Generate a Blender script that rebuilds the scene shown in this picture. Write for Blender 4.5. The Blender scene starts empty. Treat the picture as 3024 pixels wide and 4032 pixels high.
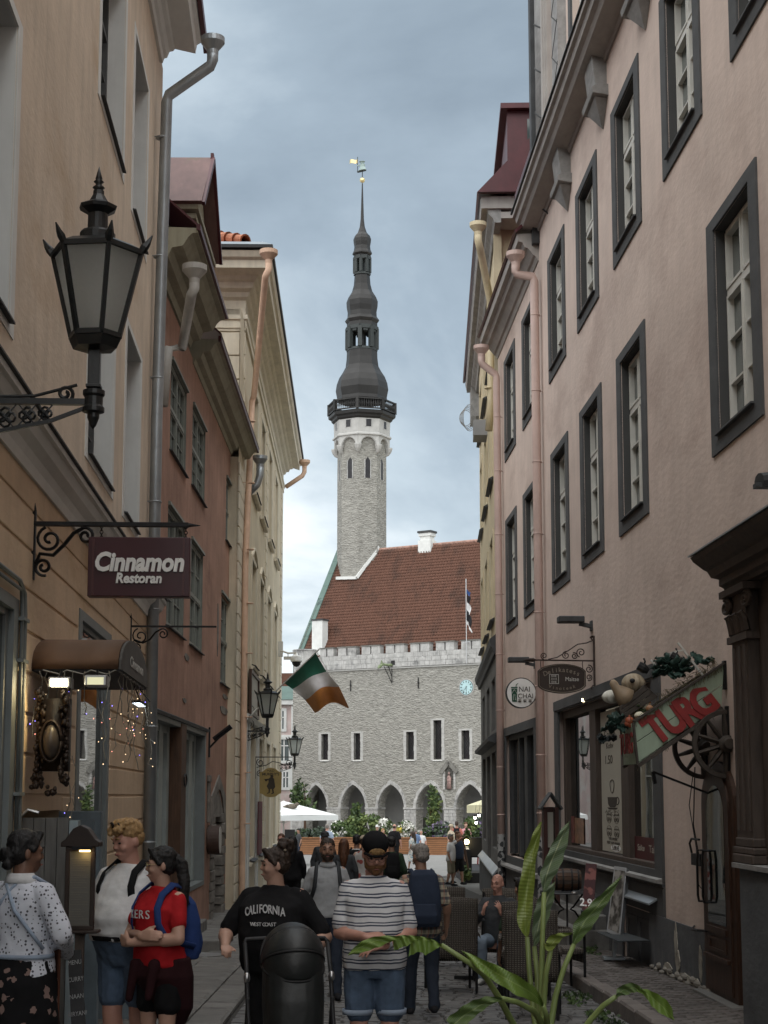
import bpy, math, random
from mathutils import Vector as V, Matrix
random.seed(7)
rnd = random.random
def ru(a, b): return a + (b - a) * random.random()
sc = bpy.context.scene
COL = sc.collection
# ---------------------------------------------------------------- camera (eye at the world origin, looking along +Y)
F, CX, YP = 6500.0, 1512.0, 2255.5          # focal length and principal point in photograph pixels
TH = math.atan(0.135)                        # upward tilt
K = 2.25                                     # metres along the street per unit of the plan's depth scale
cT, sT = math.cos(TH), math.sin(TH)
cam = bpy.data.objects.new('camera', bpy.data.cameras.new('camera')); COL.objects.link(cam)
cam.rotation_euler = (math.pi / 2 + TH, 0, 0)
cam.data.sensor_fit = 'HORIZONTAL'; cam.data.sensor_width = 36.0
cam.data.lens = 36.0 * F / 3024.0
cam.data.shift_y = (YP - 2016.0) / 3024.0
cam.data.clip_start = 0.05; cam.data.clip_end = 6000.0
sc.camera = cam
# ---------------------------------------------------------------- sky, sun, exposure
SUN_EL, SUN_AZ = math.radians(62), math.radians(200)
world = bpy.data.worlds.new('World'); sc.world = world; world.use_nodes = True
nt = world.node_tree; N = nt.nodes; Lk = nt.links; N.clear()
def nd(t, **k):
 n = N.new(t)
 for a, b in k.items(): setattr(n, a, b)
 return n
out = nd('ShaderNodeOutputWorld')
sky = nd('ShaderNodeTexSky', sky_type='NISHITA', sun_disc=False, sun_elevation=SUN_EL, sun_rotation=SUN_AZ)
sky.altitude = 50; sky.air_density = 1.0; sky.dust_density = 2.0
bgs = nd('ShaderNodeBackground'); bgs.inputs['Strength'].default_value = 0.06
Lk.new(sky.outputs[0], bgs.inputs['Color'])
tc = nd('ShaderNodeTexCoord')
sep = nd('ShaderNodeSeparateXYZ'); Lk.new(tc.outputs['Generated'], sep.inputs[0])
za = nd('ShaderNodeMath', operation='MAXIMUM'); Lk.new(sep.outputs['Z'], za.inputs[0]); za.inputs[1].default_value = 0.0
zb = nd('ShaderNodeMath', operation='ADD'); Lk.new(za.outputs[0], zb.inputs[0]); zb.inputs[1].default_value = 0.28
dx = nd('ShaderNodeMath', operation='DIVIDE'); Lk.new(sep.outputs['X'], dx.inputs[0]); Lk.new(zb.outputs[0], dx.inputs[1])
dy = nd('ShaderNodeMath', operation='DIVIDE'); Lk.new(sep.outputs['Y'], dy.inputs[0]); Lk.new(zb.outputs[0], dy.inputs[1])
cmb = nd('ShaderNodeCombineXYZ'); Lk.new(dx.outputs[0], cmb.inputs['X']); Lk.new(dy.outputs[0], cmb.inputs['Y'])
mp = nd('ShaderNodeMapping'); mp.inputs['Location'].default_value = (3.1, 0.6, 0); mp.inputs['Scale'].default_value = (1.0, 0.8, 1); Lk.new(cmb.outputs[0], mp.inputs['Vector'])
nz = nd('ShaderNodeTexNoise'); nz.inputs['Scale'].default_value = 1.7; nz.inputs['Detail'].default_value = 7; nz.inputs['Roughness'].default_value = 0.56; nz.inputs['Distortion'].default_value = 0.35
Lk.new(mp.outputs[0], nz.inputs['Vector'])
# the cloud sheet thins and brightens towards the horizon, all the way round
hz = nd('ShaderNodeMapRange', interpolation_type='SMOOTHSTEP'); Lk.new(za.outputs[0], hz.inputs['Value'])
hz.inputs['From Min'].default_value = 0.0; hz.inputs['From Max'].default_value = 0.42; hz.inputs['To Min'].default_value = 0.30; hz.inputs['To Max'].default_value = 0.0
ad = nd('ShaderNodeMath', operation='ADD'); Lk.new(nz.outputs[0], ad.inputs[0]); Lk.new(hz.outputs[0], ad.inputs[1])
cr = nd('ShaderNodeValToRGB'); Lk.new(ad.outputs[0], cr.inputs[0])
e = cr.color_ramp.elements; e[0].position = 0.33; e[0].color = (0.098, 0.122, 0.145, 1); e[1].position = 0.80; e[1].color = (0.38, 0.40, 0.41, 1)
m1 = e.new(0.46); m1.color = (0.128, 0.157, 0.183, 1)
m2 = e.new(0.60); m2.color = (0.195, 0.228, 0.252, 1)
bgc = nd('ShaderNodeBackground'); bgc.inputs['Strength'].default_value = 1.0; Lk.new(cr.outputs[0], bgc.inputs['Color'])
mx = nd('ShaderNodeMixShader'); mx.inputs[0].default_value = 0.93
Lk.new(bgs.outputs[0], mx.inputs[1]); Lk.new(bgc.outputs[0], mx.inputs[2]); Lk.new(mx.outputs[0], out.inputs['Surface'])
sl = bpy.data.lights.new('sun', 'SUN'); sl.energy = 1.5; sl.angle = math.radians(110); sl.color = (1.0, 0.97, 0.93)
so = bpy.data.objects.new('sun', sl); COL.objects.link(so)
so.rotation_euler = (math.pi / 2 - SUN_EL, 0, math.pi - SUN_AZ + math.pi)
sd = V((math.sin(SUN_AZ) * math.cos(SUN_EL), math.cos(SUN_AZ) * math.cos(SUN_EL), math.sin(SUN_EL)))
so.rotation_euler = sd.to_track_quat('Z', 'Y').to_euler()
sc.view_settings.view_transform = 'Standard'; sc.view_settings.look = 'None'
sc.view_settings.exposure = 1.68; sc.view_settings.gamma = 1.0; sc.view_settings.use_curve_mapping = False
sc.cycles.max_bounces = 6; sc.cycles.diffuse_bounces = 4; sc.cycles.glossy_bounces = 3; sc.cycles.use_denoising = True
# ---------------------------------------------------------------- geometry helpers
def ray(px, py):
 u = (px - CX) / F; v = (YP - py) / F
 return V((u, cT - v * sT, sT + v * cT))
def at(px, py, Y):
 d = ray(px, py); return d * (Y * K / d.y)   # Y in plan depth units
def gz(Y):                                   # height of the sloping street at distance Y
 Y = Y / K
 if Y < 7: return -(1.95 + 0.02 * Y)
 if Y < 75: return -(2.09 + 0.036 * (Y - 7))
 return -(2.09 + 0.036 * 68)
def go(Y): return gz(Y * K)
def kerb_r(Y): return 2.93 - 0.0903 * Y / K
def frame(o, x, n):
 x = V(x).normalized(); n = V(n).normalized()
 return Matrix(((x.x, n.x, 0, o[0]), (x.y, n.y, 0, o[1]), (0, 0, 1, o[2] if len(o) > 2 else 0), (0, 0, 0, 1)))
def wallframe(o, k, side, scaled=True):
 # house walls are drawn on the plan's depth units along the wall (x), metres outwards (y) and up (z)
 t = V((k / K, 1, 0)).normalized(); n = V((t.y, -t.x, 0)) * side
 M = frame((o[0], o[1] * K), -t if side > 0 else t, n)
 return M @ Matrix.Diagonal((KX if scaled else 1.0, 1, 1, 1))
KX = 2.245
PLANES = {'R': ((4.01, 0), -0.0903, -1), 'O': ((-2.02, 0), -0.1183, 1), 'D': ((-3.11, 0), -0.0144, 1), 'C': ((-2.5, 0), -0.042, 1), 'Y': ((2.55, 16.2), 0.0645, -1)}
RW, OW, DW, CW, YW = [wallframe(*PLANES[k]) for k in 'RODCY']              # pink, orange, red, cream, yellow house
RU, OU, DU, CU, YU = [wallframe(*PLANES[k], False) for k in 'RODCY']       # the same planes in plain metres
UNS = [(RW, RU), (OW, OU), (DW, DU), (CW, CU), (YW, YU)]
_t = V((3.6, -K, 0)).normalized()
TW = frame((0, 70 * K), _t, (-_t.y, _t.x, 0))    # town hall: x right, y back
ID = Matrix.Identity(4)
def hit(fr, px, py, off=0):
 i = fr.inverted(); o = i @ V((0, 0, 0)); d = i.to_3x3() @ ray(px, py)
 p = o + d * ((off - o.y) / d.y); return p
def onx(fr, px, py, x):                      # where the sight line meets the plane x = const of a wall frame
 i = fr.inverted(); o = i @ V((0, 0, 0)); d = i.to_3x3() @ ray(px, py); return o + d * ((x - o.x) / d.x)
class MB:
 def __init__(s, T=None): s.v = []; s.f = []; s.T = T
 def add(s, vs, fs):
  b = len(s.v)
  s.v.extend([(s.T @ V(p)) if s.T is not None else V(p) for p in vs]); s.f.extend([tuple(b + i for i in f) for f in fs]); return s
 def quad(s, a, b, c, d): return s.add((a, b, c, d), ((0, 1, 2, 3),))
 def box(s, x0, x1, y0, y1, z0, z1):
  return s.add([(x, y, z) for z in (z0, z1) for y in (y0, y1) for x in (x0, x1)], ((0, 2, 3, 1), (4, 5, 7, 6), (0, 1, 5, 4), (2, 6, 7, 3), (0, 4, 6, 2), (1, 3, 7, 5)))
 def bar(s, a, b, w, h=None):             # a square bar from a to b
  a, b = V(a), V(b); h = h or w; d = (b - a).normalized(); u = d.cross(V((0, 0, 1)))
  if u.length < 1e-3: u = V((1, 0, 0))
  u.normalize(); q = u.cross(d)
  c = [(-1, -1), (1, -1), (1, 1), (-1, 1)]
  return s.add([p + u * (w / 2 * i) + q * (h / 2 * j) for p in (a, b) for i, j in c], ((0, 1, 2, 3), (7, 6, 5, 4), (0, 4, 5, 1), (1, 5, 6, 2), (2, 6, 7, 3), (3, 7, 4, 0)))
 def tube(s, pts, r, n=8, caps=True):
  pts = [V(p) for p in pts]; m = len(pts); rs = r if isinstance(r, (list, tuple)) else [r] * m
  vs = []; u = None
  for i, p in enumerate(pts):
   d = (pts[min(i + 1, m - 1)] - pts[max(i - 1, 0)])
   if d.length < 1e-9: d = V((0, 0, 1))
   d.normalize()
   if u is None: u = d.cross(V((0.31, 0.17, 0.93))); u = u if u.length > 1e-3 else d.cross(V((1, 0, 0)))
   u = (u - d * u.dot(d)); u = u if u.length > 1e-6 else d.orthogonal()
   u.normalize(); w = d.cross(u)
   for k in range(n):
    a = 2 * math.pi * k / n; vs.append(p + (u * math.cos(a) + w * math.sin(a)) * rs[i])
  fs = [(i * n + k, i * n + (k + 1) % n, (i + 1) * n + (k + 1) % n, (i + 1) * n + k) for i in range(m - 1) for k in range(n)]
  if caps: fs += [tuple(range(n))[::-1], tuple((m - 1) * n + k for k in range(n))]
  return s.add(vs, fs)
 def lathe(s, prof, c=(0, 0, 0), n=16, ph=0.0, caps=True):
  vs = [(c[0] + r * math.sin(ph + 2 * math.pi * k / n), c[1] - r * math.cos(ph + 2 * math.pi * k / n), c[2] + z) for r, z in prof for k in range(n)]
  m = len(prof)
  fs = [(i * n + k, i * n + (k + 1) % n, (i + 1) * n + (k + 1) % n, (i + 1) * n + k) for i in range(m - 1) for k in range(n)]
  if caps: fs += [tuple(range(n))[::-1], tuple((m - 1) * n + k for k in range(n))]
  return s.add(vs, fs)
 def prism(s, poly, y0, y1, plane='xz'):  # extrude a polygon
  def P(a, b, c): return (a, c, b) if plane == 'xz' else ((a, b, c) if plane == 'xy' else (c, a, b))
  n = len(poly)
  vs = [P(a, b, y0) for a, b in poly] + [P(a, b, y1) for a, b in poly]
  return s.add(vs, [tuple(range(n)), tuple(range(2 * n - 1, n - 1, -1))] + [(i, i + n, (i + 1) % n + n, (i + 1) % n) for i in range(n)])
 def ell(s, c, r, n=14, m=9, R=None):
  c = V(c); r = (r, r, r) if not hasattr(r, '__len__') else r
  vs = []
  for i in range(1, m):
   a = math.pi * i / m
   for k in range(n):
    b = 2 * math.pi * k / n; p = V((r[0] * math.sin(a) * math.cos(b), r[1] * math.sin(a) * math.sin(b), -r[2] * math.cos(a)))
    vs.append(c + (R @ p if R is not None else p))
  for q in (-1, 1):
   p = V((0, 0, q * r[2])); vs.append(c + (R @ p if R is not None else p))
  fs = [(i * n + k, i * n + (k + 1) % n, (i + 1) * n + (k + 1) % n, (i + 1) * n + k) for i in range(m - 2) for k in range(n)]
  bt, tp = n * (m - 1), n * (m - 1) + 1
  fs += [(bt, (k + 1) % n, k) for k in range(n)] + [(tp, (m - 2) * n + k, (m - 2) * n + (k + 1) % n) for k in range(n)]
  return s.add(vs, fs)
 def cap(s, a, ra, b, rb, n=12):          # tapered capsule
  a, b = V(a), V(b); d = (b - a); L = d.length
  if L < 1e-6: return s.ell(a, ra)
  d /= L; pts = []; rs = []
  for i in range(5): q = math.pi / 2 * i / 4; pts.append(a - d * ra * math.cos(q)); rs.append(max(ra * math.sin(q), ra * 0.02))
  for i in range(5): q = math.pi / 2 * (1 - i / 4); pts.append(b + d * rb * math.cos(q)); rs.append(max(rb * math.sin(q), rb * 0.02))
  return s.tube(pts, rs, n)
 def chain(s, pts, rs, n=12):
  for i in range(len(pts) - 1): s.cap(pts[i], rs[i], pts[i + 1], rs[i + 1], n)
  return s
 def loft(s, rings, n=20, p=2.0, caps=True):   # rings: (cx, cy, z, rx, ry)
  vs = []
  for cx, cy, z, rx, ry in rings:
   for k in range(n):
    a = 2 * math.pi * k / n; ca, sa = math.cos(a), math.sin(a)
    vs.append((cx + rx * math.copysign(abs(ca) ** (2 / p), ca), cy + ry * math.copysign(abs(sa) ** (2 / p), sa), z))
  m = len(rings); up = rings[-1][2] > rings[0][2]
  fs = [(i * n + k, i * n + (k + 1) % n, (i + 1) * n + (k + 1) % n, (i + 1) * n + k) for i in range(m - 1) for k in range(n)]
  if caps: fs += [tuple(range(n))[::-1], tuple((m - 1) * n + k for k in range(n))]
  if not up: fs = [f[::-1] for f in fs]
  return s.add(vs, fs)
 def grid(s, fn, nu, nv):
  vs = [fn(i / nu, j / nv) for j in range(nv + 1) for i in range(nu + 1)]
  w = nu + 1
  return s.add(vs, [(j * w + i, j * w + i + 1, (j + 1) * w + i + 1, (j + 1) * w + i) for j in range(nv) for i in range(nu)])
 def mesh(s, name, smooth=False):
  me = bpy.data.meshes.new(name); me.from_pydata([tuple(p) for p in s.v], [], s.f)
  if smooth: me.polygons.foreach_set('use_smooth', [True] * len(me.polygons))
  me.update(); return me
 def build(s, name, mat, parent=None, smooth=False, bevel=0.0, solid=0.0, loc=None, mw=None):
  o = bpy.data.objects.new(name, s.mesh(name, smooth)); COL.objects.link(o)
  if mat: o.data.materials.append(mat)
  if parent is not None:
   o.parent = parent; b = parent.get('_b')
   if b and loc is None: o.location = (-b[0], -b[1], -b[2])
  if loc is not None: o.location = loc
  if mw is not None: o.matrix_world = mw
  if smooth == 'auto':
   pass
  if solid: m = o.modifiers.new('s', 'SOLIDIFY'); m.thickness = solid; m.offset = 0
  if bevel: m = o.modifiers.new('b', 'BEVEL'); m.width = bevel; m.segments = 2; m.limit_method = 'ANGLE'
  return o
def tag(o, label=None, cat=None, group=None, kind=None):
 if label: o['label'] = label
 if cat: o['category'] = cat
 if group: o['group'] = group
 if kind: o['kind'] = kind
 return o
def thing(name, label, cat, fr=ID, base=(0, 0, 0), group=None):
 o = bpy.data.objects.new(name, None); COL.objects.link(o); o.empty_display_size = 0.1
 o.matrix_world = fr @ Matrix.Translation(V(base)); o['_b'] = list(base)
 return tag(o, label, cat, group)
def copy_tree(o, parent=None):
 c = o.copy(); COL.objects.link(c)
 if parent is not None: c.parent = parent
 for ch in list(o.children): copy_tree(ch, c)
 return c
def inst(name, me, parent, M, mat=None):
 o = bpy.data.objects.new(name, me); COL.objects.link(o)
 if parent is not None: o.parent = parent
 b = parent.get('_b') if parent is not None else None
 o.matrix_basis = (Matrix.Translation((-b[0], -b[1], -b[2])) if b else ID) @ M
 return o
def text(s, parent, mat, size, loc, r, up=(0, 0, 1), shear=0, bold=0.0, ext=0.003, name='lettering', align='CENTER', sx=1.0):
 cu = bpy.data.curves.new(name, 'FONT'); cu.body = s; cu.size = size; cu.align_x = align; cu.align_y = 'CENTER'; cu.extrude = ext; cu.shear = shear; cu.offset = bold; cu.resolution_u = 3
 cu.materials.append(mat)
 o = bpy.data.objects.new(name, cu); COL.objects.link(o); r = V(r).normalized(); up = V(up).normalized(); n = r.cross(up)
 M = Matrix(((r.x * sx, up.x, n.x, loc[0]), (r.y * sx, up.y, n.y, loc[1]), (r.z * sx, up.z, n.z, loc[2]), (0, 0, 0, 1)))
 if parent is not None:
  o.parent = parent; b = parent.get('_b')
  if b: M = Matrix.Translation((-b[0], -b[1], -b[2])) @ M
 o.matrix_basis = M
 return o
# ---------------------------------------------------------------- materials
MT = {}
def mk(name, col, rough=0.8, metal=0.0, var=0.12, sc=2.0, bump=0.0, bsc=40.0, streak=0.0, stretch=(1, 1, 1), spec=0.4, dirt=None, dsc=0.8, dthr=0.55, sheen=0, world_co=False, bdist=0.01, streak_col=None):
 m = bpy.data.materials.new(name); m.use_nodes = True; t = m.node_tree; b = t.nodes['Principled BSDF']
 b.inputs['Roughness'].default_value = rough; b.inputs['Metallic'].default_value = metal
 b.inputs['Specular IOR Level'].default_value = spec
 if sheen: b.inputs['Sheen Weight'].default_value = sheen
 def n(ty, **k):
  q = t.nodes.new(ty)
  for a, c in k.items(): setattr(q, a, c)
  return q
 if world_co: co = n('ShaderNodeNewGeometry').outputs['Position']
 else: co = n('ShaderNodeTexCoord').outputs['Object']
 mp = n('ShaderNodeMapping'); mp.inputs['Scale'].default_value = stretch; t.links.new(co, mp.inputs['Vector'])
 nz = n('ShaderNodeTexNoise'); nz.inputs['Scale'].default_value = sc; nz.inputs['Detail'].default_value = 6; nz.inputs['Roughness'].default_value = 0.6
 t.links.new(mp.outputs[0], nz.inputs['Vector'])
 rm = n('ShaderNodeMapRange'); t.links.new(nz.outputs[0], rm.inputs['Value']); rm.inputs['From Min'].default_value = 0.3; rm.inputs['From Max'].default_value = 0.7
 mx = n('ShaderNodeMix', data_type='RGBA'); t.links.new(rm.outputs[0], mx.inputs['Factor'])
 mx.inputs['A'].default_value = tuple(c * (1 - var) for c in col) + (1,); mx.inputs['B'].default_value = tuple(min(1, c * (1 + var)) for c in col) + (1,)
 cur = mx.outputs['Result']
 if streak:
  ms = n('ShaderNodeMapping'); ms.inputs['Scale'].default_value = (5, 5, 0.55); t.links.new(co, ms.inputs['Vector'])
  ns = n('ShaderNodeTexNoise'); ns.inputs['Scale'].default_value = 1.6; ns.inputs['Detail'].default_value = 8; ns.inputs['Roughness'].default_value = 0.65; t.links.new(ms.outputs[0], ns.inputs['Vector'])
  r2 = n('ShaderNodeMapRange'); t.links.new(ns.outputs[0], r2.inputs['Value']); r2.inputs['From Min'].default_value = 0.42; r2.inputs['From Max'].default_value = 0.75; r2.inputs['To Max'].default_value = streak
  m2 = n('ShaderNodeMix', data_type='RGBA'); t.links.new(r2.outputs[0], m2.inputs['Factor']); t.links.new(cur, m2.inputs['A'])
  m2.inputs['B'].default_value = tuple(c * 0.45 for c in (streak_col or col)) + (1,); cur = m2.outputs['Result']
 if dirt is not None:
  nq = n('ShaderNodeTexNoise'); nq.inputs['Scale'].default_value = dsc; nq.inputs['Detail'].default_value = 9; nq.inputs['Roughness'].default_value = 0.68; t.links.new(co, nq.inputs['Vector'])
  r3 = n('ShaderNodeMapRange'); t.links.new(nq.outputs[0], r3.inputs['Value']); r3.inputs['From Min'].default_value = dthr; r3.inputs['From Max'].default_value = dthr + 0.12
  m3 = n('ShaderNodeMix', data_type='RGBA'); t.links.new(r3.outputs[0], m3.inputs['Factor']); t.links.new(cur, m3.inputs['A']); m3.inputs['B'].default_value = tuple(dirt) + (1,); cur = m3.outputs['Result']
 t.links.new(cur, b.inputs['Base Color'])
 if bump:
  nb = n('ShaderNodeTexNoise'); nb.inputs['Scale'].default_value = bsc; nb.inputs['Detail'].default_value = 5; t.links.new(mp.outputs[0], nb.inputs['Vector'])
  bp = n('ShaderNodeBump'); bp.inputs['Strength'].default_value = bump; bp.inputs['Distance'].default_value = bdist; t.links.new(nb.outputs[0], bp.inputs['Height']); t.links.new(bp.outputs[0], b.inputs['Normal'])
 MT[name] = m; return m
def emit(name, col, s):
 m = bpy.data.materials.new(name); m.use_nodes = True; b = m.node_tree.nodes['Principled BSDF']
 b.inputs['Base Color'].default_value = (*col, 1); b.inputs['Emission Color'].default_value = (*col, 1); b.inputs['Emission Strength'].default_value = s
 return m
def custom(name, fn, rough=0.85, spec=0.3):   # material from a small node function: fn(n, link, coord) -> colour socket
 m = bpy.data.materials.new(name); m.use_nodes = True; t = m.node_tree; b = t.nodes['Principled BSDF']
 b.inputs['Roughness'].default_value = rough; b.inputs['Specular IOR Level'].default_value = spec
 def n(ty, inp=None, **k):
  q = t.nodes.new(ty)
  for a, c in k.items(): setattr(q, a, c)
  for a, c in (inp or {}).items():
   if hasattr(c, 'is_linked'): t.links.new(c, q.inputs[a])
   else: q.inputs[a].default_value = c
  return q
 c = fn(n, n('ShaderNodeTexCoord').outputs['Object'], b, t)
 if c is not None: t.links.new(c, b.inputs['Base Color'])
 return m
def mixc(n, f, a, b):
 q = n('ShaderNodeMix', data_type='RGBA')
 t = q.id_data
 for k, v in (('Factor', f), ('A', a), ('B', b)):
  if hasattr(v, 'is_linked'): t.links.new(v, q.inputs[k])
  else: q.inputs[k].default_value = v if not hasattr(v, '__len__') or len(v) == 4 else (*v, 1)
 return q.outputs['Result']
def mth(n, op, a, b=0.0):
 q = n('ShaderNodeMath', operation=op); t = q.id_data
 for i, v in enumerate((a, b)):
  if hasattr(v, 'is_linked'): t.links.new(v, q.inputs[i])
  else: q.inputs[i].default_value = v
 return q.outputs[0]
def glass(name, col=(0.02, 0.026, 0.027), rough=0.02, ior=1.9):
 m = bpy.data.materials.new(name); m.use_nodes = True; t = m.node_tree; b = t.nodes['Principled BSDF']
 b.inputs['Base Color'].default_value = (*col, 1); b.inputs['Roughness'].default_value = rough; b.inputs['IOR'].default_value = ior; b.inputs['Specular IOR Level'].default_value = 0.5
 n = t.nodes.new('ShaderNodeTexNoise'); n.inputs['Scale'].default_value = 1.3
 c = t.nodes.new('ShaderNodeTexCoord'); t.links.new(c.outputs['Object'], n.inputs['Vector'])
 bp = t.nodes.new('ShaderNodeBump'); bp.inputs['Strength'].default_value = 0.08; bp.inputs['Distance'].default_value = 0.02; t.links.new(n.outputs[0], bp.inputs['Height']); t.links.new(bp.outputs[0], b.inputs['Normal'])
 return m
# wall with rectangular openings, front on y=0, reveals going back to -depth
def wall_mb(x0, x1, z0, z1, ops, depth=0.3, y=0.0, thick=None):
 mb = MB()
 xs = sorted(set([x0, x1] + [min(max(v, x0), x1) for o in ops for v in o[:2]])); zs = sorted(set([z0, z1] + [min(max(v, z0), z1) for o in ops for v in o[2:4]]))
 for i in range(len(xs) - 1):
  for j in range(len(zs) - 1):
   cx, cz = (xs[i] + xs[i + 1]) / 2, (zs[j] + zs[j + 1]) / 2
   if any(o[0] < cx < o[1] and o[2] < cz < o[3] for o in ops): continue
   mb.quad((xs[i], y, zs[j]), (xs[i], y, zs[j + 1]), (xs[i + 1], y, zs[j + 1]), (xs[i + 1], y, zs[j]))
 for o in ops:
  a, b, c, d = o[:4]; dp = o[4] if len(o) > 4 else depth
  mb.quad((a, y, c), (a, y - dp, c), (a, y - dp, d), (a, y, d)); mb.quad((b, y, c), (b, y, d), (b, y - dp, d), (b, y - dp, c))
  mb.quad((a, y, d), (a, y - dp, d), (b, y - dp, d), (b, y, d)); mb.quad((a, y, c), (b, y, c), (b, y - dp, c), (a, y - dp, c))
 if thick: mb.box(x0, x1, y - thick - 0.05, y - thick, z0, z1)
 return mb
def ring(mb, a, b, c, d, w, y0, y1, wx=None):         # rectangular picture-frame
 wx = wx or w; mb.box(a, b, y0, y1, d - w, d); mb.box(a, b, y0, y1, c, c + w); mb.box(a, a + wx, y0, y1, c + w, d - w); mb.box(b - wx, b, y0, y1, c + w, d - w); return mb
def sweep(mb, prof, x0, x1, m0=0.0, m1=0.0):  # extrude a (y, z) profile along x; m0/m1 mitre slopes
 n = len(prof)
 vs = [(x0 + m0 * y, y, z) for y, z in prof] + [(x1 + m1 * y, y, z) for y, z in prof]
 return mb.add(vs, [tuple(range(n))[::-1], tuple(range(n, 2 * n))] + [(i, (i + 1) % n, (i + 1) % n + n, i + n) for i in range(n)])
def spiral(c, r0, r1, turns, a0, plane, n=22, sg=1):
 pts = []
 for i in range(n + 1):
  t = i / n; r = r0 + (r1 - r0) * t; a = a0 + sg * 2 * math.pi * turns * t
  pts.append(plane(c[0] + r * math.cos(a), c[1] + r * math.sin(a)))
 return pts
# ---------------------------------------------------------------- shared materials
mk('pink', (0.665, 0.545, 0.475), 0.9, var=0.10, sc=0.9, bump=0.5, bsc=16, streak=0.24, spec=0.2, dirt=(.52, .41, .355), dsc=.55, dthr=.53)
mk('pinkpipe', (0.50, 0.37, 0.325), 0.45, var=0.12, sc=2, dirt=(0.2, 0.12, 0.08), dthr=0.66, dsc=6)
mk('greytrim', (0.082, 0.084, 0.085), 0.85, var=0.2, sc=3, bump=0.2, bsc=30)
mk('reveal', (0.062, 0.063, 0.062), 0.9, var=0.15, sc=2, bump=0.15)
mk('greystone', (0.27, 0.265, 0.255), 0.9, var=0.25, sc=6, bump=0.4, bsc=50)
mk('cornicegrey', (0.37, 0.345, 0.32), 0.85, var=0.12, sc=2, streak=0.3)
mk('whitewood', (0.62, 0.61, 0.56), 0.5, var=0.08, sc=4, streak=0.2)
mk('redmetal', (0.072, 0.014, 0.018), 0.45, var=0.2, sc=3, streak=0.3)
mk('darkgrey', (0.05, 0.052, 0.054), 0.7, var=0.3, sc=4, bump=0.15)
mk('dado', (0.10, 0.105, 0.11), 0.9, var=0.3, sc=2.5, bump=0.5, bsc=18, dirt=(0.30, 0.27, 0.22), dsc=2.2, dthr=0.64)
mk('brownwood', (0.075, 0.056, 0.045), 0.65, var=0.25, sc=4, stretch=(6, 6, 0.8), bump=0.2)
mk('doorwood', (0.05, 0.024, 0.014), 0.5, var=0.35, sc=5, stretch=(8, 8, 0.7), bump=0.25, bsc=14)
mk('iron', (0.012, 0.012, 0.013), 0.55, var=0.3, sc=8, metal=0.3)
mk('ironrust', (0.045, 0.03, 0.025), 0.75, var=0.4, sc=10)
mk('yellow', (0.60, 0.51, 0.345), 0.9, var=0.1, sc=1.0, bump=0.2, bsc=25, streak=0.35)
mk('yellowpipe', (0.55, 0.47, 0.31), 0.5, var=0.15, sc=3)
mk('stonestep', (0.16, 0.155, 0.145), 0.85, var=0.3, sc=5, bump=0.5, bsc=16)
mk('white', (0.78, 0.78, 0.76), 0.7, var=0.05)
mk('offwhite', (0.55, 0.54, 0.5), 0.8, var=0.1)
mk('black', (0.012, 0.012, 0.013), 0.6, var=0.2)
mk('zinc', (0.33, 0.36, 0.38), 0.42, metal=0.65, var=0.15, sc=3)
mk('steel', (0.5, 0.5, 0.5), 0.35, metal=0.9, var=0.1)
mk('cablegrey', (0.25, 0.25, 0.25), 0.6)
MT['glass'] = glass('glass'); MT['shopglass'] = glass('shopglass', (0.012, 0.014, 0.014), 0.012, 2.6)
MT['dimglass'] = glass('dimglass', (0.055, 0.072, 0.07), 0.08, 1.6)
PAPER = mk('paper', (0.46, 0.44, 0.37), 0.7, var=0.08)
# ---------------------------------------------------------------- ground, road, pavements
mk('groundsheet', (0.12, 0.118, 0.11), 0.95, var=0.25, sc=1.5, bump=0.6, bsc=9, world_co=True)
mk('squarepave', (0.21, 0.208, 0.2), 0.9, var=0.2, sc=2.5, bump=0.6, bsc=7, world_co=True)
mk('joint', (0.045, 0.043, 0.039), 0.95, var=0.3, sc=6, world_co=True)
mk('sett', (0.125, 0.122, 0.118), 0.62, var=0.38, sc=3.1, bump=0.5, bsc=28, world_co=True, bdist=0.006)
mk('slab', (0.15, 0.145, 0.135), 0.8, var=0.3, sc=1.7, bump=0.4, bsc=22, world_co=True, dirt=(0.07, 0.065, 0.06), dsc=1.5, dthr=0.58)
mk('paver', (0.115, 0.102, 0.094), 0.8, var=0.3, sc=3.3, bump=0.4, bsc=26, world_co=True)
mk('kerbstone', (0.155, 0.135, 0.122), 0.8, var=0.25, sc=5, bump=0.6, bsc=24, world_co=True)
def yk(L): return [v * K for v in L]
ys = yk([-14, -6, 0, 3, 5, 7, 9, 12, 16, 20, 26, 34, 44, 56, 75, 120, 300, 900])
g = MB()
def gsheet(mb, xa, xb, ylist, dz=0.0, nx=1):
 for a, b in zip(ylist[:-1], ylist[1:]):
  for i in range(nx):
   f0, f1 = i / nx, (i + 1) / nx
   l0, r0, l1, r1 = xa(a), xb(a), xa(b), xb(b)
   mb.quad((l0 + (r0 - l0) * f0, a, gz(a) + dz), (l0 + (r0 - l0) * f1, a, gz(a) + dz), (l1 + (r1 - l1) * f1, b, gz(b) + dz), (l1 + (r1 - l1) * f0, b, gz(b) + dz))
gsheet(g, lambda y: -600, lambda y: 600, [-300] + ys, -0.05, 6)
tag(g.build('ground', MT['groundsheet']), kind='structure')
KL = lambda y: -1.40 - 0.01 * y / K
g = MB(); gsheet(g, lambda y: KL(y) - 3, lambda y: kerb_r(y) + 1.3, yk([-6, 0, 3, 5, 7, 9, 12, 16, 20, 26.2]), -0.012)
road = tag(g.build('road', MT['joint']), kind='structure')
g = MB(); gsheet(g, lambda y: -40, lambda y: 45, yk([26, 34, 44, 56, 75, 110]), -0.02, 3)
sq = tag(g.build('town_square', MT['squarepave']), kind='structure')
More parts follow.
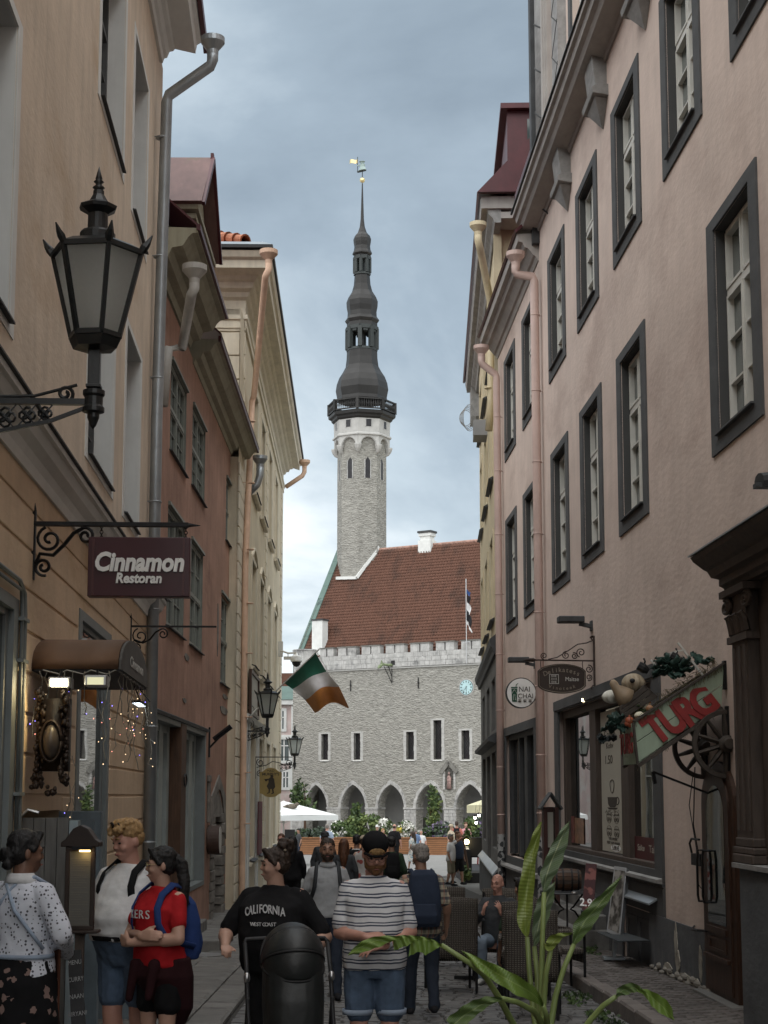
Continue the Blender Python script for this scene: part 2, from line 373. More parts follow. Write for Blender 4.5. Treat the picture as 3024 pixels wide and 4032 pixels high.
def stone_mesh(w, l, h, j=0.12, name='sett'):
 b = 0.16
 vs = []
 for z, k in ((-h, 1), (-0.02, 1), (0.0, 1 - b)):
  for sx, sy in ((-1, -1), (1, -1), (1, 1), (-1, 1)):
   vs.append((sx * w / 2 * k * (1 + ru(-j, j) * 0.5), sy * l / 2 * k * (1 + ru(-j, j) * 0.5), z + (ru(-0.006, 0.006) if z == 0 else 0)))
 fs = [(8, 9, 10, 11)] + [(i, (i + 1) % 4, (i + 1) % 4 + 4, i + 4) for i in range(4)] + [(i + 4, (i + 1) % 4 + 4, (i + 1) % 4 + 8, i + 8) for i in range(4)]
 m = bpy.data.meshes.new(name); m.from_pydata(vs, [], fs); m.update(); return m
def lay(kind, parent, mat, rows, meshes, stuff_name, h0):
 n = 0; rest = MB()
 for M in rows:
  me = random.choice(meshes)
  if n < 300:
   o = inst(kind, me, parent, M); n += 1
  else:
   rest.add([M @ v.co for v in me.vertices], [tuple(p.vertices) for p in me.polygons])
 if rest.v: tag(rest.build(stuff_name, mat, parent), kind='stuff')
def Mt(x, y, z, rz=0.0, s=(1, 1, 1)): return Matrix.Translation((x, y, z)) @ Matrix.Rotation(rz, 4, 'Z') @ Matrix.Diagonal((*s, 1))
sm = [stone_mesh(1, 1, 0.1, 0.2) for _ in range(8)]
for m in sm: m.materials.append(MT['sett'])
rows = []
y = 5.0 * K
while y < 26 * K:
 d = ru(0.115, 0.15); x = KL(y) + 0.03; xr = kerb_r(y) - 0.02
 while x < xr - 0.06:
  w = min(ru(0.13, 0.25), xr - x); a = y + 0.10 * math.sin((x + 1.4) * 0.9) + ru(-0.008, 0.008)
  if w > 0.06: rows.append(Mt(x + w / 2, a + d / 2, gz(a) + ru(-0.008, 0.008), ru(-0.04, 0.04), (w - 0.014, d - 0.014, 1)))
  x += w
 y += d
lay('sett', road, MT['sett'], rows, sm, 'far_setts', 0)
# left pavement, flush with the road behind a flat stone edge
g = MB(); gsheet(g, lambda y: KL(y) - 2.2, lambda y: KL(y), yk([-6, 0, 3, 5, 7, 9, 12, 16, 20, 26.1]), 0.0)
lp = tag(g.build('left_pavement', MT['joint']), kind='structure')
sl_m = [stone_mesh(1, 1, 0.05, 0.03, 'paving_slab') for _ in range(6)]
for m in sl_m: m.materials.append(MT['slab'])
rows = []
y = 4.2 * K
while y < 26 * K:
 d = ru(0.32, 0.62); x = KL(y) - 0.36; wl = (-2.02 - 0.1183 * y / K if y < 10.2 * K else -3.11 - 0.0144 * y / K) - 0.1
 while x > wl:
  w = min(ru(0.4, 0.95), x - wl + 0.1)
  rows.append(Mt(x - w / 2, y + d / 2, gz(y + d / 2) + 0.035 + ru(-0.006, 0.006), ru(-0.02, 0.02), (w - 0.02, d - 0.02, 1))); x -= w
 y += d
y = 4.2 * K
while y < 26 * K:
 d = ru(0.7, 1.15); rows.append(Mt(KL(y) - 0.175, y + d / 2, gz(y + d / 2) + 0.045, ru(-0.01, 0.01), (0.33, d - 0.02, 1))); y += d
lay('paving_slab', lp, MT['slab'], rows, sl_m, 'far_slabs', 0)
# right pavement with a real kerb
PH = 0.13
g = MB(); gsheet(g, lambda y: kerb_r(y) + 0.12, lambda y: kerb_r(y) + 1.35, yk([-6, 0, 3, 5, 7, 9, 12, 16, 18]), PH - 0.012)
rp = tag(g.build('right_pavement', MT['joint']), kind='structure')
pm = [stone_mesh(1, 1, 0.06, 0.02, 'paver') for _ in range(6)]
for m in pm: m.materials.append(MT['paver'])
rows = []; y = 6.0 * K; i = 0
while y < 16.6 * K:
 x = kerb_r(y) + 0.16 - (0.1 if i % 2 else 0)
 while x < kerb_r(y) + 1.15:
  rows.append(Mt(x + 0.1, y + 0.05, gz(y) + PH + ru(-0.004, 0.004), 0.04 + ru(-0.012, 0.012), (0.192, 0.094, 1))); x += 0.2
 y += 0.1; i += 1
lay('paver', rp, MT['paver'], rows, pm, 'far_pavers', 0)
km = [stone_mesh(1, 1, 0.3, 0.02, 'kerbstone') for _ in range(4)]
for m in km: m.materials.append(MT['kerbstone'])
y = 4.5 * K
while y < 17 * K:
 d = ru(0.75, 1.1); inst('kerbstone', random.choice(km), rp, Mt(kerb_r(y + d / 2) + 0.07, y + d / 2, gz(y + d / 2) + PH + 0.015 + ru(-0.006, 0.006), 0.04, (0.17, d - 0.012, 1))); y += d
# ---------------------------------------------------------------- pink house
pk = thing('pink_house', 'tall pink rendered house with dark grey window surrounds on the right of the street', 'house', RW, (8, 0, -2.1))
AW = [(5.96, 6.82), (7.37, 8.23), (8.82, 9.68), (10.21, 11.09), (11.64, 12.48), (13.29, 14.14), (14.69, 15.52)]
BW = [(3.6, 4.46), (6.47, 7.34), (8.79, 9.66), (10.2, 11.05), (11.61, 12.45), (13.33, 14.19), (14.70, 15.52)]
AW, BW = [[((a + b) / 2 - .43, (a + b) / 2 + .43) for a, b in L_] for L_ in (AW, BW)]
FW = 0.125
wins = [(a, b, 7.09, 9.3) for a, b in AW] + [(a, b, 3.4, 5.82) for a, b in BW]
ops = [(a + FW, b - FW, c + 0.17, d - FW, 0.30) for a, b, c, d in wins]
ops += [(8.75, 12.28, -0.92, 1.38, 0.22), (13.6, 15.72, -1.25, 1.3, 0.22), (8.98, 9.75, -2.3, -1.40, 0.02)]
main = [o for o in ops if o[0] < 13.0]; low = [o for o in ops if o[0] >= 13.0]
wall_mb(-3, 13.0, -2.45, 10.3, main).build('wall', MT['pink'], pk)
wall_mb(13.0, 16.1, -2.6, 9.95, low).build('wall', MT['pink'], pk)
mb = MB(); mb.box(-3, 16.1, -6, -0.66, -3.0, 9.9); mb.box(16.0, 16.1, -6, -0.002, -2.6, 9.9); mb.build('core', MT['darkgrey'], pk)
def pink_win(w, h):
 s = MB(); ring(s, -w / 2, w / 2, 0, h, FW, -0.004, 0.022); s.box(-w / 2, w / 2, -0.004, 0.02, FW, 0.17 + 0.0)
 s.box(-w / 2 + FW - 0.01, w / 2 - FW + 0.01, -0.02, 0.06, 0.165, 0.185)
 r = s.build('window', MT['greytrim'], None)
 ow, oz0, oz1 = w / 2 - FW, 0.17, h - FW
 q = MB()
 for x0, x1 in ((-ow, -ow + 0.004), (ow - 0.004, ow)): q.box(x0, x1, -0.18, -0.006, oz0, oz1)
 q.box(-ow + 0.004, ow - 0.004, -0.18, -0.006, oz1 - 0.004, oz1)
 q.build('reveal', MT['reveal'], r)
 fr = MB(); y0, y1 = -0.18, -0.11
 ring(fr, -ow + 0.005, ow - 0.005, oz0, oz1 - 0.005, 0.05, y0, y1, .024)
 tz = oz0 + (oz1 - oz0) * 0.68
 fr.box(-ow + 0.029, ow - 0.029, y0, y1 + 0.012, tz - 0.035, tz + 0.035); fr.box(-0.014, 0.014, y0, y1 + 0.006, oz0 + 0.05, tz - 0.035); fr.box(-0.01, 0.01, y0, y1, tz + 0.035, oz1 - 0.05)
 for sx in (-1, 1):
  for z0, z1, k in ((oz0 + 0.05, tz - 0.035, 3), (tz + 0.035, oz1 - 0.055, 1)):
   a, b = (0.014, ow - 0.029) if sx > 0 else (-ow + 0.029, -0.014)
   ring(fr, a, b, z0, z1, 0.03, y0 + 0.012, y1 + 0.022, .014)
   for i in range(1, k): zz = z0 + (z1 - z0) * i / k; fr.box(a + 0.014, b - 0.014, y0 + 0.03, y1 + 0.01, zz - 0.011, zz + 0.011)
 fr.build('sash', MT['whitewood'], r)
 for a, b, c, d in ((-ow + 0.04, -0.026, oz0 + 0.07, tz - 0.05), (0.026, ow - 0.04, oz0 + 0.07, tz - 0.05), (-ow + 0.04, -0.026, tz + 0.05, oz1 - 0.07), (0.026, ow - 0.04, tz + 0.05, oz1 - 0.07)):
  p = MB(); p.box(a, b, -0.162, -0.156, c, d); p.build('pane', MT['dimglass'], r)
 k = MB(); k.box(-ow, ow, -0.42, -0.40, oz0, oz1); k.build('curtain', MT['darkgrey'], r)
 return r
pw = {}
def place_win(house, builder, x0, x1, z0, z1, cache):
 key = (round(x1 - x0, 1), round(z1 - z0, 1))
 if key not in cache: cache[key] = o = builder(x1 - x0, z1 - z0); first = True
 else: o = copy_tree(cache[key])
 o.parent = house; b = house['_b']; o.location = ((x0 + x1) / 2 - b[0], -b[1], z0 - b[2])
 return o
for a, b, c, d in wins: place_win(pk, pink_win, a, b, c, d, pw)
# eaves of the tall part, with brackets
mb = MB(); sweep(mb, [(-0.1, 10.22), (0.03, 10.22), (0.05, 10.28), (0.30, 10.33), (0.34, 10.40), (0.40, 10.43), (0.42, 10.52), (0.47, 10.54), (0.47, 10.62), (-0.1, 10.66)], -3, 13.05)
mb.build('cornice', MT['cornicegrey'], pk)
mb = MB(); mb.box(-3, 13.08, 0.44, 0.50, 10.625, 10.65); mb.build('eaves_flashing', MT['black'], pk)
for s in (5.75, 7.15, 8.6, 9.96, 11.44):
 mb = MB(); sweep(mb, [(-0.02, 9.84), (0.16, 9.84), (0.22, 10.35), (-0.02, 10.35)], s - 0.14, s + 0.14)
 mb.add([(s - .14, 0.16, 9.84), (s - .14, 0.16, 10.2), (s - .14, .2, 10.2)], [])
 sweep(mb, [(-0.02, 9.68), (0.22, 9.72), (0.24, 9.80), (0.17, 9.85), (-0.02, 9.85)], s - 0.19, s + 0.19)
 mb.add([(s - 0.15, 0, 9.68), (s + 0.15, 0, 9.68), (s + 0.15, 0.18, 9.70), (s - 0.15, 0.18, 9.70), (s, 0.0, 9.36), (s, 0.02, 9.36)], [(0, 1, 4), (1, 2, 5, 4), (2, 3, 5), (3, 0, 4, 5)])
 mb.build('bracket', MT['greystone'], pk, bevel=0.006)
# storey above the eaves
mb = wall_mb(-3, 12.55, 10.6, 17.5, [(10.75, 11.45, 11.2, 13.4, .2), (9.0, 9.7, 11.2, 13.4, .2)], .2, y=-0.12); mb.build('upper_wall', MT['pink'], pk)
mb = MB(); mb.box(-3, 13.0, -5, -0.4, 10.6, 17.4); mb.build('upper_core', MT['darkgrey'], pk)
mb = MB(); mb.box(12.95, 13.06, -2.0, 0.13, 10.0, 17.5); mb.build('edge_flashing', MT['darkgrey'], pk)
mb = MB(); mb.lathe([(0.24, 0), (0.24, 6.9)], (12.68, -0.12, 10.6), 24); co = mb.build('corner_column', MT['greystone'], pk, smooth=True)
for k in range(10):
 pts = [(12.68 + 0.243 * math.sin(a), -0.12 + 0.243 * math.cos(a), 10.5 + k * 0.85 + a * 0.32) for a in [i * 0.2 - 1.6 for i in range(17)]]
 MB().tube(pts, 0.012, 5).build('groove', MT['reveal'], co, loc=(0, 0, 0))
mb = MB()
for i in range(3): mb.box(12.36 - i * 0.03, 12.44 - i * 0.03, -0.13, 0.10 - i * 0.03, 10.6, 17.4)
mb.build('mouldings', MT['cornicegrey'], pk)
mb = MB(); mb.box(11.75, 12.05, -0.13, 0.03, 10.6, 17.4); pl = mb.build('pilaster', MT['greystone'], pk)
for k in range(9):
 z = 10.7 + k * 0.75; m = MB(); m.bar((11.76, 0.033, z), (12.04, 0.033, z + 0.4), 0.012); m.bar((11.76, 0.033, z + 0.8), (12.04, 0.033, z + 0.4), 0.012); m.build('groove', MT['reveal'], pl, loc=(0, 0, 0))
mb = MB(); ring(mb, 10.65, 11.55, 11.1, 13.5, 0.1, -0.12, -0.08); ring(mb, 8.9, 9.8, 11.1, 13.5, 0.1, -0.12, -0.08); mb.build('upper_surrounds', MT['greytrim'], pk)
for a, b in ((10.75, 11.45), (9.0, 9.7)):
 mb = MB(); ring(mb, a, b, 11.2, 13.4, 0.06, -0.3, -0.24); w = mb.build('window', MT['whitewood'], pk); MB().box(a + .06, b - .06, -.28, -.27, 11.26, 13.34).build('pane', MT['dimglass'], w, loc=(0, 0, 0))
# lower wing eaves and roof
prof = [(-0.1, 9.72), (0.02, 9.72), (0.06, 9.80), (0.10, 9.82), (0.20, 9.95), (0.26, 9.97), (0.30, 10.06), (0.38, 10.08), (0.40, 10.22), (-0.1, 10.24)]
mb = MB(); sweep(mb, prof, 13.02, 16.1); mb.build('cornice', MT['cornicegrey'], pk)
mb = MB(); mb.add([(12.98, 0.44, 10.24), (16.15, 0.44, 10.24), (16.15, -3.5, 13.6), (12.98, -3.5, 13.6)], [(0, 1, 2, 3)]); rf = mb.build('roof', MT['redmetal'], pk, solid=0.05)
for i in range(6):
 m = MB(); s = 13.2 + i * 0.52; m.bar((s, 0.44, 10.27), (s, -3.5, 13.63), 0.03); m.build('seam', MT['redmetal'], rf, loc=(0, 0, 0))
mb = MB(); mb.box(13.3, 14.3, -1.6, -0.05, 10.6, 12.0); mb.box(13.2, 14.4, -1.7, 0.05, 12.0, 12.12); d_ = mb.build('dormer', MT['redmetal'], pk); MB().box(13.45, 14.15, -.06, -.03, 10.9, 11.8).build('pane', MT['dimglass'], d_, loc=(0, 0, 0))
# ground floor: big shop window
mb = MB(); ring(mb, 8.6, 12.42, -1.05, 1.56, 0.19, 0.0, 0.035); mb.box(8.62, 12.4, 0.0, 0.05, 1.40, 1.55); sf = mb.build('shopfront', MT['greytrim'], pk)
mb = MB()
for a, b in ((8.79, 8.9), (9.70, 9.93), (10.82, 11.06), (12.12, 12.23)): mb.box(a, b, -0.18, -0.06, -0.86, 1.37)
mb.box(8.79, 12.23, -0.2, -0.05, 1.25, 1.37); mb.box(8.79, 12.23, -0.2, 0.0, -0.9, -0.8)
mb.build('post_frame', MT['brownwood'], sf, loc=(0, 0, 0))
for a, b in ((8.9, 9.70), (11.06, 12.12), (9.93, 10.82)): MB().box(a, b, -0.15, -0.14, -0.8, 1.25).build('pane', MT['shopglass'], sf, loc=(0, 0, 0))
for o in list(sf.children): o.location = (0, 0, 0)
mb = MB(); mb.box(10.0, 10.78, -0.128, -0.122, -0.78, 1.2); po = mb.build('poster', PAPER, pk)
INK = mk('ink', (0.055, 0.045, 0.035), 0.8); GREYINK = mk('greyink', (0.17, 0.155, 0.13), 0.8)
def ptxt(s, z, size, x=10.39, m=INK, par=po, y=-0.119, **k):
 o = text(s, None, m, size, (x, y, z), (-1, 0, 0), ext=0.001, **k); o.parent = par; return o
ptxt('Coffee', 0.86, 0.15, 10.45); ptxt('Kohv', 0.70, 0.12, 10.45); ptxt('1.50', 0.50, 0.17, 10.5)
mb = MB(); mb.T = None
mb.prism([(10.22, -0.02), (10.24, -0.12), (10.30, -0.16), (10.48, -0.16), (10.54, -0.12), (10.56, -0.02)], -0.121, -0.1195); mb.prism([(10.2, -0.165), (10.58, -0.165), (10.52, -0.19), (10.26, -0.19)], -0.121, -0.1195)
mb.tube([(10.22 - .06 * math.sin(a), -.12, -.07 + .05 * math.cos(a)) for a in [i * .35 for i in range(10)]], .008, 5)
for s_ in (-1, 1): mb.tube([(10.39 + s_ * 0.07 * math.sin(t) * (1 + .2 * math.cos(t)), -0.12, 0.14 + 0.08 * math.cos(t) * (1 if t < 1.6 else 1.3)) for t in [i * 0.31 for i in range(11)]], 0.006, 5)
for i in range(46): mb.prism([(a + ru(-.018, .018), z + ru(-.012, .012)) for a, z in [(lambda c: (c[0], c[1]))((ru(10.12, 10.66), ru(-0.28, -0.2)))] for _ in range(4)], -0.121, -0.1195)
mb.build('coffee_print', INK, po, loc=(0, 0, 0))
for zz in (-0.36, -0.36 - 0.0):
 pass
for r in range(2):
 for c_ in range(2):
  x, z = 10.52 - c_ * 0.26, -0.42 - r * 0.2 + 0.12
  m = MB()
  for q in (-1, 1): m.tube([(x + q * 0.035 + 0.028 * math.cos(a), -0.12, z - 0.03 + 0.028 * math.sin(a)) for a in [i * 0.63 for i in range(11)]], 0.004, 4); m.ell((x + q * .035, -.12, z - .03), (.008, .002, .008), 6, 4)
  m.tube([(x + 0.09 * math.cos(a), -0.12, z + 0.085 * math.sin(a)) for a in [i * 0.42 for i in range(16)]], 0.002, 4)
  m.build('badge_print', INK, po, loc=(0, 0, 0)); ptxt('EXCELLENCE', z + 0.035, 0.026, x)
ptxt('TERE SPECIAL', -0.60 + 0.0, 0.05); ptxt('TERE HAM PANINI', -0.655, 0.055, shear=0.2)
m = MB(); m.prism([(10.3 + .17 * math.cos(a), -.72 + .05 * math.sin(a)) for a in [i * .4 for i in range(16)]], -.121, -.119); m.build('price_oval', MT['white'], po, loc=(0, 0, 0))
ptxt('5.90 \u20ac', -0.72, 0.085, 10.3, y=-0.117, bold=0.002)
# lower strip with dark print, candle shelf and sill
m = MB(); m.box(8.92, 9.68, -0.13, -0.12, -0.8, -0.52); b_ = m.build('beer_strip', mk('maroon', (0.075, 0.012, 0.014), 0.5), pk)
ptxt('Tallinn', -0.66, 0.13, 9.1, PAPER, b_); ptxt('Saku', -0.66, 0.11, 9.5, PAPER, b_)
m = MB(); m.box(8.6, 8.79, 0, .03, -1.40, -1.06); m.box(8.79, 12.4, 0, .025, -1.38, -1.06); m.build('apron', MT['greytrim'], pk)
m = MB(); sweep(m, [(0.0, -1.02), (0.10, -1.0), (0.10, -0.96), (-0.05, -0.93)], 8.6, 12.4); m.build('sill', MT['greystone'], pk)
m = MB(); sweep(m, [(0.0, -1.20), (0.13, -1.27), (0.13, -1.25), (0.0, -1.175)], 8.75, 9.85); m.build('basement_hood', MT['zinc'], pk)
m = MB(); m.box(8.98, 9.75, -0.04, -0.019, -2.3, -1.4); bd = m.build('basement_door', MT['darkgrey'], pk)
m = MB(); ring(m, 9.02, 9.36, -2.2, -1.5, .05, -.019, -.003); ring(m, 9.38, 9.72, -2.2, -1.5, .05, -.019, -.003); m.build('panel', MT['greytrim'], bd, loc=(0, 0, 0))
for s0, s1, t0 in ((7.66, 8.97, -1.385), (9.76, 16.1, -1.385)):
 m = MB(); n_ = 26
 def wob(i): return 0.012 + 0.012 * math.sin(i * 1.7) + 0.006 * math.sin(i * 3.9)
 m.grid(lambda u, v: (s0 + (s1 - s0) * u, 0.012 + (0.01 * math.sin(u * 37) + 0.008 * math.sin(u * 91 + v * 5)) * (1 - v) + .012, -2.55 + (t0 + 2.55) * v), n_, 6)
 m.build('dado', MT['dado'], pk, solid=0.02)
mk('rubble', (0.20, 0.185, 0.16), 0.95, var=0.35, sc=7, bump=0.8, bsc=14)
mk('peel', (0.36, 0.335, 0.28), 0.95, var=0.25, sc=9, bump=0.6, bsc=20)
for (s, z, w, h) in ((8.3, -1.62, .035, .22), (8.5, -1.93, .10, .07), (8.1, -1.95, .14, .06), (7.78, -1.72, .03, .2), (7.9, -1.95, .1, .06), (8.27, -1.8, .05, .12)):
 m = MB(); m.prism([(s + w * math.cos(a) * ru(.7, 1.15), z + h * math.sin(a) * ru(.75, 1.1)) for a in [i * .24 for i in range(26)]], 0.03, 0.043); m.build('bare_plaster', MT['peel'], pk)
for i in range(26):
 s = 7.6 + i * .085 + ru(-.02, .02)
 if 8.95 < s < 9.8: continue
 m = MB(); m.ell((s, .03, go(s) + .15 + ru(-.02, .05)), (ru(.035, .06), .05, ru(.025, .045)), 7, 5); m.build('footing_stone', MT['rubble'], pk)
# second shop window
m = MB(); ring(m, 13.45, 15.85, -1.4, 1.42, 0.17, 0.0, 0.03); s2 = m.build('shopfront', MT['greytrim'], pk)
m = MB()
for a, b in ((13.62, 13.72), (14.35, 14.55), (14.9, 15.0), (15.6, 15.7)): m.box(a, b, -0.16, -0.06, -1.2, 1.28)
m.box(13.62, 15.7, -0.17, -0.05, 1.15, 1.28); m.build('post_frame', MT['darkgrey'], s2);
for a, b in ((13.72, 14.35), (14.55, 14.9), (15.0, 15.6)): MB().box(a, b, -0.14, -0.13, -1.2, 1.15).build('pane', MT['shopglass'], s2)
for o in list(s2.children): o.location = (0, 0, 0)
m = MB(); sweep(m, [(0.0, -1.5), (0.14, -1.46), (0.14, -1.42), (0, -1.38)], 13.4, 15.95); m.build('sill', MT['greystone'], pk)
# pointed door
def arch_poly(x0, x1, z0, zs, za, n=7):
 c = (x0 + x1) / 2; w = (x1 - x0) / 2; L = [(x0, z0), (x0, zs)]
 for i in range(1, n + 1): t = i / n; L.append((x0 + w * (1 - math.cos(t * math.pi / 2)) , zs + (za - zs) * math.sin(t * math.pi / 2)))
 for i in range(n - 1, -1, -1): t = i / n; L.append((x1 - w * (1 - math.cos(t * math.pi / 2)), zs + (za - zs) * math.sin(t * math.pi / 2)))
 return L + [(x1, z0)]
m = MB(); m.prism(arch_poly(7.08, 7.68, -1.98, -0.1, 0.34), -0.02, 0.045); dr = m.build('door', MT['doorwood'], pk, bevel=0.008)
m = MB(); m.prism(arch_poly(7.15, 7.61, -1.9, -0.14, 0.25), 0.045, 0.065); m.build('leaf', MT['doorwood'], dr, loc=(0, 0, 0))
m = MB(); m.prism(arch_poly(7.22, 7.54, -1.25, -0.18, 0.10), 0.0652, 0.069); m.build('pane', MT['glass'], dr, loc=(0, 0, 0))
m = MB(); m.box(7.2, 7.56, .065, .09, -1.34, -1.28); m.box(7.16, 7.6, .065, .1, -1.6, -1.56); ring(m, 7.22, 7.54, -1.52, -1.38, .03, .065, .08); m.build('rail', MT['doorwood'], dr, loc=(0, 0, 0))
m = MB()
for q in (7.5, 7.6): m.tube([(q, .07, -.55), (q, .13, -.55), (q, .14, -.65), (q, .14, -1.0), (q, .13, -1.06), (q, .07, -1.06)], .012, 6)
m.tube([(7.57, .07, -1.35), (7.66, .12, -1.36), (7.82, .1, -1.38), (7.9, .03, -1.36)], .012, 6); m.build('handle', MT['iron'], dr, loc=(0, 0, 0))
m = MB(); m.box(7.0, 7.72, 0.0, 0.16, -2.06, -1.95); m.build('doorstep', MT['stonestep'], pk, bevel=.01)
m = MB(); m.tube([(7.83, .02, .3), (7.85, .04, -.3), (7.78, .03, -.6)], .006, 5); m.tube([(7.86, .03, .2), (7.93, .04, -.1), (7.8, .04, -.55), (7.78, .05, -.9), (7.72, .04, -.95)], .005, 5); m.box(7.68, 7.86, .01, .07, -.72, -.6); m.tube([(7.7, .06, -.45), (7.86, .06, -.45), (7.9, .06, -.5), (7.88, .05, -.6)], .012, 6); m.build('cable', MT['iron'], pk)
# steps up to the shop
for i, (a, b, d, zt) in enumerate(((10.2, 12.1, 0.62, -1.82), (10.3, 12.0, 0.36, -1.63), (10.4, 11.9, 0.14, -1.45))):
 m = MB(); m.box(a, b, 0.02, d, -2.3, zt); m.build('step', MT['stonestep'], pk, bevel=.015)
# brown timber shopfront nearest the camera
bs = thing('timber_shopfront', 'dark brown timber shopfront with carved capital and heavy cornice on the pink wall', 'shopfront', RW, (6, 0.2, -2))
m = MB(); sweep(m, [(0, 1.83), (0.33, 1.83), (0.35, 1.86), (0.38, 1.88), (0.38, 1.94), (0.44, 1.96), (0.47, 2.02), (0.50, 2.04), (0.58, 2.12), (0.60, 2.16), (0, 2.21)], -2.5, 6.5, 0, 0.32); m.build('cornice', MT['brownwood'], bs)
m = MB(); sweep(m, [(0, 2.215), (0.62, 2.165), (0.62, 2.18), (0, 2.23)], -2.5, 6.5, 0, 0.32); m.build('flashing', MT['zinc'], bs)
m = MB(); m.box(-2.5, 6.58, 0.0, 0.27, 1.82, 1.835); m.box(-2.5, 6.3, 0.0, 0.22, -0.6, 1.82); ring(m, 5.2, 6.22, -.4, 1.6, .12, .22, .25); m.build('panelling', MT['brownwood'], bs)
m = MB(); m.box(6.32, 6.56, 0.0, 0.31, -0.42, 1.34)
for q in (6.36, 6.44, 6.52): m.box(q - .015, q + .015, .31, .325, -.3, 1.3)
m.build('pilaster', MT['brownwood'], bs)
m = MB(); m.box(6.29, 6.58, 0, .35, -.58, -.5); m.box(6.29, 6.59, 0, .34, -.5, -.44); m.box(6.31, 6.57, 0, .325, -.44, -.36); m.build('base', MT['brownwood'], bs, bevel=.012)
m = MB(); m.box(6.29, 6.59, 0, .34, 1.34, 1.40); m.box(6.33, 6.55, 0, .31, 1.40, 1.76); m.box(6.25, 6.63, 0, .38, 1.76, 1.82)
for q in (6.34, 6.44, 6.54): m.tube([(q, .31, 1.42), (q, .33, 1.52), (q, .36, 1.58), (q, .38, 1.56)], [.035, .035, .025, .012], 7)
for q in (.06, .18, .30): m.tube([(6.56, q, 1.42), (6.58, q, 1.52), (6.61, q, 1.58), (6.63, q, 1.56)], [.035, .035, .025, .012], 7)
for sx in (6.3, 6.6):
 m.tube(spiral((sx, 1.68), .075, .012, 1.6, 1.2, lambda a, b: (a, .33, b)), .02, 6)
for q in (.08, .28): m.tube(spiral((q, 1.68), .075, .012, 1.6, 1.2, lambda a, b: (6.6, a, b)), .02, 6)
m.build('capital', MT['brownwood'], bs)
m = MB(); m.box(-2.5, 6.5, 0.0, 0.335, -2.4, -0.62); m.build('plinth', MT['dado'], bs); m = MB(); m.box(-2.5, 6.56, 0.0, 0.37, -0.62, -0.58); m.build('ledge', MT['greystone'], bs)
# ---------------------------------------------------------------- downpipes
def downpipe(name, label, fr, pts, r, hop, mat, rings=(), group=None, dark=None):
 for A_, B_ in UNS:
  if fr is A_: fr = B_; pts = [(p_[0] * KX, p_[1], p_[2]) for p_ in pts]; hop = (hop[0] * KX,) + tuple(hop[1:])
 P0 = pts[-1]; t = thing('downpipe', label, 'drainpipe', fr, P0, group)
 MB().tube(pts, r, 14).build('pipe', mat, t, smooth=True)
 hx, hy, hz, hr = hop
 if hr: MB().lathe([(r, -hr * 1.15), (r * 1.05, -hr * .75), (hr * .96, -hr * .15), (hr, -hr * .1), (hr, hr * .35), (hr * .93, hr * .35), (hr * .9, 0.0), (r * .7, -hr * .6)], (hx, hy, hz), 20).build('hopper', mat, t, smooth=False)
 for z in rings:
  m = MB(); m.lathe([(r + .006, -.012), (r + .012, 0), (r + .006, .012)], (P0[0], P0[1], z), 14); m.bar((P0[0] + r, P0[1], z), (P0[0] + r * .6, 0, z), .012); m.build('clip', dark or mat, t)
 return t
pa1, pa2 = hit(RW, 2123, 2500, .12).x, hit(RW, 1966, 2500, .12).x
p = hit(RW, 2030, 1006, .46); q = hit(RW, 2101, 1101, .13)
downpipe('dp', 'pink downpipe between the two parts of the pink house with oval sign on it', RW, [(p.x, .46, p.z - .08), (p.x, .46, p.z - .30), (p.x + .0, .44, p.z - .36), (pa1, .15, q.z + .03), (pa1, .13, q.z - .05), (pa1, .12, 4), (pa1, .12, go(13.4) + .1)], .078, (p.x, .46, p.z, .17), MT['pinkpipe'], [8.6, 7.2, 5.9, 4.6, 3.2, 1.9, 0.7, -.3], 'pink downpipes')
p = hit(RW, 1895, 1372, .46); q = hit(RW, 1956, 1476, .13)
downpipe('dp', 'pink downpipe on the far corner of the pink house', RW, [(p.x, .46, p.z - .08), (p.x, .46, p.z - .30), (p.x, .44, p.z - .36), (pa2, .15, q.z + .03), (pa2, .13, q.z - .05), (pa2, .12, 4), (pa2, .12, go(16.2) + .1)], .078, (p.x, .46, p.z, .17), MT['pinkpipe'], [8.2, 7, 5.6, 4.3, 3.0, 1.8, 0.6, -.4], 'pink downpipes')
STK = custom('stickers', lambda n, co, b, t: mixc(n, mth(n, 'GREATER_THAN', n('ShaderNodeTexVoronoi', {'Vector': co, 'Scale': 14.0}).outputs['Color'], 0.45), (0.05, 0.052, 0.055), (0.34, 0.34, 0.33)))
for s in (pa1, pa2):
 m = MB(); m.lathe([(.0805, 0), (.0805, 1.25)], (s * KX, .12, go(s) + .35), 14, caps=False); o = m.build('sticker_wrap', STK, [c for c in bpy.data.objects if c.name.startswith('downpipe') and c.parent is None and abs(c['_b'][0] - s * KX) < .1][0], smooth=True)
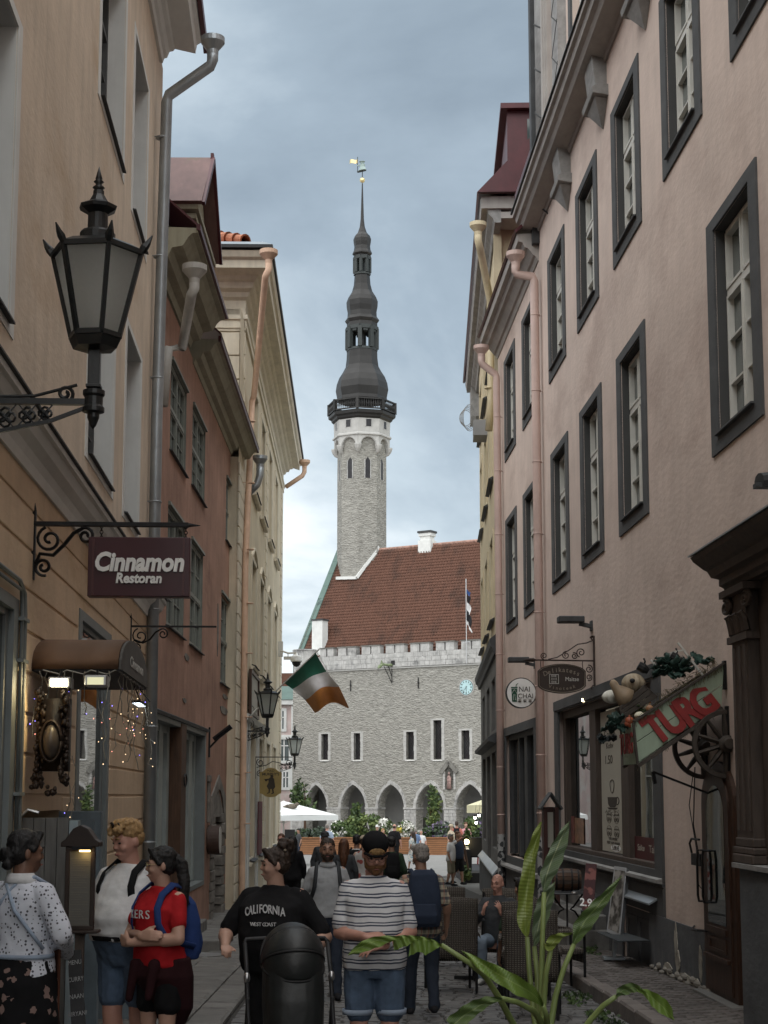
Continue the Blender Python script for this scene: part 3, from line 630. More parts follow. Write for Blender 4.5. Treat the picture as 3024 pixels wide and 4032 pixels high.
# ---------------------------------------------------------------- yellow house
yh = thing('yellow_house', 'yellow rendered house with dark shopfront beyond the pink house', 'house', YW, (3, 0, -2.6))
yops = [(a, a + .8, z, z + 1.9, .2) for a in (1.2, 2.9, 4.6) for z in (4.3, 7.7)] + [(a, a + .8, 10.6, 11.9, .2) for a in (1.2, 2.9, 4.6)]
wall_mb(0.05, 5.9, 3.3, 13.2, yops, .2).build('wall', MT['yellow'], yh)
m = MB(); m.box(0.05, 0.2, -7, -0.003, -2.6, 13.2); m.box(.2, 5.9, -7, -.25, -2.6, 13.2); m.build('end_wall', MT['yellow'], yh)
m = MB(); m.box(-.004, .05, -.14, .04, 3.4, 12.9); m.build('corner_strip', mk('paleyellow', (.6, .52, .36), .85, streak=.3), yh)
for o in yops:
 m = MB(); ring(m, o[0] - .12, o[1] + .12, o[2] - .12, o[3] + .12, .12, 0, .03); w = m.build('window', MT['paleyellow'], yh)
 m = MB(); ring(m, o[0], o[1], o[2], o[3], .06, -.18, -.12); m.box((o[0] + o[1]) / 2 - .03, (o[0] + o[1]) / 2 + .03, -.18, -.12, o[2], o[3]); m.build('sash', MT['whitewood'], w, loc=(0, 0, 0)); MB().box(o[0] + .06, o[1] - .06, -.16, -.15, o[2] + .06, o[3] - .06).build('pane', MT['dimglass'], w, loc=(0, 0, 0))
 m = MB(); sweep(m, [(.02, o[2] - .2), (.12, o[2] - .18), (.02, o[2] - .12)], o[0] - .14, o[1] + .14); m.build('sill', MT['darkgrey'], w, loc=(0, 0, 0))
m = MB(); sweep(m, [(-.1, 12.75), (.04, 12.75), (.08, 12.85), (.18, 12.95), (.2, 13.05), (.32, 13.1), (.36, 13.3), (-.1, 13.35)], -.35, 7.2); m.build('cornice', MT['greystone'], yh)
m = MB(); m.box(-.35, .0, -4, -.1, 12.85, 13.0); m.box(-.38, .05, -4, .34, 13.06, 13.34); m.build('end_cornice', MT['cornicegrey'], yh)
m = MB(); m.add([(-.45, .42, 13.36), (7.2, .42, 13.36), (7.2, -3.2, 17.2), (-.45, -3.2, 17.2)], [(0, 1, 2, 3)]); m.add([(-.45, .42, 13.36), (-.45, -3.2, 17.2), (-.45, -6.8, 13.36)], [(0, 1, 2)]); yr = m.build('roof', MT['redmetal'], yh, solid=.06)
m = MB(); m.box(-.42, 1.3, -1.9, -.25, 13.6, 15.3); m.prism([(-.5, 15.3), (1.4, 15.3), (1.4, 15.42), (-.5, 15.42)], -2, -.1); d_ = m.build('dormer', MT['redmetal'], yh)
MB().box(-.43, -.41, -1.3, -.7, 14.1, 15.1).build('pane', MT['dimglass'], d_, loc=(0, 0, 0))
m = MB(); m.box(6.6, 7.5, -.6, .3, 13.2, 13.45); m.box(6.7, 7.4, -.5, .2, 12.0, 13.2); m.build('chimney', MT['greystone'], yh)
m = MB(); sweep(m, [(0, 3.1), (.12, 3.1), (.14, 3.2), (.20, 3.28), (.22, 3.42), (0, 3.6)], -.1, 5.5); m.build('shop_cornice', MT['darkgrey'], yh)
ysh = [(.4, 1.5, -1.2, 1.0, .2), (2.0, 3.1, -1.6, 1.0, .2), (3.6, 4.7, -1.2, 1.0, .2)] + [(a, b, 1.5, 2.7, .15) for a, b in ((.5, 1.4), (2.1, 3.0), (3.7, 4.6))]
wall_mb(-.05, 5.3, -2.7, 3.3, ysh, .2, y=.06).build('shop_wall', mk('shopgrey', (.135, .132, .125), .8, var=.2, sc=3, bump=.2), yh)
for o in ysh:
 m = MB(); ring(m, o[0], o[1], o[2], o[3], .06, -.08, -.02); w = m.build('shop_window', MT['darkgrey'], yh); MB().box(o[0] + .05, o[1] - .05, -.06, -.05, o[2] + .05, o[3] - .05).build('pane', MT['shopglass'], w, loc=(0, 0, 0))
m = MB(); sweep(m, [(.06, 1.15), (.24, 1.2), (.26, 1.28), (.06, 1.4)], .1, 5.2); m.build('ledge', MT['darkgrey'], yh)
m = MB(); m.box(-.05, 5.3, .06, .14, -2.8, -1.75); m.build('base', MT['dado'], yh); m = MB(); sweep(m, [(.06, -1.62), (.19, -1.74), (.19, -1.7), (.06, -1.55)], 0.0, 5.2); m.build('base_flashing', MT['zinc'], yh)
p = hit(YW, 1886, 889, .4)
downpipe('dp', 'short yellow downpipe broken off above the lower roof', YW, [(p.x, .42, p.z - .1), (p.x, .42, p.z - .35), (p.x + .02, .38, p.z - .5), (.35, .1, p.z - 1.2), (.35, .1, p.z - 1.4), (.35, .1, p.z - 3.6), (.34, .16, p.z - 4.3)], .085, (p.x, .42, p.z, .19), MT['yellowpipe'], [p.z - 1.8, p.z - 3.3])
wr = thing('wire_coil', 'tangled loops of thin cable on a bracket at the eaves of the yellow house', 'cable', YW, (2.2, .45, 9.4))
m = MB()
for k in range(5): m.tube([(2.2 + .1 * k, .5 + .16 * math.cos(a) + .02 * k, 9.6 + .35 * math.sin(a) * (1 - .1 * k) + .05 * k) for a in [i * .42 for i in range(16)]], .008, 5)
m.box(2.1, 2.5, .05, .4, 9.1, 9.5); m.build('coil', MT['cablegrey'], wr)
# ---------------------------------------------------------------- orange house (left, near)
mk('ochre', (0.67, 0.565, 0.45), 0.9, var=0.10, sc=1.1, bump=0.5, bsc=17, streak=0.4, spec=0.2, dirt=(.55, .43, .31), dsc=.6, dthr=.55)
mk('ochrelow', (0.65, 0.495, 0.345), 0.9, var=0.12, sc=1.3, bump=0.5, bsc=18, streak=0.25, spec=0.2, dirt=(.52, .37, .23), dsc=.8, dthr=.56)
mk('limewhite', (0.66, 0.67, 0.65), 0.85, var=0.08, sc=2, streak=0.15)
mk('blugrey', (0.18, 0.23, 0.265), 0.55, var=0.18, sc=4, streak=0.3)
mk('plank', (0.12, 0.12, 0.115), 0.8, var=0.3, sc=4, stretch=(7, 7, .6), bump=.2)
mk('framegreen', (0.17, 0.19, 0.19), 0.55, var=0.12, sc=4)
mk('canopy', (0.15, 0.085, 0.048), 0.75, var=0.2, sc=3)
mk('canopyend', (0.10, 0.095, 0.085), 0.75, var=0.25, sc=4)
mk('carved', (0.03, 0.019, 0.013), 0.5, var=0.5, sc=14, bump=0.6, bsc=22)
mk('signred', (0.045, 0.006, 0.010), 0.35, var=0.1, sc=2)
mk('lampblack', (0.013, 0.015, 0.016), 0.38, var=0.3, sc=6, bump=.1, bsc=60)
og = thing('orange_house', 'ochre rendered house with white window reveals and a grooved ground floor on the left', 'house', OW, (-6, 0, -2.1))
OWN = [(-9.24, -8.49, 6.98, 9.2), (-7.98, -7.03, 6.98, 9.15), (-4.96, -4.05, 6.98, 9.15), (-9.17, -8.33, 3.25, 5.5), (-7.8, -6.88, 3.25, 5.5), (-4.96, -4.05, 3.25, 5.5)]
wall_mb(-10.2, 4, 2.4, 10.5, [(a, b, c, d, .27) for a, b, c, d in OWN], .27).build('wall', MT['ochre'], og)
LO = [(-5.28, -3.3, -1.3, 1.40, .1), (-7.93, -6.76, -1.35, 1.72, .1), (-6.36, -5.45, -2.4, -.12, .5)]
wall_mb(-10.2, 4, -2.4, 2.4, LO, .1).build('lower_wall', MT['ochrelow'], og)
m = MB(); m.box(-10.2, 4, -6, -.62, -2.5, 10.6); m.box(-10.21, -10.1, -6, -.003, -2.5, 10.5); m.build('core', MT['darkgrey'], og)
zs = [2.40, 2.13, 1.825, 1.52, 1.212, .908, .605, .305, 0, -.305, -.61, -.915, -1.22, -1.53]
for i in range(len(zs) - 1):
 zt, zb = zs[i] - .012, zs[i + 1] + .012; segs = [(-10.19, 4.0)]
 for o in LO:
  if o[2] < zt and o[3] > zb:
   segs = [q for a, b in segs for q in ((a, min(b, o[0] - .04)), (max(a, o[1] + .04), b)) if q[1] - q[0] > .08]
 for a, b in segs:
  m = MB(); m.box(a, b, -.01, .012, zb, zt); m.build('rendered_course', MT['ochrelow'], og, bevel=.008)
def white_win(w, h):
 m = MB(); ring(m, -w / 2 - .075, w / 2 + .075, -.075, h + .075, .075, -.004, .008); r = m.build('window', MT['limewhite'], None)
 q = MB(); q.box(-w / 2, -w / 2 + .006, -.24, -.005, 0, h); q.box(w / 2 - .006, w / 2, -.24, -.005, 0, h); q.box(-w / 2 + .006, w / 2 - .006, -.24, -.005, h - .006, h); q.build('reveal', MT['limewhite'], r)
 q = MB(); sweep(q, [(-.22, .05), (.05, .0), (.05, -.015), (-.22, .03)], -w / 2 + .006, w / 2 - .006); q.build('sill', MT['darkgrey'], r)
 q = MB(); ring(q, -w / 2 + .006, w / 2 - .006, .03, h - .006, .06, -.25, -.19, .03); q.box(-.015, .015, -.25, -.18, .09, h - .07); q.box(-w / 2 + .06, w / 2 - .06, -.25, -.185, h * .68, h * .68 + .06)
 for s in (-1, 1):
  for t in (.23, .46): q.box(min(s * .03, s * (w / 2 - .06)), max(s * .03, s * (w / 2 - .06)), -.24, -.2, h * t, h * t + .02)
 q.build('sash', MT['greytrim'], r)
 for a, b in ((-w / 2 + .07, -.03), (.03, w / 2 - .07)): MB().box(a, b, -.235, -.228, .1, h - .08).build('pane', MT['dimglass'], r)
 return r
ww = {}
for a, b, c, d in OWN: place_win(og, white_win, a, b, c, d, ww)
m = MB(); sweep(m, [(-.05, 2.36), (.035, 2.36), (.045, 2.44), (.07, 2.50), (.13, 2.55), (.16, 2.62), (.19, 2.63), (.19, 2.68), (-.05, 2.68)], -10.2, 4); m.build('belt_course', MT['limewhite'], og)
m = MB(); sweep(m, [(-.05, 2.685), (.215, 2.685), (.215, 2.70), (-.05, 2.86)], -10.21, 4); m.build('belt_flashing', MT['darkgrey'], og)
m = MB(); sweep(m, [(-.1, 10.34), (.04, 10.34), (.06, 10.42), (.10, 10.45), (.13, 10.55), (.18, 10.58), (.2, 10.62), (.48, 10.66), (.50, 10.8), (.55, 10.85), (.57, 10.98), (-.1, 11.0)], -9.95, 4, -.35); m.build('cornice', MT['limewhite'], og)
m = MB(); m.add([(-10.3, .6, 11.0), (4, .6, 11.0), (4, -4, 14.5), (-10.3, -4, 14.5)], [(0, 1, 2, 3)]); m.box(-10.32, 4, .58, .62, 10.9, 11.03); m.build('roof', MT['redmetal'], og, solid=.04)
# windows of the ground floor
for (a, b, c, d, _) in LO[:2]:
 m = MB(); ring(m, a + .002, b - .002, c, d - .002, .09, -.09, .012); ring(m, a + .09, b - .09, c + .09, d - .09, .05, -.09, -.03); w = m.build('shop_window', MT['framegreen'], og)
 MB().box(a + .13, b - .13, -.06, -.05, c + .13, d - .13).build('pane', MT['shopglass'], w, loc=(0, 0, 0))
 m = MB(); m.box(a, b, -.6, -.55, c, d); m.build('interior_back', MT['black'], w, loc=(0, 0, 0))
m = MB(); m.tube([(-3.3, .04, 1.52), (-5.2, .04, 1.52), (-5.30, .04, 1.45), (-5.32, .04, 1.3), (-5.32, .04, -.2), (-5.36, .04, -.36), (-5.5, .04, -.38)], .017, 8); m.tube([(-3.3, .03, 1.47), (-5.26, .03, 1.47), (-5.29, .03, 1.3), (-5.29, .03, -.9)], .014, 8); m.build('conduit', MT['framegreen'], og, smooth=True)
for z in (.0, .95, 1.25): MB().box(-5.36, -5.26, .0, .06, z, z + .025).build('clip', MT['framegreen'], og)
for k, z in enumerate((.34, .22)):
 m = MB()
 for j in range(7):
  if j != 3: m.box(-6.05 - j * .03, -6.03 - j * .03, .02, .024, z, z + ru(.05, .075))
 m.build('hours_print', mk('hoursink%d' % k, (.16, .10, .06)), og)
# open door leaves of the entrance
dl = thing('entrance_door', 'blue grey double door standing open under the brown canopy', 'door', OW, (-5.9, .2, -2.05))
m = MB()
for k in range(4): m.box(-5.47, -5.435, .02 + k * .085, .10 + k * .085, -2.0, -.16)
l1 = m.build('plank_leaf', MT['plank'], dl)
m = MB(); m.box(-5.48, -5.42, .365, .43, -2.02, -.18); m.box(-5.43, -5.41, .37, .42, -.9, -.6); m.build('leaf_edge', mk('paleblue', (.30, .37, .40), .6, var=.15, streak=.3), dl)
m = MB(); m.box(-6.38, -6.32, .0, .36, -2.05, -.13); ring(m, -6.38, -6.30, .02, .34, 0, 0, 0) if False else None; m.box(-6.32, -6.30, .05, .31, -.75, -.2); m.build('far_leaf', MT['blugrey'], dl, bevel=.006)
m = MB(); m.tube([(-5.43, .0, -.16), (-5.43, .06, -.10), (-5.43, .14, -.12)], .012, 6); m.tube([(-5.4, .43, -.5), (-5.38, .5, -.5), (-5.38, .52, -.46)], .015, 6); m.box(-5.42, -5.40, .38, .41, -.75, -.68); m.build('handle', MT['steel'], dl)
cg = thing('cellar_hatch', 'low blue grey wooden hatch with strap hinges leaning out of the orange house wall', 'hatch', OW, (-7.0, .2, -2.1))
m = MB(); m.box(-7.06, -7.0, .02, .62, -2.08, -1.0); m.build('board', MT['blugrey'], cg, bevel=.008)
for z in (-1.25, -1.72): MB().box(-7.0, -6.97, .08, .58, z, z + .14).build('hinge', MT['blugrey'], cg, bevel=.008)
# canopy
cp = thing('entrance_canopy', 'brown barrel canopy with a dark end panel over the entrance', 'canopy', OW, (-6.05, .3, .95))
def arc(u): a = math.pi * u; return (-6.06 + .5 * math.cos(a), .95 + .30 * math.sin(a) ** .85)
m = MB(); m.grid(lambda u, v: (arc(u)[0], .0 + .66 * v, arc(u)[1]), 16, 3); m.build('fabric', MT['canopy'], cp, smooth=True, solid=.015)
m = MB(); m.prism([arc(i / 16) for i in range(17)], .665, .685); pe = m.build('end_panel', MT['canopyend'], cp)
text('Cinnamon', cp, MT['offwhite'], .12, (-6.08, .69, 1.06), (-1, 0, 0), shear=.1, bold=.002, ext=.001)
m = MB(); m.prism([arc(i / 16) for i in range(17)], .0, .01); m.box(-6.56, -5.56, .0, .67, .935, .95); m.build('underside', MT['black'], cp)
# floodlights and lamp bar
FL = emit('floodglow', (1.0, .93, .62), 9); FL2 = emit('floodglow2', (.75, .74, .48), .22)
for k, (px, py, lit) in enumerate(((232, 2688, True), (376, 2680, False))):
 c = hit(OW, px, py, 0); d = ray(px, py); iv = OW.inverted(); o_ = iv @ V((0, 0, 0)); dd = iv.to_3x3() @ d; c = o_ + dd * ((-5.48 - o_.x) / dd.x)
 t = thing('floodlight', ('grey floodlight glowing bright under the canopy edge' if lit else 'grey floodlight with dim yellow face under the canopy edge'), 'floodlight', OW, (c.x, c.y, c.z))
 m = MB(); m.prism([(c.y - .085, c.z - .035), (c.y + .085, c.z - .035), (c.y + .075, c.z + .045), (c.y - .075, c.z + .045)], c.x - .09, c.x, 'zx') if False else m.box(c.x - .09, c.x, c.y - .085, c.y + .085, c.z - .04, c.z + .045)
 m.build('housing', MT['steel'], t, bevel=.01)
 MB().box(c.x, c.x + .006, c.y - .06, c.y + .06, c.z - .03, c.z + .025).build('lens', FL if lit else FL2, t)
 m = MB(); m.bar((c.x - .05, c.y, c.z + .04), (c.x - .05, c.y, .94), .015); m.build('bracket', MT['iron'], t)
fl = bpy.data.lights.new('floodlight_glow', 'SPOT'); fl.energy = 2.6; fl.color = (1, .78, .38); fl.spot_size = 2.4; fl.spot_blend = .6; fl.shadow_soft_size = .06
fo = bpy.data.objects.new('floodlight_glow', fl); COL.objects.link(fo); fo.location = OW @ V((-5.42, .32, .76)); fo.rotation_euler = (OW.to_3x3() @ V((-.25, .75, .6))).to_track_quat('Z', 'Y').to_euler()
lb = thing('lamp_bar', 'short lit strip lamp on thin rods below the far end of the canopy', 'lamp', OW, (-6.4, .6, .78))
m = MB(); m.tube([(-6.3, .62, .94), (-6.36, .66, .82)], .006, 5); m.tube([(-6.52, .62, .94), (-6.5, .72, .82)], .006, 5); m.box(-6.55, -6.3, .6, .68, .79, .81); m.build('rail', MT['iron'], lb); MB().box(-6.54, -6.31, .61, .67, .783, .789).build('tube', emit('coolglow', (.8, .9, 1), 1.5), lb)
# carved ornament
co_ = thing('carved_ornament', 'dark carved wooden ornament with an oval shield hanging beside the entrance', 'ornament', OW, (-5.52, .15, .2))
m = MB(); cx_, cz_ = .20, .36
m.box(-5.56, -5.50, .08, .32, .18, .72)
for k in range(80):
 s_ = 1 if k % 2 else -1; z = .08 + (k / 80) * .72
 m.ell((-5.5 + ru(-.01, .015), cx_ + s_ * ru(.06, .115), z), (.012, ru(.012, .028), ru(.015, .035)), 6, 4)
for q in ((.10, .12, .04), (.30, .12, .04), (.2, .04, .045), (.07, .1, .03)):
 for k in range(7): m.ell((-5.5 + ru(-.01, .01), q[0] + ru(-.03, .03), q[1] + ru(-.04, .03)), (.015, ru(.015, .03), ru(.015, .03)), 6, 4)
m.build('carving', MT['carved'], co_, smooth=True)
m = MB(); m.ell((-5.49, .2, .40), (.05, .07, .14), 16, 10); m.build('oval_shield', mk('oval', (.06, .05, .042), .35, var=.3), co_, smooth=True)
m = MB(); m.tube([(-5.47, .2 + .075 * math.cos(a), .40 + .15 * math.sin(a)) for a in [i * .33 for i in range(20)]], .012, 6); m.build('shield_rim', MT['carved'], co_, smooth=True)
# string lights
sg = thing('string_lights', 'hanging icicle string of coloured fairy lights below the canopy', 'fairy lights', OW, (-6, .5, .9))
m = MB(); bl = {0: MB(), 1: MB(), 2: MB()}
m.tube([(-5.55, .1 + .06 * i, .94 - .015 * (i % 3)) for i in range(10)] + [(-5.6 - .06 * i, .67, .935 - .012 * (i % 2)) for i in range(16)], .006, 4)
def strand(x, y, z, L):
 p = [V((x, y, z))]; k = int(L / .055)
 for i in range(k):
  p.append(p[-1] + V((ru(-.02, .02), ru(-.022, .022), -.055)))
  if rnd() < .38:
   e_ = p[-1] + V((ru(-.05, .05), ru(-.05, .05), ru(-.05, .01))); m.tube([p[-1], e_], .0022, 3)
   c_ = random.choices((0, 1, 2), (6, 2, 2))[0]; bl[c_].ell(e_, ru(.0032, .005), 5, 4)
 m.tube(p, .0035, 4)
for y_, L in ((.08, .5), (.14, .25), (.24, .62), (.27, .55), (.33, .3), (.42, .35), (.52, .5), (.6, .7)): strand(-5.53, y_, .93, L)
for x_, L in ((-5.66, .6), (-5.75, .4), (-5.86, .7), (-5.98, .45), (-6.1, .6), (-6.22, .75), (-6.34, .55), (-6.46, .7), (-6.52, .4), (-6.6, .5)): strand(x_, .66, .93, L)
strand(-5.56, .3, .45, .9); strand(-5.56, .33, .3, .75)
m.build('wire', mk('wire', (.25, .24, .2), .6), sg)
for k, c_ in ((0, (1, .72, .42)), (1, (.25, .2, 1)), (2, (1, .35, .25))): tag(bl[k].build('bulbs', emit('bulb%d' % k, c_, 1.2 if k == 1 else .7), sg), kind='stuff')
# menu cabinet and chalkboard
wp = at(316, 3450, 5.0)
mc = thing('menu_cabinet', 'brown wooden menu cabinet with a small lit lamp above the page', 'menu board', ID, (wp.x, wp.y, go(5)))
m = MB(); x, y, z = wp; z0, z1 = -.87, -.36
m.box(x - .085, x + .085, y, y + .07, z0, z1); ring(m, x - .10, x + .10, z0 - .02, z1 + .02, .03, y - .02, y + .02); m.box(x - .13, x + .13, y - .05, y + .1, z0 - .04, z0 - .02)
m.prism([(x - .13, z1 + .02), (x + .13, z1 + .02), (x + .13, z1 + .05), (x + .10, z1 + .07), (x + .05, z1 + .14), (x, z1 + .165), (x - .05, z1 + .14), (x - .10, z1 + .07), (x - .13, z1 + .05)], y - .04, y + .1); m.build('case', mk('cabinetwood', (.026, .016, .012), .5, var=.3, sc=6), mc, bevel=.005)
m = MB(); m.box(x - .085, x + .085, y - .004, y - .001, z0 + .01, z1 - .01); m.build('menu_page', mk('menupage', (.13, .125, .11), .7), mc)
m = MB()
for k in range(26):
 zz = z1 - .06 - k * .016
 if k % 7 != 6: m.box(x - ru(.05, .07), x + ru(.0, .07), y - .006, y - .0045, zz, zz + .005)
m.build('menu_print', GREYINK, mc)
m = MB(); m.box(x - .05, x + .08, y - .06, y - .03, z1 + .0, z1 + .025); m.build('lamp_shade', MT['iron'], mc)
m = MB(); m.box(x + .0, x + .07, y - .058, y - .035, z1 - .012, z1 - .001); m.build('lamp_tube', emit('warmglow', (1, .7, .25), 2.5), mc)
m = MB(); m.box(x - .03, x + .03, y + .02, y + .06, go(5) + .03, z0 - .03); m.box(x - .15, x + .15, y - .1, y + .18, go(5) + .02, go(5) + .05); m.build('stand', MT['brownwood'], mc)
wl = bpy.data.lights.new('menu_glow', 'POINT'); wl.energy = .04; wl.color = (1, .7, .3); wl.shadow_soft_size = .02; wo = bpy.data.objects.new('menu_glow', wl); COL.objects.link(wo); wo.location = (x + .04, y - .05, z1 - .03)
cb = thing('chalkboard', 'black chalkboard menu with white handwriting leaning at the feet of the waitress', 'chalkboard', ID, (-1.85, 4.55 * K, go(4.5)))
A0, B0, C0, D0 = at(266, 3745, 4.75), at(318, 3738, 4.75), at(372, 4060, 4.55), at(312, 4060, 4.55)
C0.z = D0.z = go(4.55) + .02
rr = (B0 - A0).normalized(); uu = (A0 - D0).normalized(); nn = rr.cross(uu)
m = MB(); m.add([A0, B0, C0, D0, A0 - nn * .02, B0 - nn * .02, C0 - nn * .02, D0 - nn * .02], [(0, 1, 2, 3), (7, 6, 5, 4), (0, 4, 5, 1), (1, 5, 6, 2), (2, 6, 7, 3), (3, 7, 4, 0)]); m.build('board', mk('chalk', (.02, .02, .021), .8, var=.4, sc=9), cb)
for k, tx in enumerate(('MENU', 'CURRY', 'NAAN', 'BIRYANI', 'PASTA', 'SALAD', 'SOUP', 'WRAPS', 'TEA')):
 f = .07 + k * .095; c_ = A0.lerp(D0, f).lerp(B0.lerp(C0, f), .5) + nn * .003
 text(tx, cb, MT['cablegrey'], .042, c_, rr, uu, ext=.0005, sx=.75)
# ---------------------------------------------------------------- wall lanterns
LGLASS = custom('lampglass', lambda n, co, b, t: mixc(n, n('ShaderNodeTexNoise', {'Vector': co, 'Scale': 70.0, 'Detail': 3.0}).outputs[0], (.28, .30, .29), (.85, .87, .85)), .35, .5)
q_ = LGLASS.node_tree; tl_ = q_.nodes.new('ShaderNodeBsdfTranslucent'); tl_.inputs['Color'].default_value = (.95, .98, .96, 1); ms_ = q_.nodes.new('ShaderNodeMixShader'); ms_.inputs[0].default_value = .85; q_.links.new(q_.nodes['Principled BSDF'].outputs[0], ms_.inputs[1]); q_.links.new(tl_.outputs[0], ms_.inputs[2]); q_.links.new(ms_.outputs[0], q_.nodes['Material Output'].inputs['Surface'])
def lantern(label, fr, x, ylamp, z0, group, scale=1.0):
 t = thing('wall_lantern', label, 'street lamp', fr, (x, 0, z0), group)
 S = scale; P = lambda r, h: (r * S, h * S)
 c = (x, ylamp, z0); ph = math.radians(-9)
 m = MB(); m.lathe([P(.001, -.10), P(.018, -.08), P(.036, -.03), P(.036, -.005), P(.066, .005), P(.066, .03), P(.055, .045), P(.055, .095), P(.066, .11), P(.066, .135), P(.03, .15), P(.03, .16)], c, 16); m.build('socket', MT['lampblack'], t, smooth=False)
 m = MB(); m.box(x - .036 * S, x + .036 * S, ylamp - .036 * S, ylamp + .036 * S, z0 + .15 * S, z0 + .40 * S); m.box(x - .045 * S, x + .045 * S, ylamp - .045 * S, ylamp + .045 * S, z0 + .15 * S, z0 + .17 * S); m.build('stem', MT['lampblack'], t, bevel=.004)
 m = MB(); m.lathe([P(.04, .38), P(.135, .395), P(.16, .45), P(.15, .47), P(.02, .47)], c, 6, ph); m.build('tray', MT['lampblack'], t)
 zb, zt, rb, rt = .47, .985, .150, .275
 def cor(k, r, h): a = ph + 2 * math.pi * k / 6; return V((x + r * S * math.sin(a), ylamp - r * S * math.cos(a), z0 + h * S))
 m = MB()
 for k in range(6):
  m.bar(cor(k, rb, zb), cor(k, rt, zt), .026 * S); m.bar(cor(k, rt, zt), cor(k + 1, rt, zt), .03 * S); m.bar(cor(k, rb, zb), cor(k + 1, rb, zb), .03 * S)
 m.build('cage', MT['lampblack'], t)
 for k in range(6):
  a_, b_, c_, d_ = cor(k, rb - .006, zb), cor(k + 1, rb - .006, zb), cor(k + 1, rt - .006, zt), cor(k, rt - .006, zt)
  MB().quad(a_, b_, c_, d_).build('pane', LGLASS, t)
 m = MB(); m.lathe([P(.29, .985), P(.285, 1.0), P(.20, 1.045), P(.12, 1.065), P(.001, 1.07)], c, 6, ph); m.build('roof', MT['lampblack'], t)
 for k in range(6):
  q = cor(k, .275, .99); o_ = (q - V((x, ylamp, q.z))).normalized()
  MB().tube([q, q + o_ * .02 * S + V((0, 0, .03 * S)), q + o_ * .04 * S + V((0, 0, .055 * S)), q + o_ * .065 * S + V((0, 0, .10 * S))], [.022 * S, .026 * S, .018 * S, .004 * S], 6).build('horn', MT['lampblack'], t)
 m = MB(); m.lathe([P(.105, 1.05), P(.108, 1.11), P(.098, 1.125), P(.062, 1.13), P(.06, 1.26), P(.001, 1.26)], c, 18); m.build('chimney', MT['lampblack'], t)
 m = MB(); m.lathe([P(.062, 1.235), P(.112, 1.265), P(.118, 1.285), P(.06, 1.315), P(.035, 1.36), P(.034, 1.385), P(.001, 1.385)], c, 8, ph); m.build('cowl', MT['lampblack'], t)
 m = MB(); m.lathe([P(.02, 1.38), P(.022, 1.39), P(.038, 1.405), P(.022, 1.42), P(.018, 1.43), P(.032, 1.442), P(.018, 1.455), P(.022, 1.462), P(.001, 1.54)], c, 14); m.build('finial', MT['lampblack'], t, smooth=True)
 m = MB(); m.bar((x, .0, z0 + .065 * S), (x, ylamp - .05 * S, z0 + .065 * S), .04 * S, .036 * S)
 m.bar((x, .0, z0 - .20 * S), (x, ylamp * .72, z0 - .055 * S), .022 * S); m.bar((x, ylamp * .72, z0 - .055 * S), (x, ylamp - .05 * S, z0 + .03 * S), .022 * S)
 k = 0; yy = .07 * S
 while yy < ylamp * .7:
  f = yy / (ylamp * .72); zl = z0 - .20 * S + f * .145 * S; zu = z0 + .045 * S; r_ = (zu - zl) * .36; zc = (zu + zl) / 2
  for d_ in ((0, 1), (1, 0), (0, -1), (-1, 0)): m.tube([(x, yy + d_[0] * r_ * .5 + r_ * .55 * math.cos(a), zc + d_[1] * r_ * .5 + r_ * .55 * math.sin(a)) for a in [i * .9 for i in range(8)]], .008 * S, 4)
  m.bar((x, yy - r_ * 1.1, zl), (x, yy + r_ * 1.1, zu), .008 * S); m.bar((x, yy + r_ * 1.1, zl), (x, yy - r_ * 1.1, zu), .008 * S); yy += r_ * 2.3
 m.tube(spiral((ylamp - .17 * S, z0 + .115 * S), .05 * S, .012 * S, 1.4, -1.2, lambda a, b: (x, a, b)), [.012 * S] * 23, 5)
 m.tube([(x, .2, z0 + .09 * S), (x, ylamp - .35 * S, z0 + .10 * S), (x, ylamp - .1 * S, z0 + .17 * S)], .01 * S, 5)
 m.box(x - .05 * S, x + .05 * S, .0, .02, z0 - .3 * S, z0 + .2 * S); m.build('bracket', MT['lampblack'], t)
 return t
def lamp_at(label, fr, px, py, Y, scale, group):
 p = fr.inverted() @ at(px, py, Y); return lantern(label, fr, p.x, p.y, p.z + .10 * scale, group, scale)
lamp_at('large black hexagonal wall lantern close to the camera on the orange house', OU, 366, 1690, 4.0, .93, 'black wall lanterns')
# ---------------------------------------------------------------- hanging sign brackets
def scroll_bracket(fr, x, zrod, L, drop, par, mat, side=1, r=.012, tip=True):
 m = MB(); m.bar((x, .0, zrod), (x, L, zrod), .03 if r > .01 else .02, .03 if r > .01 else .02)
 if tip: m.tube([(x, L, zrod), (x, L + .09, zrod - .003)], [.018, .002], 6)
 m.bar((x, .012, zrod + .10), (x, .012, zrod - drop), .024); m.tube([(x, .012, zrod + .10), (x, .012, zrod + .16)], [.016, .003], 6)
 pl = lambda a, b: (x, a, b)
 m.tube(spiral((.13, zrod - .12), .10, .018, 1.5, 1.9, pl, 26, 1), r, 6)
 m.tube(spiral((.09, zrod - drop + .10), .07, .016, 1.5, -1.3, pl, 24, -1), r, 6)
 m.tube([(x, .03, zrod - drop + .12), (x, .06, zrod - drop + .20), (x, .16, zrod - drop * .56), (x, .24, zrod - .16), (x, .31, zrod - .07), (x, .38, zrod - .03)], r * 1.15, 6)
 m.tube(spiral((.40, zrod - .09), .065, .014, 1.4, 1.9, pl, 22, -1), r, 6)
 return m.build('bracket', mat, par)
cs = thing('hanging_sign', 'dark red Cinnamon Restoran board hanging from a black scroll bracket', 'sign', OW, (-5.53, 0, 2.05))
scroll_bracket(OW, -5.53, 2.05, 1.18, .43, cs, MT['iron'])
m = MB(); m.box(-5.56, -5.50, .43, 1.20, 1.49, 1.945); m.build('board', MT['signred'], cs, bevel=.006)
m = MB()
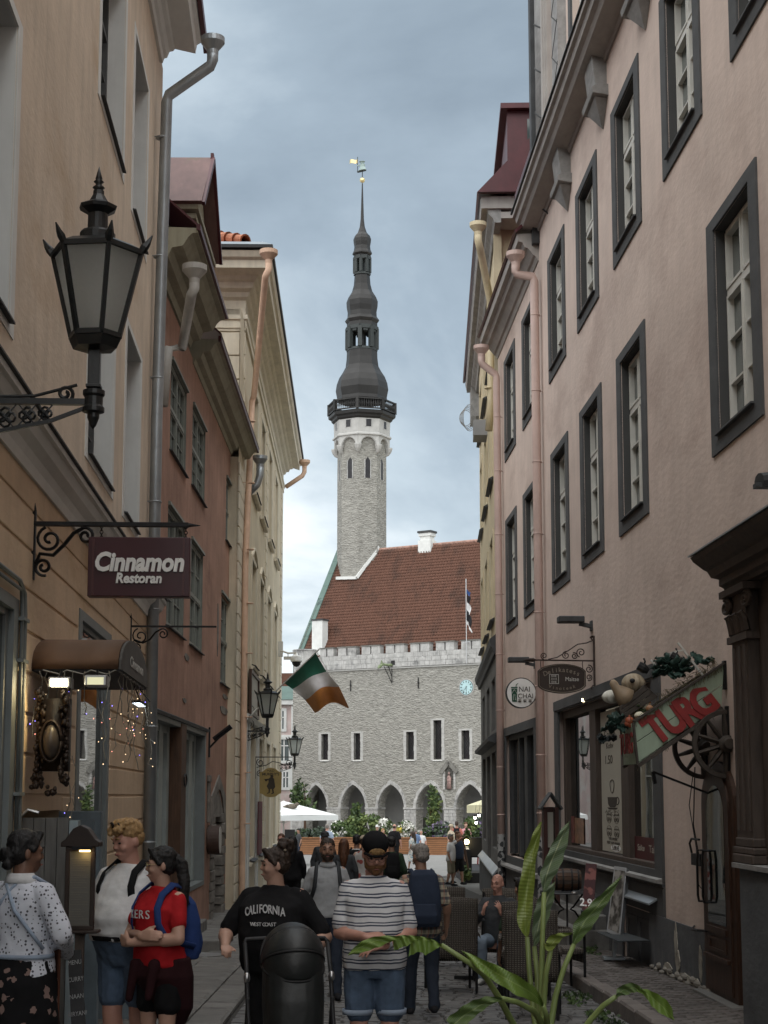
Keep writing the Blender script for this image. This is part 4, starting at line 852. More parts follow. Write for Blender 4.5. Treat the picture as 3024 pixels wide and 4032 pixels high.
for y_ in (.47, 1.15): m.box(-5.499, -5.494, y_ - .008, y_ + .008, 1.5, 1.93)
m.build('edge_strip', mk('signedge', (.07, .02, .02), .4), cs)
text('Cinnamon', cs, MT['white'], .195, (-5.494, .815, 1.745), (0, 1, 0), shear=.18, bold=.0075, ext=.004, sx=.83)
text('Restoran', cs, MT['white'], .105, (-5.494, .815, 1.625), (0, 1, 0), shear=.15, bold=.0035, ext=.004, sx=.9)
for y_ in (.52, 1.16):
 m = MB()
 for k in range(5): m.tube([(-5.53 + .012 * math.cos(a) * (k % 2), y_ + .012 * math.cos(a) * ((k + 1) % 2), 2.035 - k * .022 + .014 * math.sin(a)) for a in [i * .8 for i in range(9)]], .0035, 4)
 m.build('chain', MT['iron'], cs)
b2 = thing('empty_sign_bracket', 'thin black scroll bracket without a board beside the steel downpipe', 'sign bracket', OW, (-8.82, 0, 2.05))
scroll_bracket(OW, -8.82, 2.02, 1.04, .36, b2, MT['iron'], r=.009, tip=False)
# steel downpipe at the corner of the orange house
xs_ = hit(OW, 603, 2400, .10).x; p = onx(OW, 838, 165, xs_ + .1); q = onx(OW, 657, 385, xs_); pz = p.z; hy = p.y
dp_ = downpipe('dp', 'shiny steel downpipe with a wide hopper at the corner of the orange house', OW, [(xs_ + .1, hy, pz - .1), (xs_ + .1, hy, pz - .26), (xs_ + .09, hy - .03, pz - .34), (xs_ + .01, q.y + .03, q.z + .03), (xs_, q.y, q.z - .06), (xs_, .10, 5), (xs_, .10, go(10) + .02)], .078, (xs_ + .1, hy, pz, .165), MT['zinc'], [9.0, 7.3, 5.6, 3.9, 2.45, .9, -.6])
MB().lathe([(.085, 0), (.09, .03), (.09, 1.2), (.085, 1.25)], (xs_ * KX, .10, go(10) + .02), 14).build('foot_sleeve', MT['zinc'], dp_, smooth=True)
# ---------------------------------------------------------------- red house
mk('terracotta', (0.40, 0.245, 0.185), 0.92, var=0.22, sc=1.2, bump=0.45, bsc=18, streak=0.55, spec=.2, dirt=(.22, .13, .10), dsc=.9, dthr=.60)
mk('olivecream', (0.33, 0.315, 0.235), 0.85, var=0.12, sc=2, streak=0.45)
mk('greygreen', (0.20, 0.215, 0.19), 0.6, var=0.12, sc=5)
mk('roughstone', (0.20, 0.185, 0.165), 0.95, var=0.4, sc=5, bump=0.9, bsc=14)
mk('oldpost', (0.085, 0.045, 0.026), 0.7, var=0.35, sc=4, stretch=(6, 6, .6), bump=.3)
mk('redroofmoss', (0.145, 0.08, 0.072), 0.6, var=0.2, sc=2, streak=.5, dirt=(.075, .085, .03), dsc=.9, dthr=.62)
rh = thing('red_house', 'narrow terracotta red house with grey green small paned windows and a dormer', 'house', DW, (-13, 0, -2.4))
RWN = [(-11.95, -11.0, 5.24, 6.64), (-13.32, -12.36, 5.28, 6.66), (-15.86, -15.27, 5.34, 6.66), (-11.98, -10.97, 2.55, 4.37), (-13.28, -12.38, 2.55, 4.33), (-15.88, -14.93, 2.29, 4.08)]
rops = [(a, b, c, d, .13) for a, b, c, d in RWN] + [(-13.7, -10.5, -1.62, 1.18, .3), (-15.42, -14.25, -2.6, -.42, .35)]
wall_mb(-16.05, -10.15, -2.6, 7.45, rops, .13).build('wall', MT['terracotta'], rh)
m = MB(); m.box(-16.0, -10.1, -6, -.64, -2.6, 7.6); m.build('core', MT['darkgrey'], rh)
def cas_win(w, h):
 m = MB(); ring(m, -w / 2 + .002, w / 2 - .002, .0, h - .002, .05, -.12, -.03, .025); m.box(-.015, .015, -.11, -.025, .05, h - .05); m.box(-w / 2 + .05, w / 2 - .05, -.11, -.022, h * .48, h * .48 + .06); r = m.build('window', MT['greygreen'], None)
 q = MB(); q.box(-w / 2 + .002, -w / 2 + .005, -.125, -.002, 0, h); q.box(w / 2 - .005, w / 2 - .002, -.125, -.002, 0, h); q.box(-w / 2, w / 2, -.125, -.002, h - .006, h - .002); q.build('reveal', MT['greygreen'], r)
 q = MB()
 for s in (-1, 1):
  a, b = (.015, w / 2 - .027) if s > 0 else (-w / 2 + .027, -.015)
  for z0, z1 in ((.05, h * .48), (h * .48 + .06, h - .05)):
   ring(q, a, b, z0, z1, .03, -.10, -.035, .015); q.box((a + b) / 2 - .005, (a + b) / 2 + .005, -.09, -.045, z0 + .03, z1 - .03); q.box(a + .03, b - .03, -.09, -.046, (z0 + z1) / 2 - .009, (z0 + z1) / 2 + .009)
 q.build('sash', MT['greygreen'], r)
 for s in (-1, 1):
  for z0, z1 in ((.08, h * .48 - .03), (h * .48 + .09, h - .08)):
   a, b = (.03, w / 2 - .042) if s > 0 else (-w / 2 + .042, -.03); MB().box(a, b, -.075, -.07, z0, z1).build('pane', MT['dimglass'], r)
 q = MB(); sweep(q, [(-.1, .02), (.055, -.02), (.055, -.035), (-.1, -.01)], -w / 2 - .03, w / 2 + .03); q.build('sill', MT['darkgrey'], r)
 q = MB(); sweep(q, [(.003, h), (.045, h + .0), (.04, h + .05), (.003, h + .06)], -w / 2, w / 2); q.build('head', MT['greygreen'], r)
 return r
rw_ = {}
for a, b, c, d in RWN: place_win(rh, cas_win, a, b, c, d, rw_)
# shop window with timber post
m = MB(); ring(m, -13.69, -10.51, -1.61, 1.17, .08, -.28, .012); sw = m.build('shop_window', MT['framegreen'], rh)
m = MB()
for a, b in ((-11.5, -11.28), (-11.85, -11.72), (-13.35, -13.12), (-12.35, -12.22), (-13.62, -13.5)): m.box(a, b, -.26, -.16, -1.52, 1.09)
m.box(-13.6, -10.6, -.26, -.17, .98, 1.09); m.box(-11.28, -10.6, -.25, -.18, .28, .33); m.build('jamb_board', mk('palegreen', (.30, .34, .33), .6, var=.1, sc=4), sw, loc=(0, 0, 0))
for a, b in ((-11.28, -10.6), (-11.72, -11.5), (-13.12, -12.35), (-13.5, -13.35)): MB().box(a, b, -.23, -.22, -1.5, .98).build('pane', MT['shopglass'], sw, loc=(0, 0, 0))
m = MB(); m.box(-12.2, -11.87, -.26, .03, -1.8, 1.16); m.build('timber_post', MT['oldpost'], sw, loc=(0, 0, 0), bevel=.02)
m = MB(); m.tube([(-12.03, .05 + .02 * math.sin(a), .2 + .1 * math.sin(a)) if False else (-12.03 + .08 * math.cos(a), .06, .25 + .1 * math.sin(a)) for a in [i * .5 for i in range(14)]], .012, 6); m.build('iron_ring', MT['iron'], sw, loc=(0, 0, 0))
m = MB(); sweep(m, [(-.02, 1.17), (.04, 1.17), (.05, 1.22), (-.02, 1.26)], -13.8, -10.4); m.build('lintel', MT['darkgrey'], rh)
# blocked gothic doorway of rough stones
ap = arch_poly(-15.42, -14.3, -2.6, -.75, .12)
dw_ = MB().prism(ap, -.28, -.22).build('stone_niche', MT['roughstone'], rh)
m = MB()
for i in range(len(ap) - 1):
 pass
m.prism([(-15.6, -.9), (-15.42, -.75)] + ap[2:-1] + [(-14.3, -.75), (-14.12, -.9), (-14.2, .0), (-14.86, .42), (-15.5, .0)], -.002, .03); m.build('arch_stone', MT['roughstone'], rh, bevel=.01)
m = MB(); m.prism([(-15.42, -.42), (-14.25, -.42), (-14.25, -.35), (-14.86, .12), (-15.42, -.35)], .001, .006); m.build('arch_infill', MT['roughstone'], rh)
z = go(14.8)
while z < -.5:
 h = ru(.16, .26)
 for a, b, y0, y1 in ((-15.46, -15.2, -.3, .035), (-14.5, -14.2, -.3, .03)):
  MB().box(a - ru(0, .06), b + ru(0, .05), y0, y1 + ru(-.015, .02), z, z + h - .015).build('stone', MT['roughstone'], dw_, loc=(0, 0, 0), bevel=.015)
 x = -15.2
 while x < -14.5:
  w = ru(.2, .35); MB().box(x, min(x + w, -14.5) - .012, -.3, -.2 + ru(-.02, .03), z, z + h - .015).build('stone', MT['roughstone'], dw_, loc=(0, 0, 0), bevel=.012); x += w
 z += h
m = MB(); m.box(-13.98, -13.86, .0, .05, -.5, .25); m.box(-14.0, -13.84, .0, .06, .25, .38); m.box(-13.95, -13.89, 0, .06, -.7, -.6); m.build('stone_fragment', MT['roughstone'], rh, bevel=.015)
for x_, z_, w_, h_ in ((-12.2, 2.28, .3, .12), (-12.1, .95 + .6, .25, .08), (-15.3, 1.75, .8, .18), (-15.4, 2.05, .6, .10), (-14.6, 3.3, .12, 1.1)):
 MB().prism([(x_ + w_ / 2 * math.cos(a) * ru(.8, 1.1), z_ + h_ / 2 * math.sin(a) * ru(.8, 1.1)) for a in [i * .5 for i in range(12)]], .001, .012).build('plaster_scar', MT['roughstone'], rh)
# cornices, roof, dormer
m = MB(); P1 = [(-.1, 7.36), (.02, 7.36), (.05, 7.44), (.14, 7.46), (.18, 7.56), (.30, 7.58), (.36, 7.68), (.40, 7.72), (.46, 7.73), (.46, 7.78), (-.1, 7.8)]
sweep(m, P1, -16.4, -12.3); sweep(m, [(y * 1.3, z + .12 + (z - 7.36) * .3) for y, z in P1], -12.05, -10.1); m.build('cornice', MT['olivecream'], rh)
m = MB(); m.box(-16.42, -12.28, .45, .49, 7.74, 7.82); m.box(-12.07, -10.1, .59, .63, 8.0, 8.07); m.add([(-16.45, .5, 7.82), (-12.2, .5, 7.82), (-12.2, -3.5, 11.4), (-16.45, -3.5, 11.4)], [(0, 1, 2, 3)]); m.add([(-12.2, .62, 8.08), (-10.15, .62, 8.08), (-10.15, -3.5, 11.8), (-12.2, -3.5, 11.8)], [(0, 1, 2, 3)]); m.build('roof', MT['redmetal'], rh, solid=.03)
dm = MB(); xr, xn, xf = -11.38, -10.72, -12.02; zr, ze = 10.2, 8.92
dm.add([(xr, .5, zr), (xr, -3, zr), (xn, -3, ze), (xn, .5, ze), (xf, -3, ze), (xf, .5, ze)], [(0, 3, 2, 1), (0, 1, 4, 5)]); do_ = dm.build('dormer', MT['redroofmoss'], rh, solid=.05)
for y_ in (-.2, -1.3): MB().bar((xr, y_, zr + .02), (xn, y_, ze + .02), .03).build('seam', MT['redroofmoss'], do_, loc=(0, 0, 0))
m = MB(); m.bar((xr, .5, zr + .08), (xr, .5, zr - .1), .05); m.bar((xr, .52, zr), (xn - .02, .52, ze), .05); m.bar((xr, .52, zr), (xf - .02, .52, ze), .05); m.build('verge', MT['redmetal'], do_, loc=(0, 0, 0))
m = MB(); m.prism([(xn - .05, ze), (xf + .05, ze), (xr, zr - .05)], .28, .3); m.build('gable', MT['olivecream'], do_, loc=(0, 0, 0))
m = MB(); m.box(xf + .12, xn - .12, -3, .30, 7.9, ze); m.build('cheek', MT['redmetal'], do_, loc=(0, 0, 0))
m = MB()
for k, (a, z0) in enumerate(((.02, 8.84), (.06, 8.72), (.09, 8.62))): m.box(xf + a, xn - a, -3, .46 - a, z0, z0 + .08)
m.build('dormer_cornice', MT['olivecream'], do_, loc=(0, 0, 0))
m = MB(); ring(m, xf + .2, xn - .2, 8.0, 8.6, .07, .30, .34); m.build('dormer_window', MT['greygreen'], do_, loc=(0, 0, 0)); MB().box(xf + .26, xn - .26, .305, .31, 8.06, 8.54).build('dormer_pane', MT['dimglass'], do_, loc=(0, 0, 0))
mk('whitezinc', (.44, .43, .40), .5, var=.12, sc=3, streak=.3)
p = hit(DW, 766, 1062, .66)
downpipe('dp', 'pale hopper and bent pipe below the dormer of the red house', DW, [(p.x, .66, p.z - .1), (p.x, .66, p.z - .27), (p.x + .02, .63, p.z - .36), (-10.5, .3, p.z - .6), (-10.3, .15, p.z - .75), (-10.28, .1, p.z - 1.6)], .07, (p.x, .66, p.z, .17), MT['whitezinc'], [])
p = hit(DW, 1024, 1806, .5)
downpipe('dp', 'grey hopper with a short bent spout at the far end of the red house eaves', DW, [(p.x, .5, p.z - .1), (p.x, .5, p.z - .4), (p.x, .44, p.z - .6), (p.x, .2, p.z - .85)], .085, (p.x, .5, p.z, .17), MT['zinc'], [])
# fittings on the red house
dr_ = thing('drum_sign', 'round brown metal drum with a white face on the red house beside the stone doorway', 'sign', DU, (-13.9 * KX, .1, -.85))
m = MB(); m.tube([(-13.95 * KX, .02, -.82), (-13.95 * KX, .24, -.82)], .27, 28); m.build('rim', mk('rust', (.055, .032, .024), .6, var=.3, sc=5), dr_); MB().tube([(-13.95 * KX, .24, -.82), (-13.95 * KX, .246, -.82)], .25, 28).build('face', MT['offwhite'], dr_)
bk = thing('tube_lamp', 'small black tube lamp on a bracket over the stone doorway', 'lamp', DW, (-13.9, .1, 1.1))
m = MB(); m.box(-13.97, -13.93, .0, .03, .72, 1.28); m.tube([(-13.95, .02, .9), (-13.95, .3, 1.2)], .02, 6); m.tube([(-13.95, .1, 1.05), (-13.95, .42, 1.3)], .05, 10); m.build('lamp', MT['iron'], bk)
stp = thing('doorstep', 'two worn grey stone steps in front of the red house', 'steps', ID, (-2.8, 11.1 * K, go(11)))
for a, b, c, d, h in ((-3.4, -2.33, 10.62, 11.6, .2), (-3.4, -2.72, 10.85, 11.5, .36)): MB().box(a, b, c * K, d * K, go(11) - .1, go(11) + h).build('step', MT['stonestep'], stp, bevel=.02)
mh = MB(); mh.lathe([(.001, .0), (.24, .0), (.26, .006), (.28, .006), (.28, -.02)][::-1], (-2.45, 10.25 * K, go(10.25) + .052), 28); o = mh.build('manhole_cover', MT['steel']); tag(o, 'round metal manhole cover in the left pavement before the steps', 'manhole cover')
# ---------------------------------------------------------------- cream house
mk('cream', (0.64, 0.56, 0.42), 0.9, var=0.1, sc=1.2, bump=0.25, bsc=22, streak=0.4)
mk('creamtrim', (0.66, 0.60, 0.48), 0.88, var=0.1, sc=2, streak=0.35, dirt=(.4, .37, .32), dsc=3, dthr=.66)
mk('peach', (0.56, 0.38, 0.27), 0.6, var=0.15, sc=3, dirt=(.09, .05, .035), dsc=4, dthr=.66)
ch = thing('cream_house', 'tall cream classical house with heavy cornice beyond the red house', 'house', CW, (-20, 0, -2.8))
cx = [(-18.65, -17.85), (-20.25, -19.42), (-22.0, -21.2), (-23.75, -22.95)]
cops = [(a, b, 7.47, 10.1, .16) for a, b in cx] + [(a, b, 3.2, 5.75, .16) for a, b in cx] + [(a, b, -1.5, 1.5, .2) for a, b in cx]
wall_mb(-25.4, -15.7, -3.2, 10.7, cops, .16).build('wall', MT['cream'], ch)
m = MB(); m.box(-25.4, -16.5, -7, -.62, -3, 12); m.box(-25.4, -25.3, -7, -.002, -3, 12); m.box(-15.8, -15.69, -.8, -.003, -3.2, 7.3); m.box(-16.46, -16.3, -8, -.002, 5.0, 12); m.build('end_wall', MT['cream'], ch)
def quoins(x0, x1, z0, z1, y0, y1, st=.38):
 z = z0
 while z < z1 - .05: MB().box(x0, x1, y0, y1, z + .012, min(z + st, z1) - .012).build('quoin_block', MT['creamtrim'], ch, bevel=.01); z += st
quoins(-16.42, -15.67, -2.6, 7.2, -.01, .035); quoins(-25.38, -24.9, -2.8, 10.5, -.01, .035); quoins(-20.95, -20.6, -2.6, 10.5, -.01, .03)
z = 6.6
while z < 10.5: MB().box(-16.31, -16.27, -3.5, -.10, z, z + .53).build('quoin_block', MT['creamtrim'], ch, bevel=.01); MB().box(-16.31, -16.25, -.09, .03, z, z + .53).build('quoin_block', MT['creamtrim'], ch, bevel=.01); z += .555
PC = [(-.1, 10.55), (.05, 10.55), (.05, 10.72), (.08, 10.74), (.08, 10.84), (.03, 10.86), (.03, 11.2), (.09, 11.25), (.12, 11.34), (.20, 11.38), (.24, 11.5), (.30, 11.52), (.34, 11.58), (.55, 11.60), (.57, 11.76), (.62, 11.80), (.66, 11.92), (-.1, 11.95)]
m = MB(); sweep(m, PC, -25.45, -16.3, -1, 1); m.build('cornice', MT['creamtrim'], ch)
m = MB(); n_ = len(PC); vs = [(-16.3 + y, -6.0, z) for y, z in PC] + [(-16.3 + y, y, z) for y, z in PC]; m.add(vs, [tuple(range(n_))[::-1], tuple(range(n_, 2 * n_))] + [(i, (i + 1) % n_, (i + 1) % n_ + n_, i + n_) for i in range(n_)]); m.build('end_cornice', MT['creamtrim'], ch)
m = MB(); m.box(-26.1, -15.6, -6, .70, 11.955, 12.02); m.build('gutter', MT['black'], ch); m = MB(); m.add([(-15.62, -6, 12.03), (-15.62, .70, 12.03), (-15.9, .45, 12.3), (-15.9, -6, 12.3)], [(0, 1, 2, 3)]); m.add([(-15.62, .70, 12.03), (-26, .7, 12.03), (-26, .45, 12.3), (-15.9, .45, 12.3)], [(0, 1, 2, 3)]); m.build('eaves_flashing', MT['zinc'], ch, solid=.02)
mk('rooftile', (0.33, 0.135, 0.075), 0.85, var=0.35, sc=3.0, bump=.4, bsc=20, dirt=(.12, .075, .055), dsc=1.4, dthr=.58, world_co=True)
m = MB(); m.add([(-15.95, .4, 12.25), (-26, .4, 12.25), (-26, -3.5, 15.5), (-19.5, -3.5, 15.5)], [(0, 1, 2, 3)]); m.add([(-15.95, .4, 12.25), (-19.5, -3.5, 15.5), (-15.95, -7, 12.25)], [(0, 1, 2)]); m.build('roof', MT['rooftile'], ch)
d_ = (V((-19.5, -3.5, 15.5)) - V((-15.95, .4, 12.25))).normalized()
for k in range(7):
 a = V((-16.3, .0, 12.62)) + d_ * (.36 * k); m = MB(); m.tube([a, a + d_ * .4], [.125, .10], 14, caps=False); m.tube([a, a + d_ * .05], [.14, .135], 14, caps=False); m.build('hip_tile', MT['rooftile'], ch, solid=.02)
def arch_top(w, h, mb, y0, y1, t):            # segmental hood over a window
 pts = [(-w / 2 - .05 + (w + .1) * i / 10, h + .30 * math.sin(math.pi * i / 10)) for i in range(11)]
 mb.prism(pts + [(a, b + t) for a, b in pts[::-1]], y0, y1)
def cream_win(w, h):
 m = MB(); ring(m, -w / 2 - .1, w / 2 + .1, -.1, h + .1, .1, -.003, .03)
 if h < 2.6 and h > 2.5: arch_top(w, h + .02, m, .0, .06, .08)
 r = m.build('window', MT['creamtrim'], None)
 q = MB(); ring(q, -w / 2 + .002, w / 2 - .002, 0, h - .002, .06, -.155, -.08); q.box(-.03, .03, -.15, -.08, .06, h - .06); q.box(-w / 2 + .06, w / 2 - .06, -.15, -.08, h * .68, h * .68 + .05); q.build('sash', MT['offwhite'], r)
 for a, b in ((-w / 2 + .06, -.03), (.03, w / 2 - .06)): MB().box(a, b, -.13, -.12, .06, h - .06).build('pane', MT['dimglass'], r)
 q = MB(); sweep(q, [(.02, -.18), (.10, -.16), (.12, -.10), (.02, -.07)], -w / 2 - .14, w / 2 + .14); q.build('sill', MT['creamtrim'], r)
 q = MB(); sweep(q, [(-.1, .02), (.14, -.06), (.14, -.075), (-.1, 0)], -w / 2, w / 2); q.build('sill_flashing', MT['black'], r)
 return r
cw_ = {}
for a, b, c, d, _ in cops: place_win(ch, cream_win, a, b, c, d, cw_)
for i, x in enumerate((-16.95, -17.35, -19.0)):
 m = MB(); m.box(x - .2, x, .0, .07, -2.9, 1.7); m.build('shop_pilaster', MT['limewhite'], ch, bevel=.01)
m = MB(); sweep(m, [(0, 1.7), (.1, 1.72), (.14, 1.85), (0, 1.9)], -20.6, -16.8); m.build('shop_cornice', MT['limewhite'], ch)
m = MB(); m.box(-19.7, -18.9, .08, .1, -1.5, -.15); o = m.build('banner', mk('burgundy', (.12, .02, .03), .8), ch)
xq = hit(CW, 962, 2600, .11).x; p = hit(CW, 1058, 998, .72)
downpipe('dp', 'peach downpipe with rusty joints at the near corner of the cream house', CW, [(p.x, .72, p.z - .1), (p.x, .72, p.z - .35), (p.x + .02, .66, p.z - .5), (-16.82, .16, p.z - 1.9), (-16.8, .12, p.z - 2.05), (xq, .11, 5), (xq, .11, go(16.6) + .25), (xq, .22, go(16.6) + .1)], .07, (p.x, .72, p.z, .19), MT['peach'], [8.3, 6.9, 5.4, 4.2, 3.1, 1.7, .5, -.6])
p = hit(CW, 1199, 1820, .75)
downpipe('dp', 'pale hopper with a slanting pipe at the far end of the cream house', CW, [(p.x, .75, p.z - .1), (p.x, .75, p.z - .35), (p.x + .02, .68, p.z - .5), (p.x + .15, .12, p.z - .95)], .08, (p.x, .75, p.z, .2), MT['peach'], [])
fp = thing('framed_plaque', 'dark framed sign plate on the cream house above the first far lantern', 'sign', CW, (-18.1, .05, 2.5))
m = MB(); ring(m, -18.9, -17.4, 1.92, 2.98, .08, .03, .10); m.build('frame', MT['doorwood'], fp); MB().box(-18.82, -17.48, .03, .06, 2.0, 2.9).build('plate', mk('plate', (.30, .29, .26), .5, var=.12), fp)
lamp_at('black wall lantern next to the flagpole on the cream house', CU, 1052, 2905, 17.0, .93, 'black wall lanterns')
lamp_at('smaller looking black wall lantern beyond the yellow pub sign', CU, 1160, 3030, 25.0, .93, 'black wall lanterns')
# flag of green, white and orange
FY = 17.4
fg = thing('tricolour_flag', 'green white and orange flag drooping from a slanted pole on the cream house', 'flag', ID, at(975, 2828, FY))
m = MB(); m.tube([at(972, 2832, FY), at(1258, 2555, FY - .3)], .016, 8); m.tube([at(972, 2832, FY), at(1012, 2793, FY)], .035, 8); m.build('pole', MT['offwhite'], fg)
m = MB(); pl = lambda a, b: tuple(at(a, b, FY + .03)); m.tube(spiral((985, 2795), 26, 6, 1.4, 1.5, pl), .008, 5); m.tube(spiral((982, 2852), 20, 6, 1.4, -1.5, pl), .008, 5); m.build('bracket', MT['iron'], fg)
edges = [((1116, 2687), (1242, 2569)), ((1150, 2711), (1286, 2641)), ((1198, 2752), (1333, 2698)), ((1239, 2801), (1369, 2780))]
for k, (cn, nm) in enumerate((((.028, .16, .105), 'green_stripe'), ((.66, .65, .66), 'white_stripe'), ((.62, .25, .06), 'orange_stripe'))):
 def fn(u, v, k=k):
  (a, b), (c, d) = edges[k], edges[k + 1]; w = k + v
  x = (a[0] * (1 - u) + b[0] * u) * (1 - v) + (c[0] * (1 - u) + d[0] * u) * v; y = (a[1] * (1 - u) + b[1] * u) * (1 - v) + (c[1] * (1 - u) + d[1] * u) * v
  y += (w / 3) * (9 * math.sin(u * 7 + .8) - 14 * math.sin(math.pi * u)); x += (w / 3) * 6 * math.sin(u * 5 + w)
  return at(x, y, FY + .10 * math.sin(u * 8.0 + w * .9) * (w / 3) ** .7 - .3 * u + .05 * math.sin(w * 2.4))
 m = MB(); m.grid(fn, 22, 8); m.build(nm, mk(nm, cn, .85, var=.12, sc=6, sheen=.2), fg, smooth=True)
m = MB(); m.tube([at(1246, 2566, FY - .3), at(1290, 2640, FY - .25), at(1330, 2688, FY - .25)], .007, 5); m.build('cord', MT['offwhite'], fg)
# pub sign
ps = thing('pub_sign', 'yellow Mad Murphy\'s pub board hanging from a black scroll bracket', 'sign', CW, (-18.9, 0, .9))
pp = CW.inverted() @ at(1066, 3080, 18.8); sx_ = pp.x; cy_, cz_ = pp.y, pp.z; zr = (CW.inverted() @ at(1075, 2981, 18.8)).z
m = MB(); m.bar((sx_, 0, zr), (sx_, .96, zr), .022); m.bar((sx_, .02, zr + .02), (sx_, .02, zr - .55), .02); pl = lambda a, b: (sx_, a, b)
m.tube(spiral((.14, zr - .14), .10, .03, 1.3, 2.0, pl), .011, 5); m.tube([(sx_, .05, zr - .26), (sx_, .3, zr - .20), (sx_, .45, zr - .11), (sx_, .62, zr - .14), (sx_, .78, zr - .22)], .011, 5); m.tube(spiral((.86, zr - .15), .09, .02, 1.4, -1.4, pl), .011, 5); m.tube(spiral((.13, zr - .42), .08, .02, 1.4, 1.5, pl), .011, 5)
for y_ in (cy_ - .18, cy_ + .18): m.tube([(sx_, y_, zr), (sx_, y_, cz_ + .33)], .006, 4)
m.build('bracket', MT['iron'], ps)
bp_ = [(-.27, -.28), (-.2, -.30), (-.13, -.36), (0, -.38), (.13, -.36), (.2, -.30), (.27, -.28), (.28, .25), (.2, .27), (.12, .34), (0, .37), (-.12, .34), (-.2, .27), (-.28, .25)]
def yz(poly, x0, x1, cy, cz, mb): n = len(poly); return mb.add([(x0, cy + a, cz + b) for a, b in poly] + [(x1, cy + a, cz + b) for a, b in poly], [tuple(range(n)), tuple(range(2 * n - 1, n - 1, -1))] + [(i, i + n, (i + 1) % n + n, (i + 1) % n) for i in range(n)])
m = MB(); yz(bp_, sx_ - .02, sx_ + .02, cy_, cz_, m); m.build('board', mk('mustard', (.37, .27, .10), .6, var=.15, sc=4), ps)
text('MAD', ps, INK, .09, (sx_ + .021, cy_, cz_ + .285), (0, 1, 0), ext=.002); text("MURPHY'S", ps, INK, .095, (sx_ + .021, cy_, cz_ + .2), (0, 1, 0), ext=.002, bold=.002)
m = MB(); X = sx_ + .022
for poly in ([(-.02, .12), (.05, .13), (.09, .08), (.10, .0), (.12, -.12), (.08, -.17), (-.06, -.17), (-.10, -.10), (-.05, .0), (-.06, .08)], [(-.05, -.17), (-.01, -.17), (-.02, -.27), (-.09, -.29), (-.09, -.27), (-.05, -.26)], [(.03, -.17), (.07, -.17), (.09, -.28), (.02, -.30), (.02, -.28), (.05, -.26)], [(.0, .12), (.06, .12), (.07, .16), (.05, .19), (.01, .19), (-.01, .16)], [(-.06, .06), (-.12, .02), (-.15, .05), (-.13, .08), (-.05, .09)]): yz(poly, X - .001, X + .002, cy_, cz_, m)
m.tube([(X, cy_ - .16, cz_ + .07), (X, cy_ + .0, cz_ + .09)], .006, 4); m.build('fiddler_print', INK, ps)
# dome camera and floodlight at the far corner
cm = thing('dome_camera', 'white dome security camera on an arm at the far corner of the cream house', 'camera', ID, at(1167, 2600, 24.2))
c_ = at(1167, 2606, 24.2); m = MB(); m.lathe([(.02, .30), (.06, .24), (.19, .17), (.20, .03), (.18, 0), (.001, 0)][::-1], c_, 18); m.build('housing', MT['white'], cm, smooth=False); m = MB(); m.ell(c_, (.15, .15, .17), 14, 9); m.build('dome', MT['black'], cm, smooth=True)
m = MB(); m.tube([at(1106, 2562, 24.3), at(1135, 2572, 24.2), c_ + V((0, 0, .3))], .03, 6); a = at(1102, 2556, 24.4); m.box(a.x - .1, a.x + .1, a.y - .1, a.y + .1, a.z - .25, a.z + .25); m.build('arm', MT['offwhite'], cm)
f2 = thing('small_floodlight', 'small grey floodlight hanging from the camera arm', 'floodlight', ID, at(1134, 2590, 24.2)); c_ = at(1134, 2590, 24.2); m = MB(); m.box(c_.x - .14, c_.x + .14, c_.y - .08, c_.y + .08, c_.z - .06, c_.z + .04); m.bar(c_, c_ + V((0, 0, .16)), .03); m.build('head', MT['offwhite'], f2)
# ---------------------------------------------------------------- town hall
def rubble(n, co, b, t):
 mp = n('ShaderNodeMapping', {'Vector': co, 'Scale': (1.0, 1.0, 2.6)}).outputs[0]
 a = n('ShaderNodeTexNoise', {'Vector': mp, 'Scale': 1.7, 'Detail': 8.0, 'Roughness': .66, 'Distortion': .8}).outputs[0]
 c = n('ShaderNodeTexNoise', {'Vector': co, 'Scale': .35, 'Detail': 4.0}).outputs[0]
 v = n('ShaderNodeTexVoronoi', {'Vector': mp, 'Scale': 2.0}, feature='DISTANCE_TO_EDGE').outputs[0]
 h = mth(n, 'ADD', mth(n, 'MULTIPLY', a, 1.0), mth(n, 'MINIMUM', v, .25))
 bp = n('ShaderNodeBump', {'Height': h, 'Strength': .8, 'Distance': .25}); t.links.new(bp.outputs[0], b.inputs['Normal'])
 r = n('ShaderNodeMapRange', {'Value': a, 'From Min': .34, 'From Max': .62}).outputs[0]
 k = mixc(n, r, (.215, .21, .19), (.40, .39, .355))
 return mixc(n, mth(n, 'MULTIPLY', c, .45), k, (.30, .29, .26))
RUB = custom('rubble_plaster', rubble, .95, .15)
def ashlar(n, co, b, t):
 br = n('ShaderNodeTexBrick', {'Vector': n('ShaderNodeVectorMath', {0: co, 1: (1, 1, 1)}, operation='MULTIPLY').outputs[0]})
 return None
mk('limestone', (0.42, 0.415, 0.40), 0.92, var=0.25, sc=1.6, bump=0.7, bsc=7, streak=.4, dirt=(.20, .20, .195), dsc=.7, dthr=.55, bdist=.04)
mk('limepale', (0.44, 0.435, 0.415), 0.9, var=0.12, sc=2, bump=.3, bsc=8, streak=.2, bdist=.03)
mk('darkstone', (0.17, 0.165, 0.15), 0.92, var=0.3, sc=2.5, bump=.7, bsc=6, bdist=.03)
mk('hallpaint', (0.40, 0.40, 0.39), 0.9, var=.06)
mk('lattice', (0.022, 0.02, 0.022), .25, var=.3)
mk('copper', (0.10, 0.155, 0.135), .7, var=.2, sc=.6, dirt=(.05, .08, .075), dsc=.6)
mk('spiremetal', (0.024, 0.023, 0.022), .5, var=.25, sc=.7, metal=.2, streak=.3)
